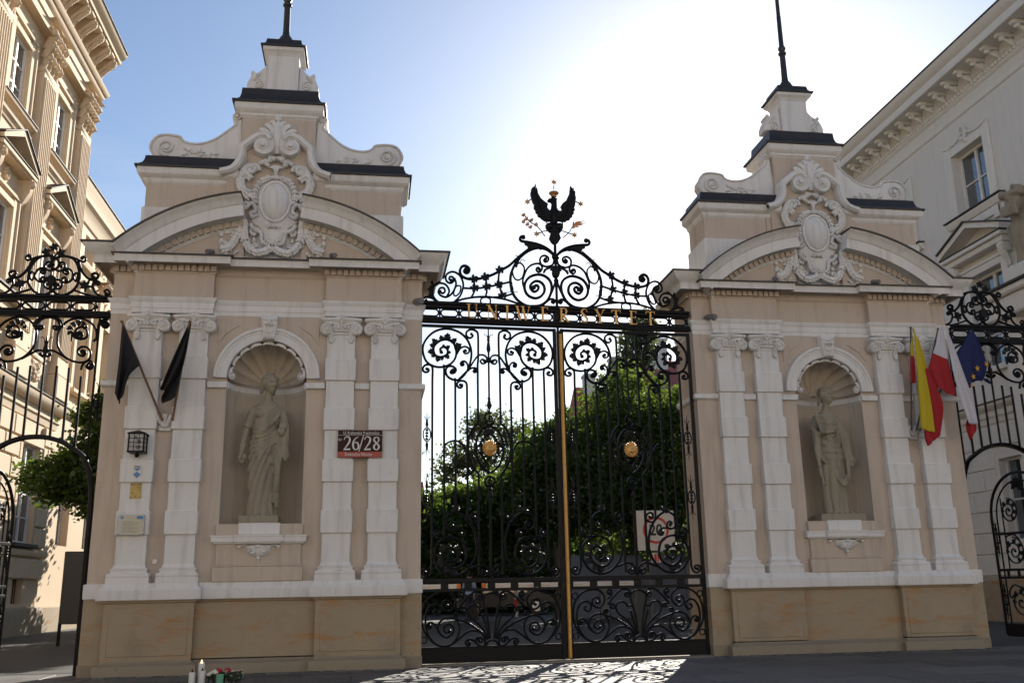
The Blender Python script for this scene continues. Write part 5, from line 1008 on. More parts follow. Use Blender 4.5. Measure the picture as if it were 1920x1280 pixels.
def left_palace():
    T = thing('palace', 'tan sunlit palace with fluted pilasters, tall white windows and bracketed eaves at far left', 'building', (-17, 0, 0))
    c = M['cream']; YC = 23.0; Y0 = -6.0
    bays = [19.75-4.87*k for k in range(0, 5)]
    # three storeys of window openings
    G = [(y+.55-.95, y+.55+.95, 3.35, 7.05) for y in bays]; P1 = [(y-.85, y+.85, 10.6, 15.0) for y in bays]; P2 = [(y-.85, y+.85, 18.55, 21.35) for y in bays]
    CW = [(y+.2, y+1.3, 1.15, 2.05) for y in bays]
    mb = MB(); wall_yz(mb, 0, 1, .7, Y0, YC-.15, 0, 25.3, G+P1+P2+CW); mb.box(-9,-.72,Y0,YC-.15,0,25.3); mb.build('wall', c, T, 0)
    for k, y in enumerate(bays):
        yz_window('window', T, 0, G[k][0], G[k][1], 3.35, 7.05, .2, 1, 4, 2)
        yz_window('window', T, 0, y-.85, y+.85, 10.6, 15.0, .2, 1, 4, 2)
        yz_window('window', T, 0, y-.85, y+.85, 18.55, 21.35, .2, 1, 3, 2)
        # architraves round the windows
        for (za, zb) in ((10.6, 15.0), (18.55, 21.35)):
            m2 = MB()
            for s in (-1, 1):
                a, b = sorted((y+s*.85, y+s*1.22)); m2.box(0,.10,a,b,za-.05,zb+.36,.015); a, b = sorted((y+s*1.22, y+s*1.34)); m2.box(0,.16,a,b,za-.05,zb+.36,.02)
            m2.box(0,.10,y-.85,y+.85,zb,zb+.24,.015); m2.box(0,.16,y-1.34,y+1.34,zb+.36,zb+.50,.02); m2.build('window_surround', c, T, 0)
        # upper sill band
        MB().sweep([(0,17.75),(.06,17.78),(.10,17.9),(.18,17.95),(.2,18.05),(.10,18.08),(.10,18.3),(.30,18.36),(.34,18.46),(-.1,18.48)], [(0, y+1.62), (0, y-1.62)][::-1] if False else [(0, y-1.62), (0, y+1.62)]).build('window_sill', c, T, 30)
        MB().box(-.1,.37,y-1.62,y+1.62,18.475,18.515).build('sill_flashing', M['roof2'], T, 0)
        # pedimented hood over the main window
        for s in (-1, 1):
            m2 = MB(); pth = cr([(.05,15.2),(.12,15.45),(.32,15.75),(.42,16.1),(.38,16.3)], 4)
            m2.prism([(0,15.15),(.10,15.15),(.20,15.4),(.40,15.8),(.45,16.15),(.45,16.32),(0,16.32)], y+s*1.45-.13, y+s*1.45+.13, axes='xz') if False else None
            V = [(0,15.15),(.10,15.15),(.20,15.4),(.40,15.8),(.45,16.15),(.45,16.32),(0,16.32)]
            n = len(V); m2.add([(a, y+s*1.45-.13, b) for a, b in V]+[(a, y+s*1.45+.13, b) for a, b in V], [tuple(range(n))[::-1], tuple(range(n, 2*n))]+[(i, (i+1) % n, n+(i+1) % n, n+i) for i in range(n)])
            m2.sphere((.42, y+s*1.45, 16.15), (.14,.16,.16), 8, 6); m2.build('hood_bracket', c, T, 40)
        MB().box(0,.5,y-1.75,y+1.75,16.35,16.52,.02).box(0,.42,y-1.65,y+1.65,16.28,16.36,.02).build('hood_cornice', c, T, 0)
        ap, hb = 17.62, 16.55
        for s in (-1, 1):
            q = [(y+s*1.78,hb),(y+s*1.78,hb+.16),(y,ap+.02),(y,ap-.22)]
            m2 = MB(); n = 4; m2.add([(0,a,b) for a, b in q]+[(.52,a,b) for a, b in q], [(0,1,2,3),(7,6,5,4)]+[(i,(i+1)%4,4+(i+1)%4,4+i) for i in range(4)]); m2.build('pediment', c, T, 0)
            q = [(y+s*1.84,hb+.165),(y+s*1.84,hb+.205),(y,ap+.07),(y,ap+.025)]
            m2 = MB(); m2.add([(0,a,b) for a, b in q]+[(.58,a,b) for a, b in q], [(0,1,2,3),(7,6,5,4)]+[(i,(i+1)%4,4+(i+1)%4,4+i) for i in range(4)]); m2.build('pediment_flashing', M['roof2'], T, 0)
        MB().box(0,.54,y-1.76,y+1.76,16.525,16.55).build('hood_flashing', M['roof2'], T, 0)
        m2 = MB()
        for q in range(8): a = 2*math.pi*q/8; m2.sphere((.05, y+.16*math.cos(a), 15.95+.2*math.sin(a)), (.08,.08,.08), 6, 5)
        m2.build('rosette', c, T, 60)
        # relief panel below
        m2 = MB(); rr_ = random.Random(k)
        for q in range(40): m2.sphere((.04, y+rr_.uniform(-.65,.65), rr_.uniform(9.55,10.25)), (.06,rr_.uniform(.05,.12),rr_.uniform(.05,.12)), 6, 4)
        m2.box(-.05,.06,y-1.3,y+1.3,10.38,10.56,.02); m2.build('relief_panel', c, T, 50)
        # cellar window grille
        m2 = MB()
        for q in range(5): m2.tube([(-.2, CW[k][0]+.15+q*.2, 1.15), (-.2, CW[k][0]+.15+q*.2, 2.05)], .015, 5)
        m2.box(-.5,-.45,CW[k][0],CW[k][1],1.15,2.05); m2.build('cellar_grille', M['iron'], T, 0)
    # pilasters (fluted), capitals
    for k in range(-1, 5):
        y = 22.2-4.87*(k+1) + (0 if k < 0 else 0)
        fl = MB().box(-.1,.30,y-.72,y+.72,10.3,21.0,.02); p = fl.build('pilaster', c, T, 0)
        m2 = MB()
        for q in range(7): m2.tube([(.30, y-.57+q*.19, 10.9), (.30, y-.57+q*.19, 20.8)], .065, 8)
        m2.build('fluting', c, p, 50)
        MB().box(-.1,.42,y-.84,y+.84,9.15,10.1,.03).box(-.1,.38,y-.80,y+.80,10.1,10.3,.05).build('pilaster_base', c, p, 0)
        m2 = MB(); corinthian(m2, 0, y, 21.0, 23.1, 1.5, 1); m2.build('capital', c, p, 50)
    fa = [(0, Y0), (0, YC-.1), (-3, YC-.1)]
    MB().sweep([(0,22.65),(.36,22.66),(.36,23.0),(.42,23.03),(.42,23.38),(.5,23.44),(.56,23.55),(.56,23.62),(.40,23.66)], fa).build('architrave', c, T, 30)
    MB().sweep([(.40,23.66),(.36,23.68),(.36,25.0),(.45,25.05)], fa).build('frieze', c, T, 30)
    MB().sweep([(.36,23.62),(.62,23.64),(.70,23.74),(.72,23.84),(.4,23.88)], fa).build('string_moulding', c, T, 30)
    fe = [(0, Y0), (0, 22.95)]
    MB().sweep([(.40,25.02),(1.22,25.05),(1.24,25.03),(1.26,25.05),(1.28,25.22),(1.34,25.26),(1.46,25.38),(1.52,25.50),(1.52,25.54),(0,25.7)], fe).build('eaves_cornice', c, T, 30)
    MB().sweep([(1.50,25.54),(1.57,25.545),(1.57,25.575),(-2,26.6)], fe).build('eaves_flashing', M['roof2'], T, 30)
    first = None
    for k in range(24):
        y = YC-.55-k*1.06
        if first is None:
            pr = [(.38,23.92),(.50,23.92),(.58,24.05),(.62,24.25),(.70,24.40),(.88,24.52),(1.06,24.64),(1.16,24.78),(1.17,25.02),(.38,25.02)]
            n = len(pr); m2 = MB().add([(a, -.2, b) for a, b in pr]+[(a, .2, b) for a, b in pr], [tuple(range(n)), tuple(range(2*n-1, n-1, -1))]+[(i, n+i, n+(i+1) % n, (i+1) % n) for i in range(n)])
            for q in range(9):
                t = q/8; m2.sphere((.56+.54*t, 0, 24.10+.62*t**.8), (.10,.13,.09), 7, 5)
                for s in (-1, 1): m2.sphere((.56+.5*t, s*.2, 24.35+.5*t), (.10,.04,.10), 6, 4)
            m2.sphere((1.10,0,24.84), (.13,.2,.12), 8, 6); m2.sphere((.54,0,24.02), (.09,.2,.09), 8, 6)
            first = m2.build('eaves_bracket', c, T, 50); first.location = (0, y, 0)
        else: link('eaves_bracket', first.data, T, (0, y, 0))
    m2 = MB().box(0,1.5,-.28,.28,24.93,25.03); f2 = None
    for k in range(24):
        y = YC-1.08-k*1.06
        if f2 is None: f2 = MB().box(.8,1.2,-.25,.25,24.86,25.04,.03).build('soffit_block', c, T, 0); f2.location = (0, y-.0, 0)
        else: link('soffit_block', f2.data, T, (0, y, 0))
    # ledge above the ground floor, plinth
    MB().sweep([(0,8.0),(.05,8.02),(.10,8.25),(.16,8.3),(.16,8.55),(.30,8.6),(.42,8.7),(.5,8.86),(.5,8.95),(0,9.05)], fa).build('ledge', c, T, 30)
    MB().sweep([(.48,8.95),(.55,8.955),(.55,8.99),(0,9.1)], fa).build('ledge_flashing', M['roof2'], T, 30)
    MB().sweep([(.22,-.05),(.22,.80),(.16,.95),(.05,1.0),(0,1.02)], fa).build('base_course', M['sand'], T, 30)
    MB().sweep([(0,2.85),(.14,2.9),(.18,3.0),(.18,3.12),(0,3.2)], fa).build('string_course', c, T, 30)
    # rusticated blocks, one by one
    meshes = {}
    def blk(ya, yb, za, zb, out=.13):
        key = (round(yb-ya, 2), round(zb-za, 2), out)
        if key not in meshes:
            o = MB().box(-.02, out, 0, yb-ya, 0, zb-za, .045).build('stone_block', c, T, 0); meshes[key] = o.data; o.location = (0, ya, za)
        else: link('stone_block', meshes[key], T, (0, ya, za))
    rows = [(2.05,2.80)]+[(3.25+.79*r_, 3.25+.79*r_+.74) for r_ in range(6)]
    for ri, (za, zb) in enumerate(rows):
        y = 8.0 + (.0 if ri % 2 else -.78)
        while y < YC-.2:
            a, b = y+.025, min(y+1.53, YC-.12); y += 1.56
            segs = [(a, b)]
            for h in G:
                if zb > h[2] and za < h[3]+.25:
                    ns = []
                    for p, q in segs:
                        if q <= h[0]-.3 or p >= h[1]+.3: ns.append((p, q))
                        else:
                            if p < h[0]-.3: ns.append((p, h[0]-.3))
                            if q > h[1]+.3: ns.append((h[1]+.3, q))
                    segs = ns
            for p, q in segs:
                if q-p > .25: blk(p, q, za, zb)
    for y0_, y1_, z0_, z1_ in G:
        MB().box(-.02,.08,y0_-.26,y0_,3.3,7.05,.02).box(-.02,.08,y1_,y1_+.26,3.3,7.05,.02).box(-.02,.12,y0_-.3,y1_+.3,7.05,7.45,.03).build('window_surround', c, T, 0)
        MB().box(-.3,.28,y0_-.3,y1_+.3,3.20,3.34,.02).build('window_sill', M['roof2'], T, 0)
    # hood over an entrance at the near side
    MB().box(0,1.7,9.2,13.9,10.0,10.35,.04).box(0,1.9,9.0,14.1,10.35,10.6,.05).build('entrance_hood', c, T, 0); MB().box(0,1.95,8.95,14.15,10.6,10.66).build('hood_flashing', M['roof2'], T, 0)
    # lower wing behind
    W = thing('palace_wing', 'lower tan palace wing with ornate upper windows behind the tall palace', 'building', (-17.2, 0, 0))
    yb = [25.9+3.9*k for k in range(6)]
    HW = [(y-.8, y+.8, 3.5, 7.0) for y in yb]+[(y-.8, y+.8, 10.4, 14.2) for y in yb]+[(y-.7, y+.7, 16.4, 17.6) for y in yb]
    mb = MB(); wall_yz(mb, 0, 1, .6, 23.0, 48, 0, 18.7, HW); mb.box(-8,-.62,23.0,48,0,18.7); mb.build('wall', c, W, 0)
    for k, y in enumerate(yb):
        yz_window('window', W, 0, y-.8, y+.8, 3.5, 7.0, .4, 1, 3, 2); yz_window('window', W, 0, y-.8, y+.8, 10.4, 14.2, .4, 1, 3, 2); yz_window('window', W, 0, y-.7, y+.7, 16.4, 17.6, .4, 1, 2, 2)
        m2 = MB(); m2.arc([(.95,0),(.95,.12),(1.2,.12),(1.25,0)], (0, 0), 0, math.pi, 14); m2.v = [(-q[1]+.0 if False else q[1], y+q[0], 14.3+q[2]) for q in m2.v]; m2.build('window_arch', c, W, 30)
        m2 = MB()
        for s in (-1, 1): m2.box(0,.12,y+s*1.05-.18,y+s*1.05+.18,10.2,14.3,.02)
        m2.box(0,.3,y-1.3,y+1.3,10.05,10.25,.03); m2.build('window_surround', c, W, 0)
        rr_ = random.Random(k+50); m2 = MB()
        for q in range(60): m2.sphere((.04, y+1.95+rr_.uniform(-.7,.7), rr_.uniform(16.3,17.7)), (.05,rr_.uniform(.05,.11),rr_.uniform(.05,.11)), 6, 4)
        m2.build('relief_panel', c, W, 50)
        m2 = MB().box(0,.25,y+1.95-.3,y+1.95+.3,10.2,15.3,.03); corinthian(m2, 0, y+1.95, 15.1, 15.9, .7, 1); m2.build('pilaster', c, W, 40)
    fa = [(0, 23.02), (0, 48)]
    MB().sweep([(0,15.9),(.15,15.95),(.2,16.1),(.2,16.2),(0,16.25)], fa).build('string_course', c, W, 30)
    MB().sweep([(0,17.9),(.08,17.95),(.12,18.2),(.25,18.6),(.36,18.7),(.36,19.0),(.46,19.25),(.5,19.5),(0,19.6)], fa).build('eaves_cornice', c, W, 30)
    MB().sweep([(.48,19.5),(.55,19.51),(.55,19.55),(-3,21)], fa).build('eaves_flashing', M['roof2'], W, 30)
    MB().sweep([(0,8.9),(.1,8.95),(.3,9.2),(.3,9.35),(0,9.4)], fa).build('ledge', c, W, 30)
    MB().sweep([(.15,-.05),(.15,.95),(0,1.0)], fa).build('base_course', M['sand'], W, 30)
left_palace()

def right_palace():
    X = 17.5
    T = thing('palace', 'pale grey shaded palace with bracketed eaves and dark blue window panes at far right', 'building', (X, 0, 0))
    c = M['pale']; Y0, Y1 = 2.0, 34.0
    bays = [10.75+5.0*k for k in range(-1, 4)]
    U = [(y-.95, y+.95, 14.35, 16.75) for y in bays]; Mn = [(y-.95, y+.95, 8.6, 11.95) for y in bays]; Gd = [(y-.8, y+.8, 2.6, 5.4) for y in bays]
    mb = MB(); wall_yz(mb, 0, -1, .7, Y0, Y1, 0, 19.0, U+Mn+Gd); mb.box(.72, 9, Y0, Y1, 0, 19.0); mb.build('wall', c, T, 0)
    fa = [(0, Y1), (0, Y0)]
    MB().sweep([(0,18.05),(.05,18.07),(.08,18.13),(.08,18.2),(0,18.24)], fa).build('string_course', M['pale2'], T, 30)
    MB().sweep([(0,18.62),(.06,18.66),(.10,18.72),(.10,18.90),(.16,18.95),(.18,19.3)], fa).build('bed_moulding', M['pale2'], T, 30)
    MB().sweep([(.1,19.28),(.92,19.30),(.95,19.27),(.97,19.30),(.98,19.56),(1.05,19.6),(1.18,19.75),(1.22,19.86),(0,20.0)], fa).build('eaves_cornice', M['pale2'], T, 30)
    MB().sweep([(1.19,19.86),(1.27,19.865),(1.27,19.90),(-3,21.2)], fa).build('eaves_flashing', M['roof2'], T, 30)
    first = None
    for k in range(38):
        y = Y0+.6+k*.80
        if first is None:
            m2 = MB().box(-.70,-.1,-.12,.12,19.14,19.29,.02); m2.sphere((-.56,0,19.10), (.11,.11,.09), 8, 6); m2.sphere((-.26,0,19.04), (.13,.11,.11), 8, 6); m2.tube([(-.64,0,19.14),(-.45,0,19.06),(-.25,0,18.96),(-.13,0,18.92)], [.04,.07,.09,.06], 6); m2.box(-.78,-.69,-.10,.10,19.15,19.28,.02)
            first = m2.build('eaves_bracket', M['pale2'], T, 40); first.location = (0, y, 0)
        else: link('eaves_bracket', first.data, T, (0, y, 0))
    f2 = None
    for k in range(150):
        y = 3.0+k*.2
        if y > 20: break
        if f2 is None: f2 = MB().box(-.16,-.08,-.06,.06,18.76,18.90,.01).build('dentil', M['pale2'], T, 0); f2.location = (0, y, 0)
        else: link('dentil', f2.data, T, (0, y, 0))
    for k, y in enumerate(bays):
        yz_window('window', T, 0, y-.95, y+.95, 14.35, 16.75, .38, -1, 2, 2, M['pale2']); yz_window('window', T, 0, y-.95, y+.95, 8.6, 11.95, .38, -1, 3, 2, M['pale2']); yz_window('window', T, 0, y-.8, y+.8, 2.6, 5.4, .35, -1, 2, 2)
        m2 = MB()
        for s in (-1, 1):
            a, b = sorted((y+s*.95, y+s*1.32)); m2.box(-.09,0,a,b,14.3,17.25,.015)
        m2.box(-.09,0,y-.95,y+.95,16.75,17.08,.015)
        m2.tube([(-.1,y-1.3,17.2)]+[(-.1, y-1.3+1.2*q/8, 17.2-.16*math.sin(math.pi*q/8)+.14*q/8) for q in range(1, 9)], .04, 6); m2.tube([(-.1,y+1.3,17.2)]+[(-.1, y+1.3-1.2*q/8, 17.2-.16*math.sin(math.pi*q/8)+.14*q/8) for q in range(1, 9)], .04, 6)
        m2.tube([(-.12, y+.16*math.cos(.5*q), 17.45+.18*math.sin(.5*q)-.02*q) for q in range(14)], .05, 6); m2.sphere((-.1,y+.1,17.1), (.05,.14,.12), 7, 5); m2.sphere((-.1,y-.1,16.98), (.05,.12,.10), 7, 5)
        m2.build('window_surround', M['pale2'], T, 40)
        MB().sweep([(0,14.02),(.1,14.05),(.2,14.2),(.22,14.27),(0,14.30)], [(0, y+1.62), (0, y-1.62)]).build('window_sill', M['pale2'], T, 30); MB().box(-.27,0,y-1.66,y+1.66,14.30,14.345).build('sill_flashing', M['roof2'], T, 0)
        m2 = MB().box(-.08,0,y-1.25,y+1.25,13.72,14.02,.02); m2.box(-.10,0,y-1.25,y-1.0,13.55,14.02,.02); m2.box(-.10,0,y+1.0,y+1.25,13.55,14.02,.02); m2.build('apron', M['pale2'], T, 0)
        # pediment on brackets over the main window
        hb, ap = 12.86, 13.72
        MB().box(-.55,0,y-1.75,y+1.75,12.72,12.86,.02).box(-.42,0,y-1.65,y+1.65,12.52,12.72,.03).build('hood_cornice', M['pale2'], T, 0); MB().box(-.58,0,y-1.78,y+1.78,12.862,12.895).build('hood_flashing', M['roof2'], T, 0)
        for s in (-1, 1):
            for (dz, th, out, mt, nm) in ((0, .2, .58, M['pale2'], 'pediment'), (.2, .06, .66, M['roof2'], 'pediment_flashing')):
                q = [(y+s*1.8,hb+.05+dz),(y+s*1.8,hb+.05+dz+th),(y,ap+dz+th-.15),(y,ap+dz-.15)]
                m2 = MB().add([(0,a,b) for a, b in q]+[(-out,a,b) for a, b in q], [(0,1,2,3),(7,6,5,4)]+[(i,(i+1)%4,4+(i+1)%4,4+i) for i in range(4)]); m2.build(nm, mt, T, 0)
            m2 = MB().box(-.42,0,y+s*1.45-.15,y+s*1.45+.15,12.2,12.52,.05); m2.sphere((-.34,y+s*1.45,12.4), (.14,.17,.14), 8, 6); m2.tube([(-.34,y+s*1.45,12.3),(-.22,y+s*1.45,12.0),(-.12,y+s*1.45,11.7)], [.14,.11,.08], 6)
            for q in range(6): m2.sphere((-.1-.02*(q % 2), y+s*1.45+(.06 if q % 2 else -.05), 11.6-.09*q), (.07,.09,.07), 6, 5)
            m2.build('hood_bracket', M['pale2'], T, 50)
        m2 = MB()
        for s in (-1, 1):
            a, b = sorted((y+s*.95, y+s*1.28)); m2.box(-.10,0,a,b,8.5,12.2,.02)
        m2.box(-.10,0,y-.95,y+.95,11.95,12.2,.02); m2.box(-.14,0,y-1.3,y+1.3,12.2,12.32,.02); m2.build('window_surround', M['pale2'], T, 0)
        MB().box(-.14,0,y-1.35,y+1.35,8.35,8.55,.03).build('window_sill', M['pale2'], T, 0)
    MB().sweep([(0,6.6),(.05,6.63),(.08,6.8),(.14,6.85),(.14,7.05),(.28,7.12),(.34,7.2),(.34,7.28),(0,7.34)], fa).build('ledge', c, T, 30); MB().sweep([(.32,7.28),(.40,7.282),(.40,7.32),(0,7.42)], fa).build('ledge_flashing', M['roof2'], T, 30)
    MB().sweep([(.12,-.05),(.12,1.35),(.06,1.42),(0,1.45)], fa).build('base_course', M['sand'], T, 30)
    meshes = {}
    for ri in range(7):
        za = 1.5+ri*.72; zb = za+.69; y = 4.0+(.7 if ri % 2 else 0)
        while y < 22:
            a, b = y+.015, y+1.39; y += 1.4; segs = [(a, b)]
            for h in Gd:
                if zb > h[2]-.2 and za < h[3]+.2:
                    ns = []
                    for p, q in segs:
                        if q <= h[0]-.2 or p >= h[1]+.2: ns.append((p, q))
                        else:
                            if p < h[0]-.2: ns.append((p, h[0]-.2))
                            if q > h[1]+.2: ns.append((h[1]+.2, q))
                    segs = ns
            for p, q in segs:
                if q-p < .2: continue
                key = round(q-p, 2)
                if key not in meshes: o = MB().box(-.06,.02,0,q-p,0,.69,.02).build('stone_block', c, T, 0); meshes[key] = o.data; o.location = (0, p, za)
                else: link('stone_block', meshes[key], T, (0, p, za))
    MB().box(-1.35,0,3.2,9.3,9.55,10.2,.05).box(-1.5,0,3.0,9.45,10.2,10.45,.06).build('portal_cornice', c, T, 0); MB().box(-1.58,0,2.95,9.52,10.45,10.52).build('portal_flashing', M['roof2'], T, 0)
    MB().box(-1.1,-.4,8.2,8.9,0,9.55,.03).build('portal_pier', c, T, 0); MB().box(-1.25,0,7.2,8.2,10.52,11.1,.04).build('statue_pedestal', c, T, 0)
right_palace()

# ---------------------------------------------------------------- statues
def remesh(mb, name, m, voxel, T=None, smooth_it=3):
    me = bpy.data.meshes.new(name+'_raw'); me.from_pydata(mb.v, [], mb.f)
    o = bpy.data.objects.new(name+'_raw', me); COL.objects.link(o)
    md = o.modifiers.new('r', 'REMESH'); md.mode = 'VOXEL'; md.voxel_size = voxel
    sm = o.modifiers.new('s', 'SMOOTH'); sm.factor = .5; sm.iterations = smooth_it
    dg = bpy.context.evaluated_depsgraph_get(); dg.update()
    out = bpy.data.meshes.new_from_object(o.evaluated_get(dg)); out.name = name
    bpy.data.objects.remove(o); bpy.data.meshes.remove(me)
    out.polygons.foreach_set('use_smooth', [True]*len(out.polygons)); out.materials.clear(); out.materials.append(m)
    return link(name, out, T)
def loft(mb, secs, fold=None, nt_=120, nz=150):
    "secs: (z, cx, cy, a, b) from bottom to top"
    V = []; F = []; Z = [s_[0] for s_ in secs]
    def at(z):
        for i in range(len(secs)-1):
            if z <= Z[i+1] or i == len(secs)-2:
                t = max(0, min(1, (z-Z[i])/(Z[i+1]-Z[i]))); t = t*t*(3-2*t); return [secs[i][k]+(secs[i+1][k]-secs[i][k])*t for k in range(1, 5)]
    for j in range(nz+1):
        z = Z[0]+(Z[-1]-Z[0])*j/nz; cx, cy_, a, b = at(z)
        for i in range(nt_):
            th = 2*math.pi*i/nt_; ct, st = math.cos(th), math.sin(th)
            e = 1 + (fold(ct*a+cx, st, z)/max(a, .05) if fold else 0)
            V.append((cx+a*ct*e, cy_+b*st*e, z))
    for j in range(nz):
        for i in range(nt_): q = j*nt_+i; q2 = j*nt_+(i+1) % nt_; F.append((q, q2, q2+nt_, q+nt_))
    F.append(tuple(range(nt_-1, -1, -1))); F.append(tuple(nz*nt_+i for i in range(nt_)))
    mb.add(V, F)
def ridge(x): return 2*abs(math.sin(math.pi*x))**.6-1
def head(mb, c, s, yaw, pitch=0.0, bun=True, beard=False):
    "head of height about 1.0*s facing -y before turning; hair as a cap with waves"
    V = []; F = []; nu, nv = 40, 30
    Rm = Matrix.Rotation(yaw, 3, 'Z') @ Matrix.Rotation(pitch, 3, 'X')
    g = lambda x, z, x0, z0, sx, sz: math.exp(-((x-x0)/sx)**2-((z-z0)/sz)**2)
    for j in range(nv+1):
        ph = math.pi*j/nv
        for i in range(nu):
            th = 2*math.pi*i/nu; x = .36*math.sin(ph)*math.cos(th); y = .44*math.sin(ph)*math.sin(th); z = .50*math.cos(ph)
            if z < 0: x *= 1+.42*z; y *= 1+.15*z
            if y < 0:
                y -= .20*g(x, z, 0, -.08, .06, .10) + .08*g(x, z, 0, .06, .045, .1) + .07*g(x, z, 0, -.27, .10, .035) + .09*g(x, z, 0, -.42, .13, .09) + .05*g(x, z, 0, .14, .25, .045)
                y += .11*(g(x, z, .15, .04, .085, .055)+g(x, z, -.15, .04, .085, .055)) + .05*g(x, z, 0, -.22, .12, .022) + .04*g(x, z, 0, -.34, .14, .03)
                y -= .03*(g(x, z, .15, .03, .05, .025)+g(x, z, -.15, .03, .05, .025))
            V.append(Vector(c)+Rm @ Vector((x*s, y*s, z*s)))
    for j in range(nv):
        for i in range(nu): a = j*nu+i; b = j*nu+(i+1) % nu; F.append((a, a+nu, b+nu, b))
    mb.add(V, F)
    put = lambda x, y, z, r, rot=None: mb.sphere(Vector(c)+Rm @ Vector((x*s, y*s, z*s)), tuple(q*s for q in r), 10, 8, Rm)
    put(0, .15, .17, (.40, .42, .40))
    for k in range(14):
        a = math.pi*(k/13); put(.36*math.cos(a), -.24*math.sin(a)+.02, .32, (.085, .08, .075))
        put(.39*math.cos(a), .04, .34*math.sin(a)+.05, (.08, .12, .08))
    for sx in (-1, 1):
        put(sx*.37, .05, -.02, (.07, .10, .13))
        for k in range(4): put(sx*.33, .16+.04*k, -.12-.10*k, (.10, .10, .09))
    if bun: put(.0, .14, .50, (.24, .26, .12)); put(0, .44, -.12, (.17, .16, .15))
    if beard:
        rr_ = random.Random(3)
        for k in range(60): put(rr_.uniform(-.28, .28), -.30-rr_.uniform(0, .14), -.28-rr_.uniform(0, .34), (.08, .08, .09))
        for k in range(50): a = rr_.uniform(0, math.pi); put(.42*math.cos(a), rr_.uniform(-.35, .3), .12+.4*math.sin(a)*rr_.uniform(.6, 1.05), (.11, .11, .10))
def hand(mb, w, d, up, s=1.0, curl=.6):
    "palm from wrist w along d, four fingers and a thumb"
    w, d, up = Vector(w), Vector(d).normalized(), Vector(up).normalized(); side = d.cross(up).normalized()
    mb.tube([w, w+d*.05*s, w+d*.12*s], [.035*s, .05*s, .05*s], 8, flat=.55, up=up)
    for k, L in enumerate((.10, .12, .115, .09)):
        o = w+d*.115*s+side*(k-1.5)*.026*s; b = o+d*L*.5*s-up*L*.12*s; e = b+(d*(1-curl)-up*curl).normalized()*L*.55*s
        mb.tube([o, b, e], [.015*s, .014*s, .010*s], 6)
    o = w+d*.03*s-side*.04*s; mb.tube([o, o-side*.03*s+d*.04*s, o-side*.02*s+d*.09*s-up*.02*s], [.017*s, .016*s, .011*s], 6)

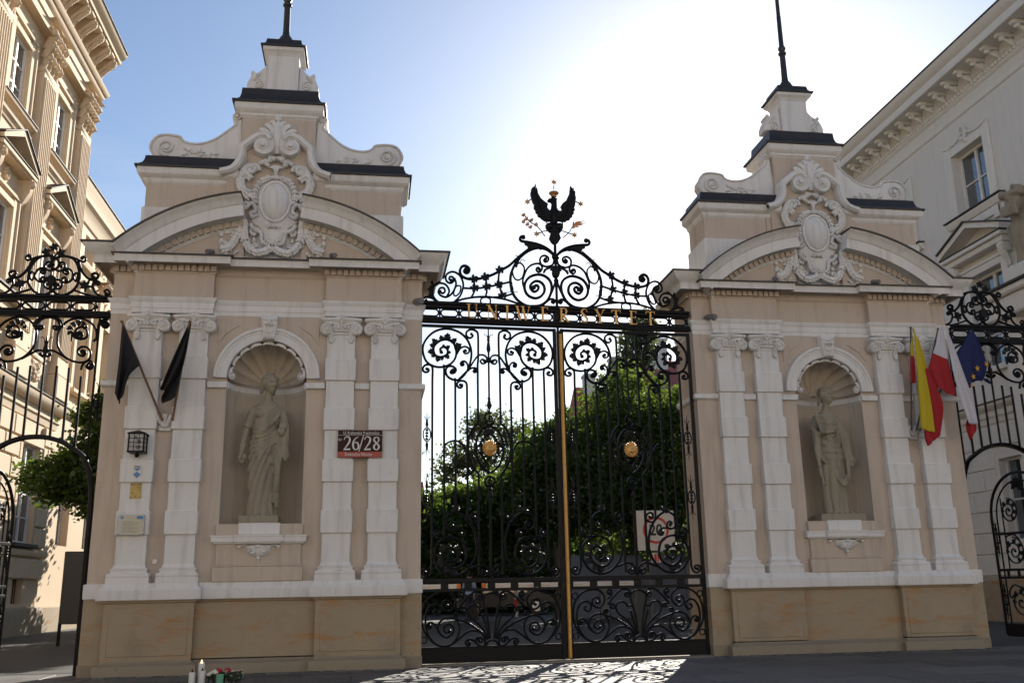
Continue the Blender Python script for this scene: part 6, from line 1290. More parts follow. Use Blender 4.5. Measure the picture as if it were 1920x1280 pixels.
def statue_draped():
    mb = MB()
    def fold(u, st, z):
        if st > .35 or z > 2.2: return 0
        d = 0
        if z < 1.74:
            w = min(1, (1.74-z)/.22)
            if u < .13: d += .040*w*ridge(3.3*math.atan2(u-.34, 1.92-z)*3.1+.2*math.sin(5*u+2*z))
            else: d += .040*w*ridge(u*8.5+.25*math.sin(3*z))
        else: d += .014*ridge((u*1.5+z*1.9)*3.0)
        return d
    loft(mb, [(.0,.0,.0,.27,.21),(.10,.0,0,.265,.20),(.45,-.02,0,.25,.19),(.95,-.01,0,.27,.21),(1.32,.01,0,.295,.22),(1.60,.02,.0,.25,.185),(1.78,.02,.0,.215,.165),(1.98,.015,0,.235,.18),(2.10,.01,.01,.245,.155),(2.19,.01,.02,.19,.12),(2.26,.015,.02,.085,.09),(2.30,.015,.02,.075,.08)], fold, 160, 220)
    mb.tube([(.015,.02,2.18),(.02,.01,2.32),(.03,-.02,2.44)], [.10,.078,.075], 12)
    head(mb, (.055,-.03,2.575), .395, R(34), R(4))
    for s in (-1, 1): mb.sphere((s*.095+.01,-.145,1.97), (.075,.065,.075), 10, 8)
    # viewer's left arm hanging, upper arm in a short sleeve
    mb.tube([(-.20,.02,2.12),(-.275,.0,2.0),(-.31,-.01,1.84),(-.345,-.02,1.70)], [.075,.088,.095,.09], 12); mb.tube([(-.345,-.01,1.74),(-.375,-.03,1.70)], [.10,.095], 10)
    mb.tube([(-.35,-.01,1.76),(-.39,-.05,1.54),(-.425,-.08,1.30),(-.43,-.09,1.22)], [.062,.064,.046,.036], 10)
    hand(mb, (-.43,-.09,1.24), (.0,-.08,-1), (0,-1,.1), 1.15, .55); mb.tube([(-.36,-.13,1.40),(-.46,-.15,1.08)], .026, 8)
    # viewer's right arm bent under the mantle, hand at the waist
    mb.tube([(.21,.02,2.12),(.30,.02,1.98),(.335,-.02,1.82)], [.08,.10,.10], 12); mb.tube([(.335,-.02,1.82),(.375,-.14,1.74),(.345,-.25,1.78)], [.095,.08,.052], 10)
    hand(mb, (.345,-.25,1.79), (-.12,-.25,-.8), (0,-.9,.3), 1.2, .5)
    # mantle across the chest and rolled at the waist
    for k in range(7):
        o = .042*k; mb.tube(cr([(.27,.0-.02*k,2.14-o*.7),(.16,-.155,2.06-o),(.02,-.195,1.93-o*1.1),(-.12,-.175,1.82-o*1.05),(-.23,-.04,1.76-o*.8)], 3), [.018]+[.022+.006*(k % 2)]*11+[.016], 8)
    for k in range(5): mb.tube(cr([(.34,-.20,1.70-.02*k),(.20,-.21,1.60-.05*k),(.0,-.215,1.52-.07*k),(-.16,-.18,1.50-.09*k),(-.26,-.04,1.52-.09*k)], 3), [.02]+[.026]*11+[.014], 8)
    # hanging end of the mantle with stepped hem
    for k, (x0, x1, ze) in enumerate(((.235,.17,.98),(.27,.22,.80),(.30,.25,.62),(.33,.27,.46),(.26,.22,.24),(.30,.27,.16),(.36,.41,1.05),(.38,.44,1.10),(.40,.45,1.14))):
        yb = -.225+.022*(k % 3); mb.tube([(x0+.05,-.20,1.74),(x0+.03,yb,1.4),((x0+x1)/2,yb,(1.4+ze)/2),(x1,yb+.02,ze)], [.018,.026,.032,.040], 8)
    for k in range(4): mb.sphere((-.16+.10*k,-.20,.02), (.045,.08,.032), 8, 6)
    mb.box(-.40,.33,-.30,.24,-.15,.0)
    T = thing('statue', 'robed stone statue with one arm hanging, in the niche near the address sign', 'statue', (-6, .36, 2.80))
    remesh(mb, 'figure', M['statue'], .0115, T, 0)
    return T
def statue_flutes():
    mb = MB()
    def fold(u, st, z):
        if st > .35 or z > 2.2: return 0
        if z < 1.15: return .042*ridge(u*7.2+.15*math.sin(4*z+u*3))*min(1, (1.2-z)/.2)*(.35 if -.16 < u < .03 and z > .3 else 1)
        if z < 1.8: return .020*ridge(math.hypot(u-.06, (z-2.35))*6.5)
        return .012*ridge(math.hypot(u-.02, z-2.35)*7)
    loft(mb, [(.0,.03,.0,.27,.21),(.12,.03,0,.255,.20),(.5,.02,0,.235,.19),(1.0,.01,0,.26,.21),(1.32,.0,0,.285,.215),(1.60,.0,.0,.255,.185),(1.78,.0,.0,.225,.17),(1.98,.0,0,.24,.18),(2.11,.0,.01,.25,.155),(2.20,.0,.02,.19,.12),(2.27,.0,.02,.085,.09),(2.31,.0,.02,.075,.08)], fold, 160, 220)
    mb.tube([(0,.02,2.18),(.01,.01,2.33),(.02,-.02,2.45)], [.10,.078,.075], 12); head(mb, (.03,-.03,2.59), .395, R(26), R(3), False)
    for s in (-1, 1): mb.sphere((s*.10,-.15,1.97), (.075,.06,.075), 10, 8)
    # bent arm holding the pipes against the shoulder, sleeve cloth hanging from it
    mb.tube([(-.21,.02,2.13),(-.31,.0,1.97),(-.36,-.06,1.80)], [.08,.09,.085], 12); mb.tube([(-.36,-.06,1.80),(-.31,-.18,1.72),(-.21,-.25,1.74)], [.075,.058,.040], 10)
    hand(mb, (-.23,-.245,1.735), (.75,-.25,.25), (0,-1,0), 1.15, .35)
    for k in range(7): mb.tube([(-.40+.026*k,-.26,2.20-.012*k),(-.29+.024*k,-.29,1.72)], .016, 8)
    for z0_ in (2.10, 1.98, 1.86): mb.tube([(-.385+.23*(2.10-z0_),-.285,z0_),(-.205+.20*(2.10-z0_),-.30,z0_-.03)], .013, 6)
    for k, (x0, x1, ze) in enumerate(((-.38,-.33,.80),(-.35,-.29,.62),(-.33,-.25,1.12),(-.29,-.21,1.08),(-.37,-.36,1.0))): mb.tube([(x0,-.10-.02*k,1.74),(x0-.01,-.15,1.4),(x1,-.15-.01*k,ze)], [.035,.035,.026], 8)
    # other arm hanging inside the mantle
    mb.tube([(.21,.02,2.13),(.29,.02,1.97),(.35,.0,1.72)], [.08,.085,.075], 12); mb.tube([(.35,.0,1.72),(.42,-.05,1.44),(.45,-.09,1.24)], [.065,.056,.036], 10)
    hand(mb, (.45,-.09,1.26), (.02,-.15,-1), (-.2,-1,.1), 1.15, .6)
    for k, (x0, x1, ze) in enumerate(((.26,.30,1.05),(.29,.35,1.12),(.24,.25,1.20),(.31,.31,.78),(.28,.27,.70),(.33,.38,1.02))): mb.tube([(x0-.02,-.08,2.05),(x0,-.16-.01*k,1.6),(x1,-.17-.008*k,ze)], [.02,.034,.030], 8)
    # deep V folds of the mantle and a swag at the knee
    for k in range(8): mb.tube(cr([(.20,-.13,2.02-.10*k),(.13,-.185,1.86-.105*k),(.05,-.20,1.76-.11*k),(-.05,-.195,1.80-.10*k),(-.13,-.16,1.94-.09*k)], 3), [.012]+[.020]*11+[.012], 8)
    for k in range(3): mb.tube(cr([(-.02,-.20,.95-.05*k),(.08,-.23,.74-.05*k),(.18,-.22,.72-.05*k),(.27,-.15,.86-.05*k)], 3), [.016]+[.030]*8+[.016], 8)
    for k in range(4): mb.sphere((-.14+.13*k,-.21,.02), (.05,.09,.032), 8, 6)
    mb.box(-.47,.55,-.28,.24,-.15,.0)
    T = thing('statue', 'robed stone statue holding pipes, in the niche near the coloured flags', 'statue', (6, .36+.648, 2.80))
    remesh(mb, 'figure', M['statue'], .0115, T, 0)
statue_draped(); statue_flutes()
def herm():
    mb = MB(); loft(mb, [(0,0,0,.34,.30),(.5,0,0,.30,.26),(1.0,0,0,.45,.34),(1.35,0,0,.55,.34),(1.5,0,0,.40,.26),(1.6,0,0,.2,.2)], None, 40, 40)
    mb.tube([(0,0,1.5),(0,-.05,1.85)], [.22,.2], 10); head(mb, (0,-.10,2.15), .95, 0, R(-12), False, True)
    mb.tube([(.46*math.cos(2*math.pi*k/24), -.06+.40*math.sin(2*math.pi*k/24), 2.50+.10*math.sin(2*math.pi*k/24)) for k in range(24)], .10, 8, True)
    T = thing('statue', 'weathered bearded stone bust above the portal at the far right edge', 'statue', (17.5-.68, 7.7, 11.1), R(-70))
    remesh(mb, 'figure', M['statue'], .045, T)
herm()

# ---------------------------------------------------------------- flags
def cloth(name, rails, m, T, ox, oy, amp=.05, nfold=2.5, seed=0, yoff=0.0, nt_=28, ns=18):
    rnd = random.Random(seed); RL = [cr(r, 8) for r in rails]; L = min(len(r) for r in RL); V = []; F = []
    def samp(P, t):
        f = t*(len(P)-1); i = min(int(f), len(P)-2); return P[i]+(P[i+1]-P[i])*(f-i)
    ph = rnd.uniform(0, 6)
    for j in range(nt_+1):
        t = j/nt_; pts = cr([tuple(samp(P, t)) for P in RL], 8); 
        for i in range(ns+1):
            q = samp(pts, i/ns); k = min(1, t*1.6)
            y = yoff + amp*k*math.sin(2*math.pi*nfold*i/ns+ph+1.2*t) + .35*amp*k*math.sin(2*math.pi*nfold*2.3*i/ns+2*ph)
            V.append((q[0]+ox, oy+y, q[1]))
    n = ns+1
    for j in range(nt_):
        for i in range(ns): a = j*n+i; F.append((a, a+1, a+n+1, a+n))
    o = MB().add(V, F).build(name, m, T, 60)
    md = o.modifiers.new('thick', 'SOLIDIFY'); md.thickness = .008
    return o
def pole(T, a, b, r=.022, m=None):
    MB().tube([a, b], r, 8).sphere(b, r*1.5, 8, 6).build('pole', m or M['wood'], T, 50)
def flagcloth(name, c):
    m, t, b = nodes(name); co = coords(t); b.inputs['Base Color'].default_value = (*c, 1); b.inputs['Roughness'].default_value = .8
    df = b; tr = N(t, 'ShaderNodeBsdfTranslucent'); tr.inputs[0].default_value = (*c, 1); mx = N(t, 'ShaderNodeMixShader'); mx.inputs[0].default_value = .25
    t.links.new(b.outputs[0], mx.inputs[1]); t.links.new(tr.outputs[0], mx.inputs[2]); t.links.new(mx.outputs[0], t.nodes['Material Output'].inputs['Surface'])
    bump(t, b, noise(t, co, 160, 2), .15, .003); return m
M['boxdark'] = plain('dark_grey_pole', (.07,.065,.06), .5)
MF = {k: flagcloth('flag_'+k, c) for k, c in dict(yellow=(.60,.47,.02), red=(.42,.02,.025), white=(.68,.66,.70), blue=(.016,.024,.11), gold=(.75,.42,.03), black=(.018,.018,.019)).items()}
def bracket(x, y, z, label):
    T = thing('flag_bracket', label, 'flag holder', (x, y, z), 0, 'flag holders')
    for k, a in enumerate((-28, 2, 28)):
        d = Vector((math.sin(R(a)), -.35, math.cos(R(a)))).normalized(); p = Vector((.028*(k-1), -.06, -.02))
        MB().tube([p, p+d*.10, p+d*.24], [.03, .042, .045], 10).build('socket', M['trim'], T, 50)
    MB().box(-.12,.12,-.03,.03,-.10,.06,.01).build('plate', M['trim'], T)
    return T
bracket(-6-1.846, .115, 4.50, 'three-socket plaster flag holder under the two black flags'); bracket(6+1.846, .763, 4.50, 'three-socket plaster flag holder under the three coloured flags')
T = thing('flag', 'furled black flag on a pole leaning towards the side gate', 'flag', (-7.87, .02, 4.55), 0, 'black mourning flags')
def kid(T, f): n0 = set(COL.objects); f(); 
BX, BY = -6, -.40
def rel_(T): return BX_-T.location.x, -T.location.y, T.location.z
def addcloth(T, name, rails, m, base, amp, nf, seed, yoff=0.0):
    o = cloth(name, [[(p[0]+base-T.location.x, p[1]-T.location.z) for p in r] for r in rails], m, T, 0, -.40-T.location.y+(0 if base < 0 else .648), amp, nf, seed, yoff); return o
addcloth(T, 'cloth', D['fl_black1'], MF['black'], -6, .07, 1.9, 1)
pole(T, (0,-.08,.02), (-2.683+1.87+.02, -.42, 6.40-4.55))
T = thing('flag', 'furled black flag on a pole leaning towards the niche statue', 'flag', (-7.69, .02, 4.55), 0, 'black mourning flags')
addcloth(T, 'cloth', D['fl_black2'], MF['black'], -6, .07, 1.7, 2); pole(T, (0,-.08,.02), (-1.43+1.69, -.42, 6.42-4.55))
T = thing('flag', 'yellow over red flag hanging from the leftmost pole of the three', 'flag', (7.76, .668, 4.55), 0, 'coloured flags')
for k, r_ in enumerate(D['fl_yel']): addcloth(T, 'yellow_stripe', r_, MF['yellow'], 6, .03 if k == 1 else .012, 1.2, 3+k, -.06 if k == 1 else 0)
for k, r_ in enumerate(D['fl_yred']): addcloth(T, 'red_stripe', r_, MF['red'], 6, .035, 1.5, 7+k, .02 if k else 0)
pole(T, (-.02,-.08,.02), (.03, -.46, 6.80-4.55), .018, M['boxdark'])
T = thing('flag', 'white and red flag hanging between the yellow flag and the blue flag', 'flag', (7.86, .668, 4.55), 0, 'coloured flags')
for k, r_ in enumerate(D['fl_wht']): addcloth(T, 'white_stripe', r_, MF['white'], 6, .035 if k else .015, 1.2, 11+k, -.07 if k else 0)
for k, r_ in enumerate(D['fl_wred']): addcloth(T, 'red_stripe', r_, MF['red'], 6, .04, 1.4, 14+k, .03 if k else .0)
pole(T, (0,-.08,.02), (.62, -.40, 6.80-4.55), .018, M['boxdark'])
T = thing('flag', 'dark blue flag with gold stars hanging in front of the side gate', 'flag', (7.93, .668, 4.55), 0, 'coloured flags')
addcloth(T, 'cloth', D['fl_eu'], MF['blue'], 6, .06, 1.6, 18); addcloth(T, 'cloth_tail', D['fl_eutail'], MF['blue'], 6, .02, 1, 19)
for k, (x, z) in enumerate(D['eu_stars']):
    P = []
    for q in range(10): a = math.pi/2+math.pi*q/5+k*.2; r_ = (.075 if q % 2 == 0 else .03); P.append((x+6-T.location.x+r_*math.cos(a)*(.8 if k != 2 else .5), z-T.location.z+r_*math.sin(a)))
    MB().prism(P, -.41-.075, -.41-.068).build('star', MF['gold'], T, 0).location.y = -T.location.y+.648
pole(T, (0,-.08,.02), (1.34, -.40, 6.72-4.55), .018, M['boxdark'])

# ---------------------------------------------------------------- small things on the piers
def text_mesh(txt, size, m, T, loc, sx=1.0, name='lettering', align='CENTER', depth=.003, rot=(math.pi/2, 0, 0), bold=0.0):
    cu = bpy.data.curves.new('t', 'FONT'); cu.body = txt; cu.size = size; cu.extrude = depth; cu.align_x = align; cu.align_y = 'CENTER'; cu.offset = bold
    o = bpy.data.objects.new('t', cu); COL.objects.link(o); dg = bpy.context.evaluated_depsgraph_get(); dg.update()
    me = bpy.data.meshes.new_from_object(o.evaluated_get(dg)); bpy.data.objects.remove(o); bpy.data.curves.remove(cu)
    me.materials.clear(); me.materials.append(m); me.name = name
    q = link(name, me, T, loc); q.rotation_euler = rot; q.scale = (sx, 1, 1); return q
M['signdark'] = plain('dark_brown_enamel', (.040,.014,.011), .5); M['signdark'].node_tree.nodes['Principled BSDF'].inputs['Specular IOR Level'].default_value = .15; M['signred'] = plain('red_enamel', (.36,.03,.02), .35); M['signwhite'] = plain('white_enamel', (.62,.60,.56), .4, 0, .05)
T = thing('address_sign', 'dark brown and red address plate reading 26/28 on the pilasters', 'sign', (-6+1.83, -.035, 4.146))
MB().box(-.425,.425,-.03,0,-.262,.262,.006).build('plate', M['signdark'], T); MB().box(-.423,.423,-.034,-.029,-.260,-.155).build('red_band', M['signred'], T, 0); MB().box(-.423,.423,-.034,-.0305,.163,.168).build('line', M['signwhite'], T, 0)
text_mesh('Ul. Krakowskie Przedmieście', .088, M['signwhite'], T, (.02,-.036,.208), .66); text_mesh('Śródmieście Północne', .085, M['signwhite'], T, (-.03,-.038,-.208), .66)
def numerals(T):
    "26/28 in thick-and-thin Roman figures"
    def cv(mb, pts, ws, ox):
        C = cr(pts, 6); n = len(C)
        for i in range(n-1):
            def e(i):
                d = (C[min(i+1, n-1)]-C[max(i-1, 0)]).normalized(); nn = Vector((-d.y, d.x)); f = i/(n-1)*(len(ws)-1); k = min(int(f), len(ws)-2); w = ws[k]+(ws[k+1]-ws[k])*(f-k); return C[i]+nn*w/2, C[i]-nn*w/2
            a, b = e(i); c, d = e(i+1); mb.prism([(a.x+ox, a.y), (b.x+ox, b.y), (d.x+ox, d.y), (c.x+ox, c.y)], -.0362-.0003*(i % 2), -.031)
    two = ([(.01,.20),(.03,.245),(.07,.262),(.11,.24),(.118,.195),(.10,.14),(.06,.08),(.015,.022)], [.012,.018,.02,.03,.036,.034,.024,.012])
    for ox in (-.315, .075):
        mb = MB(); cv(mb, *two, ox); mb.prism([(ox+.0,.0),(ox+.128,.0),(ox+.132,.035),(ox+.01,.03)], -.0365, -.031); o = mb.build('numeral', M['signwhite'], T, 0); o.location.z = -.125
    mb = MB(); cv(mb, [(.13,.255),(.08,.235),(.035,.17),(.025,.10),(.045,.03),(.085,.008),(.125,.04),(.132,.09),(.105,.145),(.07,.15),(.04,.12)], [.01,.016,.03,.036,.03,.016,.03,.034,.026,.014,.01], -.16); o = mb.build('numeral', M['signwhite'], T, 0); o.location.z = -.125
    mb = MB(); cv(mb, [(.08,.255),(.04,.235),(.035,.19),(.07,.145),(.115,.10),(.125,.05),(.085,.006),(.035,.04),(.04,.095),(.09,.145),(.12,.19),(.115,.235),(.08,.255)], [.012,.03,.034,.03,.034,.034,.014,.034,.034,.018,.028,.028,.012], .235); o = mb.build('numeral', M['signwhite'], T, 0); o.location.z = -.125
    mb = MB().prism([(-.03,-.15),(-.012,-.15),(.075,.158),(.057,.158)], -.036, -.031); mb.build('numeral', M['signwhite'], T, 0)
    mb = MB().prism([(-.415,.073),(-.34,.073),(-.34,.082),(-.415,.082)], -.036, -.031); mb.prism([(-.418,.078),(-.385,.108),(-.379,.102),(-.408,.078)], -.0365, -.031); mb.prism([(-.418,.077),(-.385,.047),(-.379,.053),(-.408,.077)], -.0358, -.031); mb.build('arrow', M['signwhite'], T, 0)
numerals(T)
M['lampglass'] = plain('milky_lamp_glass', (.45,.44,.42), .5, 0, .1)
T = thing('wall_lantern', 'square black iron lantern with white panes above the blue and white shield', 'lantern', (-6-2.262, .012, 3.95), 0)
MB().box(-.125,.125,-.27,-.02,.03,.34).build('pane', M['lampglass'], T, 0)
for k, (x, y) in enumerate(((-.135,-.28),(.135,-.28),(-.135,-.02),(.135,-.02))): MB().box(x-.013,x+.013,y-.013,y+.013,.01,.36,.003).build('post', M['iron'], T)
m2 = MB()
for z in (.10,.18,.26): m2.box(-.135,.135,-.292,-.282,z-.004,z+.004); m2.box(-.147,-.137,-.28,-.02,z-.004,z+.004); m2.box(.137,.147,-.28,-.02,z-.004,z+.004)
for x in (-.04,.05): m2.box(x-.004,x+.004,-.293,-.281,.02,.35)
m2.build('bars', M['iron'], T, 0)
m2 = MB().box(-.155,.155,-.30,.0,.0,.025,.005); m2.box(-.165,.165,-.31,.0,.34,.36,.004); m2.add([(-.165,-.31,.358),(.165,-.31,.358),(.165,0,.358),(-.165,0,.358),(0,-.15,.43)], [(0,1,4),(1,2,4),(2,3,4),(3,0,4)]); m2.build('hood', M['iron'], T, 0)
MB().sphere((0,-.15,-.045), .042, 10, 8).tube([(0,-.15,-.03),(0,-.15,.02)], .02, 6).box(-.06,.06,-.03,.0,.05,.2).build('ball', M['iron'], T, 50)
for t_, x, z, s_ in (('A', .0, .27, .09), ('26', .055, .195, .10), ('28', .05, .09, .085)): text_mesh(t_, s_, M['iron'], T, (x-.01, -.285, z), .9, 'house_number')
M['blue'] = plain('blue_enamel', (.05,.19,.42), .4)
T = thing('heritage_shield', 'small blue and white shield sign under the lantern', 'sign', (-6-2.257, -.034, 3.612))
MB().prism([(-.073,.07),(.073,.07),(.073,-.04),(0,-.115),(-.073,-.04)], -.012, 0, bev=.002).build('shield', M['signwhite'], T, 0)
MB().prism([(-.066,.066),(.066,.066),(0,.008)], -.016, -.011).build('blue_field', M['blue'], T, 0); MB().prism([(0,.002),(.068,-.045),(0,-.11),(-.068,-.045)], -.016, -.011).build('blue_field', M['blue'], T, 0)
text_mesh('Zabytek', .035, M['signdark'], T, (0,-.006,.10), 1.0)
M['brass'] = plain('pale_yellow_plate', (.50,.36,.11), .5); M['brown'] = plain('brown_print', (.16,.06,.03), .6)
T = thing('gas_notice', 'yellow gas notice plate between the shield and the glass plaque', 'sign', (-6-2.266, .015, 3.268))
MB().box(-.10,.10,-.012,0,-.142,.142,.003).build('plate', M['brass'], T); text_mesh('GAZ 0,50', .045, M['brown'], T, (0,-.014,.11), .95); text_mesh('2,2', .045, M['brown'], T, (.05,-.014,.055), 1); text_mesh('5', .045, M['brown'], T, (.07,-.014,.01), 1); text_mesh('16', .045, M['brown'], T, (-.055,-.014,-.045), 1); text_mesh('42', .045, M['brown'], T, (0,-.014,-.105), 1)
for x in (-.085,.085):
    for z in (-.128,.128): MB().sphere((x,-.014,z), .009, 6, 4).build('screw', M['iron'], T, 50)
M['plaqueglass'] = plain('frosted_plaque', (.42,.43,.40), .2, 0, .06); M['paper'] = plain('cream_print', (.55,.50,.36), .6, 0, .08); M['grey'] = plain('grey_print', (.22,.22,.22), .6); M['steel'] = plain('brushed_steel', (.55,.55,.56), .3, .9)
T = thing('glass_plaque', 'frosted information plaque on four steel pins below the gas notice', 'plaque', (-6-2.285, -.034, 2.642))
MB().box(-.235,.235,-.045,-.035,-.185,.185,.003).build('pane', M['plaqueglass'], T); MB().box(-.17,.20,-.047,-.0455,-.165,.155).build('print', M['paper'], T, 0); MB().box(.10,.205,-.049,-.0475,.10,.158).build('flag_print', M['blue'], T, 0); MB().lathe([(.025,-.049),(.025,-.047)], (-.155,0,.13), 12, 'y').build('emblem_print', M['blue'], T, 0)
for k in range(9): w = .14 if k % 3 else .10; MB().box(-.15+.01*(k % 2),-.15+2*w,-.049,-.0475,.055-.024*k,.061-.024*k).build('text_line', M['grey'], T, 0)
for x in (-.21,.21):
    for z in (-.16,.16): MB().lathe([(.018,.0),(.018,-.06),(.01,-.066)], (x,0,z), 10, 'y').build('pin', M['steel'], T, 50)
T = thing('junction_box', 'small white junction box between pilasters near the pedestal', 'box', (-6-1.855, .148, 1.985)); MB().box(-.045,.045,-.05,0,-.045,.045,.008).build('cover', M['signwhite'], T)
M['camgrey'] = plain('grey_camera_housing', (.16,.15,.15), .5)
def cctv(x, y, z, rz, label, base='floor'):
    T = thing('security_camera', label, 'security camera', (x, y, z), rz, 'security cameras'); T.scale = (.62,.62,.62)
    MB().lathe([(.075,-.16),(.085,-.14),(.085,.14),(.07,.17),(.045,.172)], (0,0,.15), 12, 'y').build('housing', M['camgrey'], T, 50).rotation_euler = (R(14), 0, 0)
    MB().tube([(0,.05,.12),(0,.05,0)], .035, 8).lathe([(.06,-.005),(.06,.02)], (0,.05,0), 10).build('mount', M['camgrey'], T, 50)
for base, ex in ((-6, 0), (6, .648)):
    side = 'beside the cartouche on the black-flag pier' if base < 0 else 'beside the cartouche on the coloured-flag pier'
    cctv(base-1.16, -.2+ex, 7.825, R(-30), 'small grey security camera on the ledge left and '+side); cctv(base+1.21, -.2+ex, 7.825, R(25), 'small grey security camera on the ledge right and '+side)
T = thing('security_camera', 'small grey security camera on the frieze nearest the eagle, on the black-flag pier', 'security camera', (-6+2.86, .15, 7.09), 0, 'security cameras')
MB().lathe([(.06,-.13),(.07,-.11),(.07,.11),(.05,.13)], (0,-.20,0), 12, 'y').build('housing', M['camgrey'], T, 50).rotation_euler = (R(10), 0, R(25)); MB().tube([(0,-.0,0),(0,-.12,0)], .03, 8).build('mount', M['camgrey'], T, 50)
dup(T, (6-2.72, .798, 7.09), 0, 'small grey security camera on the frieze of the coloured-flag pier beside the overthrow')

# ---------------------------------------------------------------- candles and flowers by the pier
M['wax'] = plain('white_candle_glass', (.62,.62,.60), .25, 0, .06); M['mint'] = plain('mint_green_vase', (.16,.40,.27), .35); M['petalw'] = plain('white_petals', (.65,.63,.56), .7); M['petalr'] = plain('red_petals', (.42,.01,.02), .6); M['stem'] = plain('dark_stems', (.02,.035,.012), .7); M['blackpot'] = plain('black_pot', (.012,.012,.014), .4)
def onp(px, y, z=0.0):
    "ground point for a spot given along x"
    return (px, y, z)
fm, ft, fb = nodes('candle_flame'); fb.inputs['Emission Color'].default_value = (1,.5,.2,1); fb.inputs['Emission Strength'].default_value = 3
def candle(x, y, h, r_, label, z0=0.0, lit=False):
    T = thing('candle', label, 'candle', (x, y, z0), 0, 'memorial candles')
    MB().lathe([(r_*.9,0),(r_,.02),(r_,h-.02),(r_*.92,h),(r_*.7,h-.015),(0.001,h-.02)], n=16).build('wax', M['wax'], T, 50)
    MB().lathe([(.012,h-.02),(.018,h),(.010,h+.03),(.001,h+.05)], n=8).build('flame' if lit else 'wick', fm if lit else M['iron'], T, 50)
candle(-6.545, -2.20, .34, .050, 'tallest white memorial candle, lit, behind the two shorter ones', 0, True)
candle(-6.655, -2.36, .215, .050, 'short white memorial candle at the left of the tall one'); candle(-6.50, -2.38, .235, .050, 'short white memorial candle at the right of the tall one')
T = thing('vase', 'mint green vase in front of the red flowers by the pier', 'vase', (-6.21, -2.50, 0)); MB().lathe([(.04,0),(.05,.04),(.058,.165),(.062,.18),(.055,.175)], n=16).build('body', M['mint'], T, 50)
rnd = random.Random(8)
def bouquet(x, y, label, heads, m, size, spread, hmin, hmax, n, seed):
    T = thing('bouquet', label, 'flowers', (x, y, 0)); r2 = random.Random(seed)
    MB().lathe([(.05,0),(.06,.10),(.055,.105)], n=12).build('pot', M['blackpot'], T, 50)
    for k in range(n):
        a = r2.uniform(0, 6.28); q = spread*math.sqrt(r2.random()); hx, hy, hz = q*math.cos(a), q*math.sin(a)*.6, r2.uniform(hmin, hmax)
        mb = MB().tube([(hx*.2,hy*.2,.06),(hx*.7,hy*.7,hz*.7),(hx,hy,hz)], .006, 5)
        for j in range(2): iron_leaf(mb, hx*.6+(j-.5)*.05, hz*.6, R(40+100*j), .10, .05, hy)
        mb.build('stem', M['stem'], T, 0)
        mb = MB()
        for j in range(6): b = 6.28*j/6; mb.sphere((hx+size*.5*math.cos(b), hy+size*.5*math.sin(b), hz), (size*.5,size*.5,size*.55), 6, 5)
        mb.sphere((hx,hy,hz+size*.3), size*.5, 6, 5); mb.build('flower', m, T, 50)
bouquet(-6.36, -2.36, 'white flowers in a black pot between the candles and the vase', 5, M['petalw'], .038, .07, .17, .23, 4, 1)
bouquet(-6.22, -2.26, 'red flowers in a black pot behind the mint vase', 5, M['petalr'], .042, .10, .18, .25, 6, 2)
bouquet(-6.02, -2.34, 'loose bunch of tiny pale flowers right of the mint vase', 40, M['petalw'], .011, .15, .10, .23, 36, 3)

# ---------------------------------------------------------------- ground, street behind the gate
G = MB().add([(-400,-200,-.012),(400,-200,-.012),(400,900,-.012),(-400,900,-.012)], [(0,1,2,3)]).build('ground', M['ground'], None, 0); struct(G)
road = MB().add([(-16.6,1.4,-.006),(16.9,1.4,-.006),(16.9,120,-.006),(-16.6,120,-.006)], [(0,1,2,3)]).build('courtyard_road', M['asphalt'], None, 0); struct(road)
pav = struct(MB().box(-16,16,-14,1.9,-.30,-.02).build('pavement', M['asphalt'], None, 0))
rnd = random.Random(21); meshes = {}
for r_ in range(11):
    y0_ = 1.0-r_*1.05; x = -11.4+(r_ % 2)*.9
    while x < 11.5:
        w = 1.8; key = (r_ % 3, int(x*10) % 3)
        if key not in meshes:
            o = MB().box(0, w-.03, -1.02, 0, -.06, .0, .012).build('paving_slab', M['slab'], pav, 0); meshes[key] = o.data
        else: o = link('paving_slab', meshes[key], pav)
        o.location = (x, y0_, -.001-rnd.uniform(0, .006)); o.rotation_euler = (rnd.uniform(-.002,.002), rnd.uniform(-.002,.002), 0); x += w
T = struct(MB().box(-3.0,3.0,.35,1.05,-.05,.012,.01).build('threshold', M['plinth'], None)); T.rotation_euler.z = GA
# row of small setts along the foot of each pier
sm = None
for bx_, by_ in ((-6, 0), (6, .648)):
    for k in range(26):
        if sm is None: o = MB().box(-.115,.115,-.09,.09,-.05,.018,.02).build('sett', M['slab'], pav, 0); sm = o.data
        else: o = link('sett', sm, pav)
        o.location = (bx_-3.05+.244*k, by_-.27-rnd.uniform(0,.012), -rnd.uniform(0,.012)); o.rotation_euler.z = rnd.uniform(-.03,.03)
# barrier booms
def stripes(name):
    m, t, b = nodes(name); co = coords(t); sx = N(t, 'ShaderNodeSeparateXYZ'); t.links.new(co, sx.inputs[0])
    mt = N(t, 'ShaderNodeMath', operation='MULTIPLY'); mt.inputs[1].default_value = 2.2; t.links.new(sx.outputs[0], mt.inputs[0]); fr = N(t, 'ShaderNodeMath', operation='FRACT'); t.links.new(mt.outputs[0], fr.inputs[0])
    g = N(t, 'ShaderNodeMath', operation='GREATER_THAN'); g.inputs[1].default_value = .5; t.links.new(fr.outputs[0], g.inputs[0])
    t.links.new(mixc(t, g.outputs[0], (.62,.60,.57), (.40,.16,.12)), b.inputs['Base Color']); b.inputs['Roughness'].default_value = .5; return m
M['dash'] = stripes('red_dashes'); M['orange'] = plain('orange_cap', (.55,.16,.02), .5); M['boxgrey'] = plain('dark_grey_cabinet', (.06,.065,.07), .5)
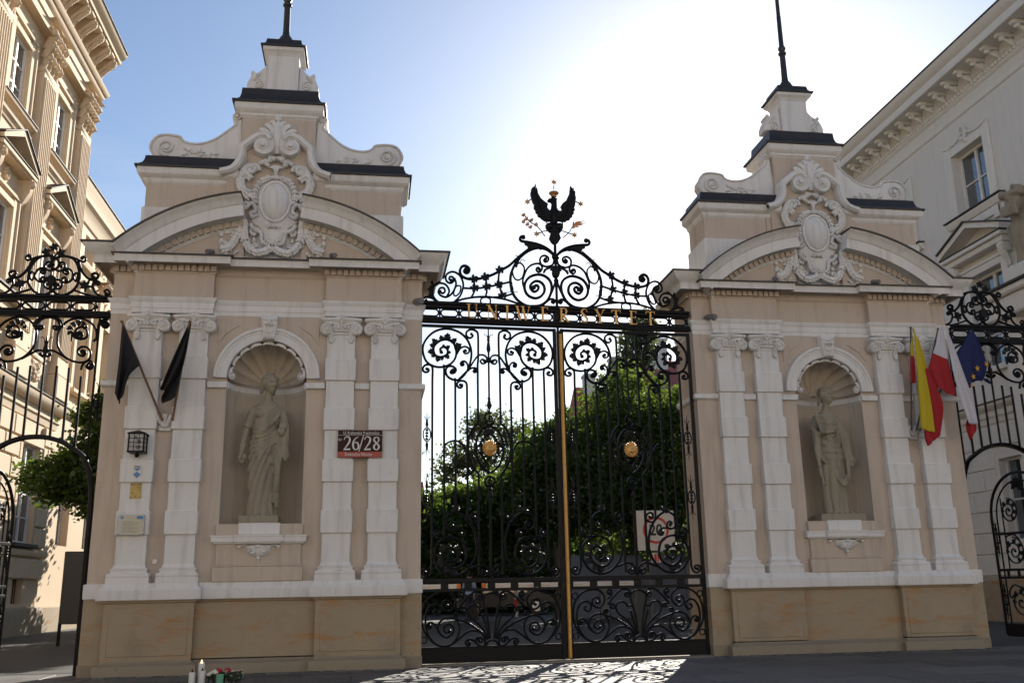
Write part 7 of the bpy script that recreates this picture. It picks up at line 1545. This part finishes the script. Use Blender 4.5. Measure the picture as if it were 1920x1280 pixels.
def boom(x0, x1, label, px, cap):
    T = thing('barrier', label, 'barrier', (px, 9.0, 0), 0, 'parking barriers')
    MB().box(x0-px, x1-px, -.06, .06, 1.385, 1.53, .02).build('boom', M['signwhite'], T); MB().box(x0-px+.06, x1-px-.06, -.066, -.060, 1.452, 1.463).build('dashes', M['dash'], T, 0)
    MB().box(cap-px-.06, cap-px+.06, -.068, .068, 1.378, 1.537, .01).build('end_cap', M['orange'], T); MB().box(-.22,.22,.08,.5,0,1.65,.03).build('cabinet', M['boxgrey'], T)
boom(-4.6, -1.42, 'white barrier boom ending in an orange cap seen through the left gate leaf', -4.5, -1.46); boom(-.80, 3.75, 'long white barrier boom crossing behind the middle of the gate', 3.9, -.74)
# speed sign
M['signcream'] = plain('white_sign_board', (.60,.55,.48), .5, 0, .05); M['ringred'] = plain('sign_red', (.50,.03,.02), .4)
T = thing('speed_sign', 'square white board with a red ring and the number 20 behind the gate', 'road sign', (5.26, 12.0, 0))
MB().box(-.63,.63,-.03,.0,2.48,3.76,.01).build('board', M['signcream'], T); MB().arc([(.355,-.034),(.355,-.030),(.435,-.030),(.435,-.034)], (.0,3.13), 0, 2*math.pi, 48, False).build('ring', M['ringred'], T, 0)
text_mesh('20', .50, M['blackpot'], T, (.0,-.034,3.12), .9, 'number', bold=.012); MB().tube([(0,.05,0),(0,.05,3.7)], .04, 10).build('post', M['boxgrey'], T, 50)
MB().box(-.20,.12,-.03,.0,2.10,2.40,.006).build('notice', M['signcream'], T); MB().box(-.10,-.02,-.034,-.031,2.13,2.37).build('red_bar', M['ringred'], T, 0); MB().box(.0,.05,-.034,-.031,2.13,2.37).build('red_bar', M['ringred'], T, 0)
# red and white post
T = thing('marker_post', 'red and white striped marker post beyond the barrier', 'post', (3.3, 30, 0))
for k in range(4): MB().lathe([(.10,.42*k),(.10,.42*k+.42)], n=12).build('band', M['ringred'] if k % 2 else M['signwhite'], T, 50)
# low walls / parked van silhouettes behind the right leaf
M['slate'] = plain('blue_grey_wall', (.10,.115,.14), .7); M['slate2'] = plain('grey_wall', (.14,.14,.14), .7)
T = thing('boundary_wall', 'low blue-grey wall with piers under the dark trees', 'wall', (8.2, 24, 0))
for k in range(4): MB().box(-3.6+2.0*k, -3.6+2.0*k+1.55, 0, .25, 0, 2.75, .02).build('panel', M['slate'], T); MB().box(-3.6+2.0*k+1.56, -3.6+2.0*k+1.99, -.04, .29, 0, 2.45, .02).build('wall_pier', M['slate2'], T)
T = thing('notice_cabinet', 'dark notice cabinet on two posts standing beyond the left side gate', 'cabinet', (-12.5, 12.0, 0), R(12)); MB().box(-.40,.40,-.06,.06,.6,2.68,.02).build('case', M['blackpot'], T); MB().box(-.34,.34,-.075,-.061,.68,2.6).build('glass', M['blackpot'], T, 0); MB().tube([(-.36,0,0),(-.36,0,.65)], .05, 8).tube([(.36,0,0),(.36,0,.65)], .05, 8).build('posts', M['iron'], T, 50)
# parked dark car glimpsed behind the gate
def car(x, y, rz, label):
    T = thing('parked_car', label, 'car', (x, y, 0), rz); paint = plain('dark_car_paint', (.02,.022,.028), .25)
    prof = [(-2.6,.45),(-2.55,.95),(-1.9,1.1),(-1.2,1.7),(.7,1.75),(1.5,1.15),(2.4,1.0),(2.6,.75),(2.6,.42)]
    MB().prism([(p[0], p[1]) for p in prof], -1.05, 1.05, bev=.12).build('body', paint, T, 30)
    MB().prism([(-1.15,1.15),(-1.05,1.6),(.62,1.65),(1.25,1.15)], -1.06, -1.02).build('side_window', M['glass'], T, 0); MB().prism([(-1.15,1.15),(-1.05,1.6),(.62,1.65),(1.25,1.15)], 1.02, 1.06).build('side_window', M['glass'], T, 0)
    for wx in (-1.65, 1.65):
        for wy in (-.95, .95):
            w = MB().lathe([(.2,-.12),(.40,-.12),(.43,-.06),(.43,.06),(.40,.12),(.2,.12)], (wx, wy, .43), 20, 'y').build('wheel', M['blackpot'], T, 50); MB().lathe([(.02,-.125),(.25,-.125),(.25,.125),(.02,.125)], (wx, wy, .43), 12, 'y').build('rim', M['steel'], w, 50)
    for s in (-1, 1): MB().sphere((2.56,s*.7,.8), (.08,.2,.1), 8, 6).build('headlight', M['signwhite'], T, 50)
car(3.4, 34, R(168), 'dark parked car in the shade beyond the barrier')
# far person
def person(x, y, h, rz):
    T = thing('person', 'distant person in a light blue shirt and dark trousers beyond the barrier', 'person', (x, y, 0), rz); s = h/1.75
    bm = MB(); skin = plain('skin', (.45,.28,.2), .6)
    loft(bm, [(.80*s,0,0,.15*s,.10*s),(.95*s,0,0,.17*s,.11*s),(1.1*s,0,0,.14*s,.10*s),(1.35*s,0,0,.19*s,.11*s),(1.45*s,0,0,.16*s,.09*s),(1.49*s,0,0,.06*s,.06*s),(1.53*s,0,0,.05*s,.05*s)], None, 24, 30)
    for sd_, f in ((-1, .12), (1, -.14)):
        bm.tube([(sd_*.09*s,0,.85*s),(sd_*.095*s,-f*s*.6,.48*s),(sd_*.095*s,-f*s*.3,.08*s)], [.085*s,.06*s,.045*s], 10); bm.tube([(sd_*.095*s,-f*s*.3+.03,.05*s),(sd_*.1*s,-f*s*.3-.16*s,.03*s)], [.05*s,.04*s], 8)
        bm.tube([(sd_*.18*s,0,1.42*s),(sd_*.23*s,f*s*.4,1.14*s),(sd_*.23*s,f*s*.4-.1*s,.90*s)], [.055*s,.045*s,.035*s], 8); hand(bm, (sd_*.23*s, f*s*.4-.1*s, .91*s), (0,-.2,-1), (0,-1,.2), .9*s)
    head(bm, (0,-.02*s,1.64*s), .25*s, 0, 0, False)
    o = remesh(bm, 'body', skin, .018, T, 2)
    shirt = plain('light_blue_shirt', (.35,.45,.60), .8); trs = plain('dark_trousers', (.03,.03,.04), .8); hr = plain('dark_hair', (.03,.02,.015), .7)
    o.data.materials.append(shirt); o.data.materials.append(trs); o.data.materials.append(hr)
    for p in o.data.polygons:
        z = p.center.z/s; p.material_index = 3 if (z > 1.68 or (z > 1.56 and p.center.y > .0)) else 1 if .93 < z < 1.50 else 2 if z <= .93 and not (abs(p.center.x) > .19*s and z > .75) else 0
person(.55, 26, 2.15, R(200))

# ---------------------------------------------------------------- trees
M['leafA'] = leafmat('dark_green_leaves', (.014,.032,.008), (.034,.064,.013), (.20,.32,.03))
M['leafB'] = leafmat('mid_green_leaves', (.020,.042,.009), (.045,.080,.018), (.28,.40,.05))
M['leafC'] = leafmat('pale_sparse_leaves', (.06,.075,.04), (.09,.105,.05), (.28,.32,.10))
M['bark'] = plain('bark', (.06,.048,.036), .9, 0, .3, 12, .5)
def tree(name, label, base, blobs, n, leaf, mat, trunk_h, tr=.22, seed=0, clump=60, fill=.75, group='trees behind the gate'):
    "blobs: (x, y, z, rx, ry, rz) relative to base; leaves sit in clumps on twigs spread through the blobs"
    rnd = random.Random(seed); T = thing(name, label, 'tree', base, 0, group)
    mb = MB(); mb.tube(cr([(0,0,-.1),(rnd.uniform(-.1,.1),rnd.uniform(-.1,.1),trunk_h*.5),(rnd.uniform(-.2,.2),rnd.uniform(-.2,.2),trunk_h)], 4), [tr*1.3]+[tr*(1-.05*k) for k in range(1, 9)], 10)
    tips = []; tot = sum(b[3]*b[4]*b[5] for b in blobs)
    ncl = max(8, n//clump)
    for b in blobs:
        k = max(3, int(ncl*(b[3]*b[4]*b[5])/tot))
        mb.tube(cr([(0,0,trunk_h*.8),(b[0]*.4,b[1]*.4,(trunk_h+b[2])*.5),(b[0],b[1],b[2])], 4), [tr*.7-.045*tr*q for q in range(9)], 7)
        for _ in range(k):
            while True:
                u = Vector((rnd.uniform(-1,1), rnd.uniform(-1,1), rnd.uniform(-1,1)))
                if .05 < u.length < 1 and u.length > rnd.random()*fill: break
            p = Vector((b[0]+u.x*b[3], b[1]+u.y*b[4], b[2]+u.z*b[5])); tips.append((p, b))
            if rnd.random() < .35: mb.tube([(b[0]+u.x*b[3]*.2, b[1]+u.y*b[4]*.2, b[2]+u.z*b[5]*.2-.1), (b[0]+u.x*b[3]*.6, b[1]+u.y*b[4]*.6, b[2]+u.z*b[5]*.6), tuple(p)], [.05,.03,.01], 5)
    mb.build('trunk', M['bark'], T, 50)
    V = []; F = []; S = []
    per = n//len(tips)
    for p, b in tips:
        cs = rnd.uniform(.55, 1.25)*min(b[3], b[5])*.26+.12
        for _ in range(per):
            g = Vector((rnd.gauss(0,1), rnd.gauss(0,1), rnd.gauss(0,.6)))*cs*.6; c = p+g
            a = Vector((rnd.gauss(0,1), rnd.gauss(0,1), rnd.gauss(-.25,.6))).normalized(); s_ = a.cross(Vector((rnd.gauss(0,1), rnd.gauss(0,1), rnd.gauss(0,1)))).normalized()
            L = leaf*rnd.uniform(.6,1.3); w = L*.42; o = len(V)
            nn = a.cross(s_)
            V += [tuple(c-a*L*.5), tuple(c+s_*w-a*.05*L+nn*L*.08), tuple(c+a*L*.5-nn*L*.12), tuple(c-s_*w-a*.05*L+nn*L*.08)]; F += [(o,o+1,o+2),(o,o+2,o+3)]
    me = bpy.data.meshes.new('crown'); me.from_pydata(V, [], F); me.polygons.foreach_set('use_smooth', [True]*len(me.polygons)); me.materials.append(mat); link('crown', me, T)
    return T
tree('lime_tree', 'tall dense green tree filling the right gate leaf', (8.0, 24.5, 0), [(-1.6,0,6.4,2.2,2.2,2.4),(1.4,.3,7.4,2.6,2.4,2.6),(-.2,-.5,9.3,2.1,2.0,1.9),(-.4,0,4.6,2.9,2.4,1.8),(2.6,0,4.8,2.2,2.2,2.0),(2.7,.4,9.4,1.5,1.3,1.3)], 60000, .165, M['leafB'], 4.2, .3, 1)
tree('round_tree', 'rounded dark green tree in the middle of the gate, leaning on the tall tree', (4.6, 25.5, 0), [(0,0,6.9,2.0,1.9,1.9),(-.6,0,4.8,2.3,2.0,1.6),(.9,.2,8.4,1.2,1.1,1.2)], 32000, .165, M['leafA'], 3.6, .25, 2)
tree('bushy_tree', 'bushy green tree low behind the left gate leaf', (.9, 27, 0), [(0,0,4.9,2.2,1.8,1.4),(1.8,.3,5.6,1.6,1.5,1.6),(-1.8,0,4.7,1.5,1.4,1.2),(0,0,3.2,2.8,1.8,1.3)], 32000, .165, M['leafB'], 2.6, .2, 3)
tree('leafy_shrub', 'tall shrub at the left edge of the gate opening', (-1.8, 24, 0), [(0,0,3.6,1.4,1.3,1.9),(-.6,0,4.8,.9,.9,1.0)], 9000, .19, M['leafA'], 1.6, .12, 4)
tree('sparse_tree', 'thin grey-green tree with open branches above the left gate leaf', (3.9, 46, 0), [(-1.9,0,9.8,1.6,1.2,1.2),(.0,0,11.9,1.8,1.4,1.5),(2.4,0,11.2,1.7,1.3,1.4),(0,0,9.5,2.2,1.4,1.2),(-3.0,0,8.7,1.1,1.0,1.0)], 7500, .22, M['leafC'], 7.0, .2, 5, 18, .95)
tree('sparse_tree', 'thin dark airy treetop beside the right pier near the letter T', (22.4, 72, 0), [(0,0,24.6,1.9,1.6,2.3),(.8,0,27.0,1.4,1.4,1.5),(-1.2,0,22.9,1.2,1.2,1.4)], 6000, .28, M['leafC'], 21, .3, 6, 18, .95)
tree('chestnut_tree', 'dark green tree branch hanging in front of the tan palace at left', (-11.4, 13.2, 0), [(-.9,0,6.3,1.1,1.3,1.2),(-1.9,0,5.0,1.4,1.4,.9),(-.5,0,4.7,1.5,1.6,1.1),(.5,0,7.0,1.5,1.6,1.5)], 28000, .155, M['leafA'], 3.4, .2, 7)
# trees further back, then unseen ones added to shade the courtyard and left palace
tree('round_tree', 'dark tree in deep shade far behind the barrier at left', (-1.5, 44, 0), [(0,0,4.5,3.0,2.0,2.6),(3.2,0,4.2,2.6,2.0,2.4)], 14000, .28, M['leafA'], 3, .25, 8)
tree('round_tree', 'dark tree in deep shade far behind the barrier at right', (9.5, 42, 0), [(0,0,4.2,3.4,2.0,2.6),(-4.0,0,4.0,2.8,2.0,2.6)], 14000, .28, M['leafA'], 3, .25, 9)
tree('added_shade_tree', 'added shade tree, unseen behind the pier with black flags', (-6.2, 21, 0), [(0,0,7.2,3.2,2.8,3.0),(1.6,0,4.6,2.4,2.2,1.9),(-2.6,0,5.4,2.4,2.4,2.2)], 24000, .26, M['leafA'], 3, .3, 10)  # this and the next: added out of view to shade the left ground
tree('added_shade_tree', 'added shade tree, unseen behind the pier with black flags, farther back', (-7.5, 33, 0), [(0,0,6.0,3.0,2.6,2.4),(3.0,0,4.6,2.4,2.2,2.0),(-3.0,0,4.6,2.4,2.2,1.8)], 20000, .28, M['leafA'], 3, .3, 11)
tree('added_shade_tree', 'added shade tree, unseen behind the lantern side of the left pier', (-12.6, 28, 0), [(0,0,6.2,2.6,2.6,2.4),(2.4,0,5.0,2.2,2.2,2.0)], 16000, .27, M['leafA'], 3, .3, 12)  # added out of view to shade the lower wall of the left palace
def hedge(label, base, w, h, d, n, seed):
    rnd = random.Random(seed); T = thing('hedge', label, 'hedge', base)
    MB().box(-w,w,0,d,0,h-.25,.2).build('branches', M['bark'], T, 0)
    V = []; F = []
    for _ in range(n):
        c = Vector((rnd.uniform(-w-.1,w+.1), rnd.uniform(-.25,.2) if rnd.random() < .7 else rnd.uniform(0,d), rnd.uniform(.05,h+.3*math.sin(_*.7)))); a = Vector((rnd.gauss(0,1),rnd.gauss(0,1),rnd.gauss(0,.7))).normalized(); s_ = a.cross(Vector((rnd.gauss(0,1),rnd.gauss(0,1),rnd.gauss(0,1)))).normalized(); L = rnd.uniform(.1,.22); o = len(V)
        V += [tuple(c-a*L), tuple(c+s_*L*.8), tuple(c+a*L), tuple(c-s_*L*.8)]; F.append((o,o+1,o+2,o+3))
    me = bpy.data.meshes.new('foliage'); me.from_pydata(V, [], F); me.materials.append(M['leafA']); link('foliage', me, T)
hedge('long dark clipped hedge at the back of the courtyard', (4, 38, 0), 14, 3.4, 1.2, 16000, 5)
# ---------------------------------------------------------------- houses behind the trees
M['tile'] = plain('red_roof_tiles', (.30,.075,.05), .8, 0, .25, 5, .3); M['house'] = plaster('pale_house_render', (.55,.53,.49),(.60,.58,.54),(.4,.38,.34), .4, .3)
def house(label, x0, x1, y, d, ze, zr, chim):
    T = thing('house', label, 'house', ((x0+x1)/2, y, 0)); w = (x1-x0)/2
    MB().box(-w,w,0,d,0,ze).build('wall', M['house'], T, 0)
    MB().add([(-w-.4,-.4,ze),(w+.4,-.4,ze),(w+.4,d+.4,ze),(-w-.4,d+.4,ze),(-w-.4,d/2,zr),(w+.4,d/2,zr)], [(0,1,5,4),(2,3,4,5),(1,2,5),(3,0,4),(0,3,2,1)]).build('roof', M['tile'], T, 0)
    for cx, cw, z0, z1 in chim:
        c = MB().box(cx-cw,cx+cw,d*.3,d*.3+1.4,z0,z1,.03).build('chimney', M['house'], T, 0); MB().box(cx-cw-.12,cx+cw+.12,d*.3-.12,d*.3+1.52,z1-.25,z1+.02,.03).build('chimney_cap', M['house'], c, 0)
    for k in range(4): MB().box(-w+1.5+k*(2*w-3)/3-.6,-w+1.5+k*(2*w-3)/3+.6,-.06,-.002,ze-3.2,ze-1.2).build('window', M['glass'], T, 0)
house('pale house with steep red roof and white chimneys behind the trees', 17.0, 31, 70, 12, 17.0, 21.3, [(-6.2,.55,16,22.2),(-2.7,1.25,16,24.0)])
house('taller pale house with red roof peeking out beside the right pier', 24.5, 40, 78, 12, 22.0, 26.2, [(-4.6,1.0,22,28.2)])
house('low pale house glimpsed through the left gate leaf', -6, 0.2, 62, 9, 8.2, 10.6, [(1.6,.5,8,11.4)])
# the sunlit houses across the street, behind the viewer
M['across'] = plaster('cream_house_render', (.58,.51,.425),(.64,.57,.48),(.45,.38,.30), .3, .25)
def town_house(label, x0, x1, y, h, seed):
    T = thing('town_house', label, 'house', ((x0+x1)/2, y, 0), 0, 'houses across the street'); w = (x1-x0)/2
    mb = MB(); mb.box(-w,w,-10,0,0,h); mb.build('wall', M['across'], T, 0); MB().box(-w,w,-10,.5,h+.002,h+.6,.05).build('cornice', M['across'], T, 0)
    MB().add([(-w,.5,h+.6),(w,.5,h+.6),(w,-10,h+.6),(-w,-10,h+.6),(-w,-5,h+4),(w,-5,h+4)], [(0,1,5,4),(2,3,4,5),(1,2,5),(3,0,4)]).build('roof', M['tile'], T, 0)
    me = None
    for r_ in range(4):
        for k in range(5):
            xx = -w+w/5+k*2*w/5; zz = 1.6+r_*4.4
            if me is None: o = MB().box(-.7,.7,.003,.07,0,2.6).build('window', M['glass'], T, 0); me = o.data
            else: o = link('window', me, T)
            o.location = (xx, 0, zz)
for k, (a, b, h) in enumerate(((-58,-38,17),(-38,-16,19),(-16,4,18),(4,26,19.5),(26,50,17))): town_house(('first','second','third','fourth','fifth')[k]+' cream town house across the street counted from the palace side', a, b, -44, h, k)

# ---------------------------------------------------------------- bring drawing units to metres
for o in list(bpy.data.objects):
    if o.parent is None and o.type in {'MESH', 'EMPTY'}:
        o.location = o.location*K; o.scale = o.scale*K
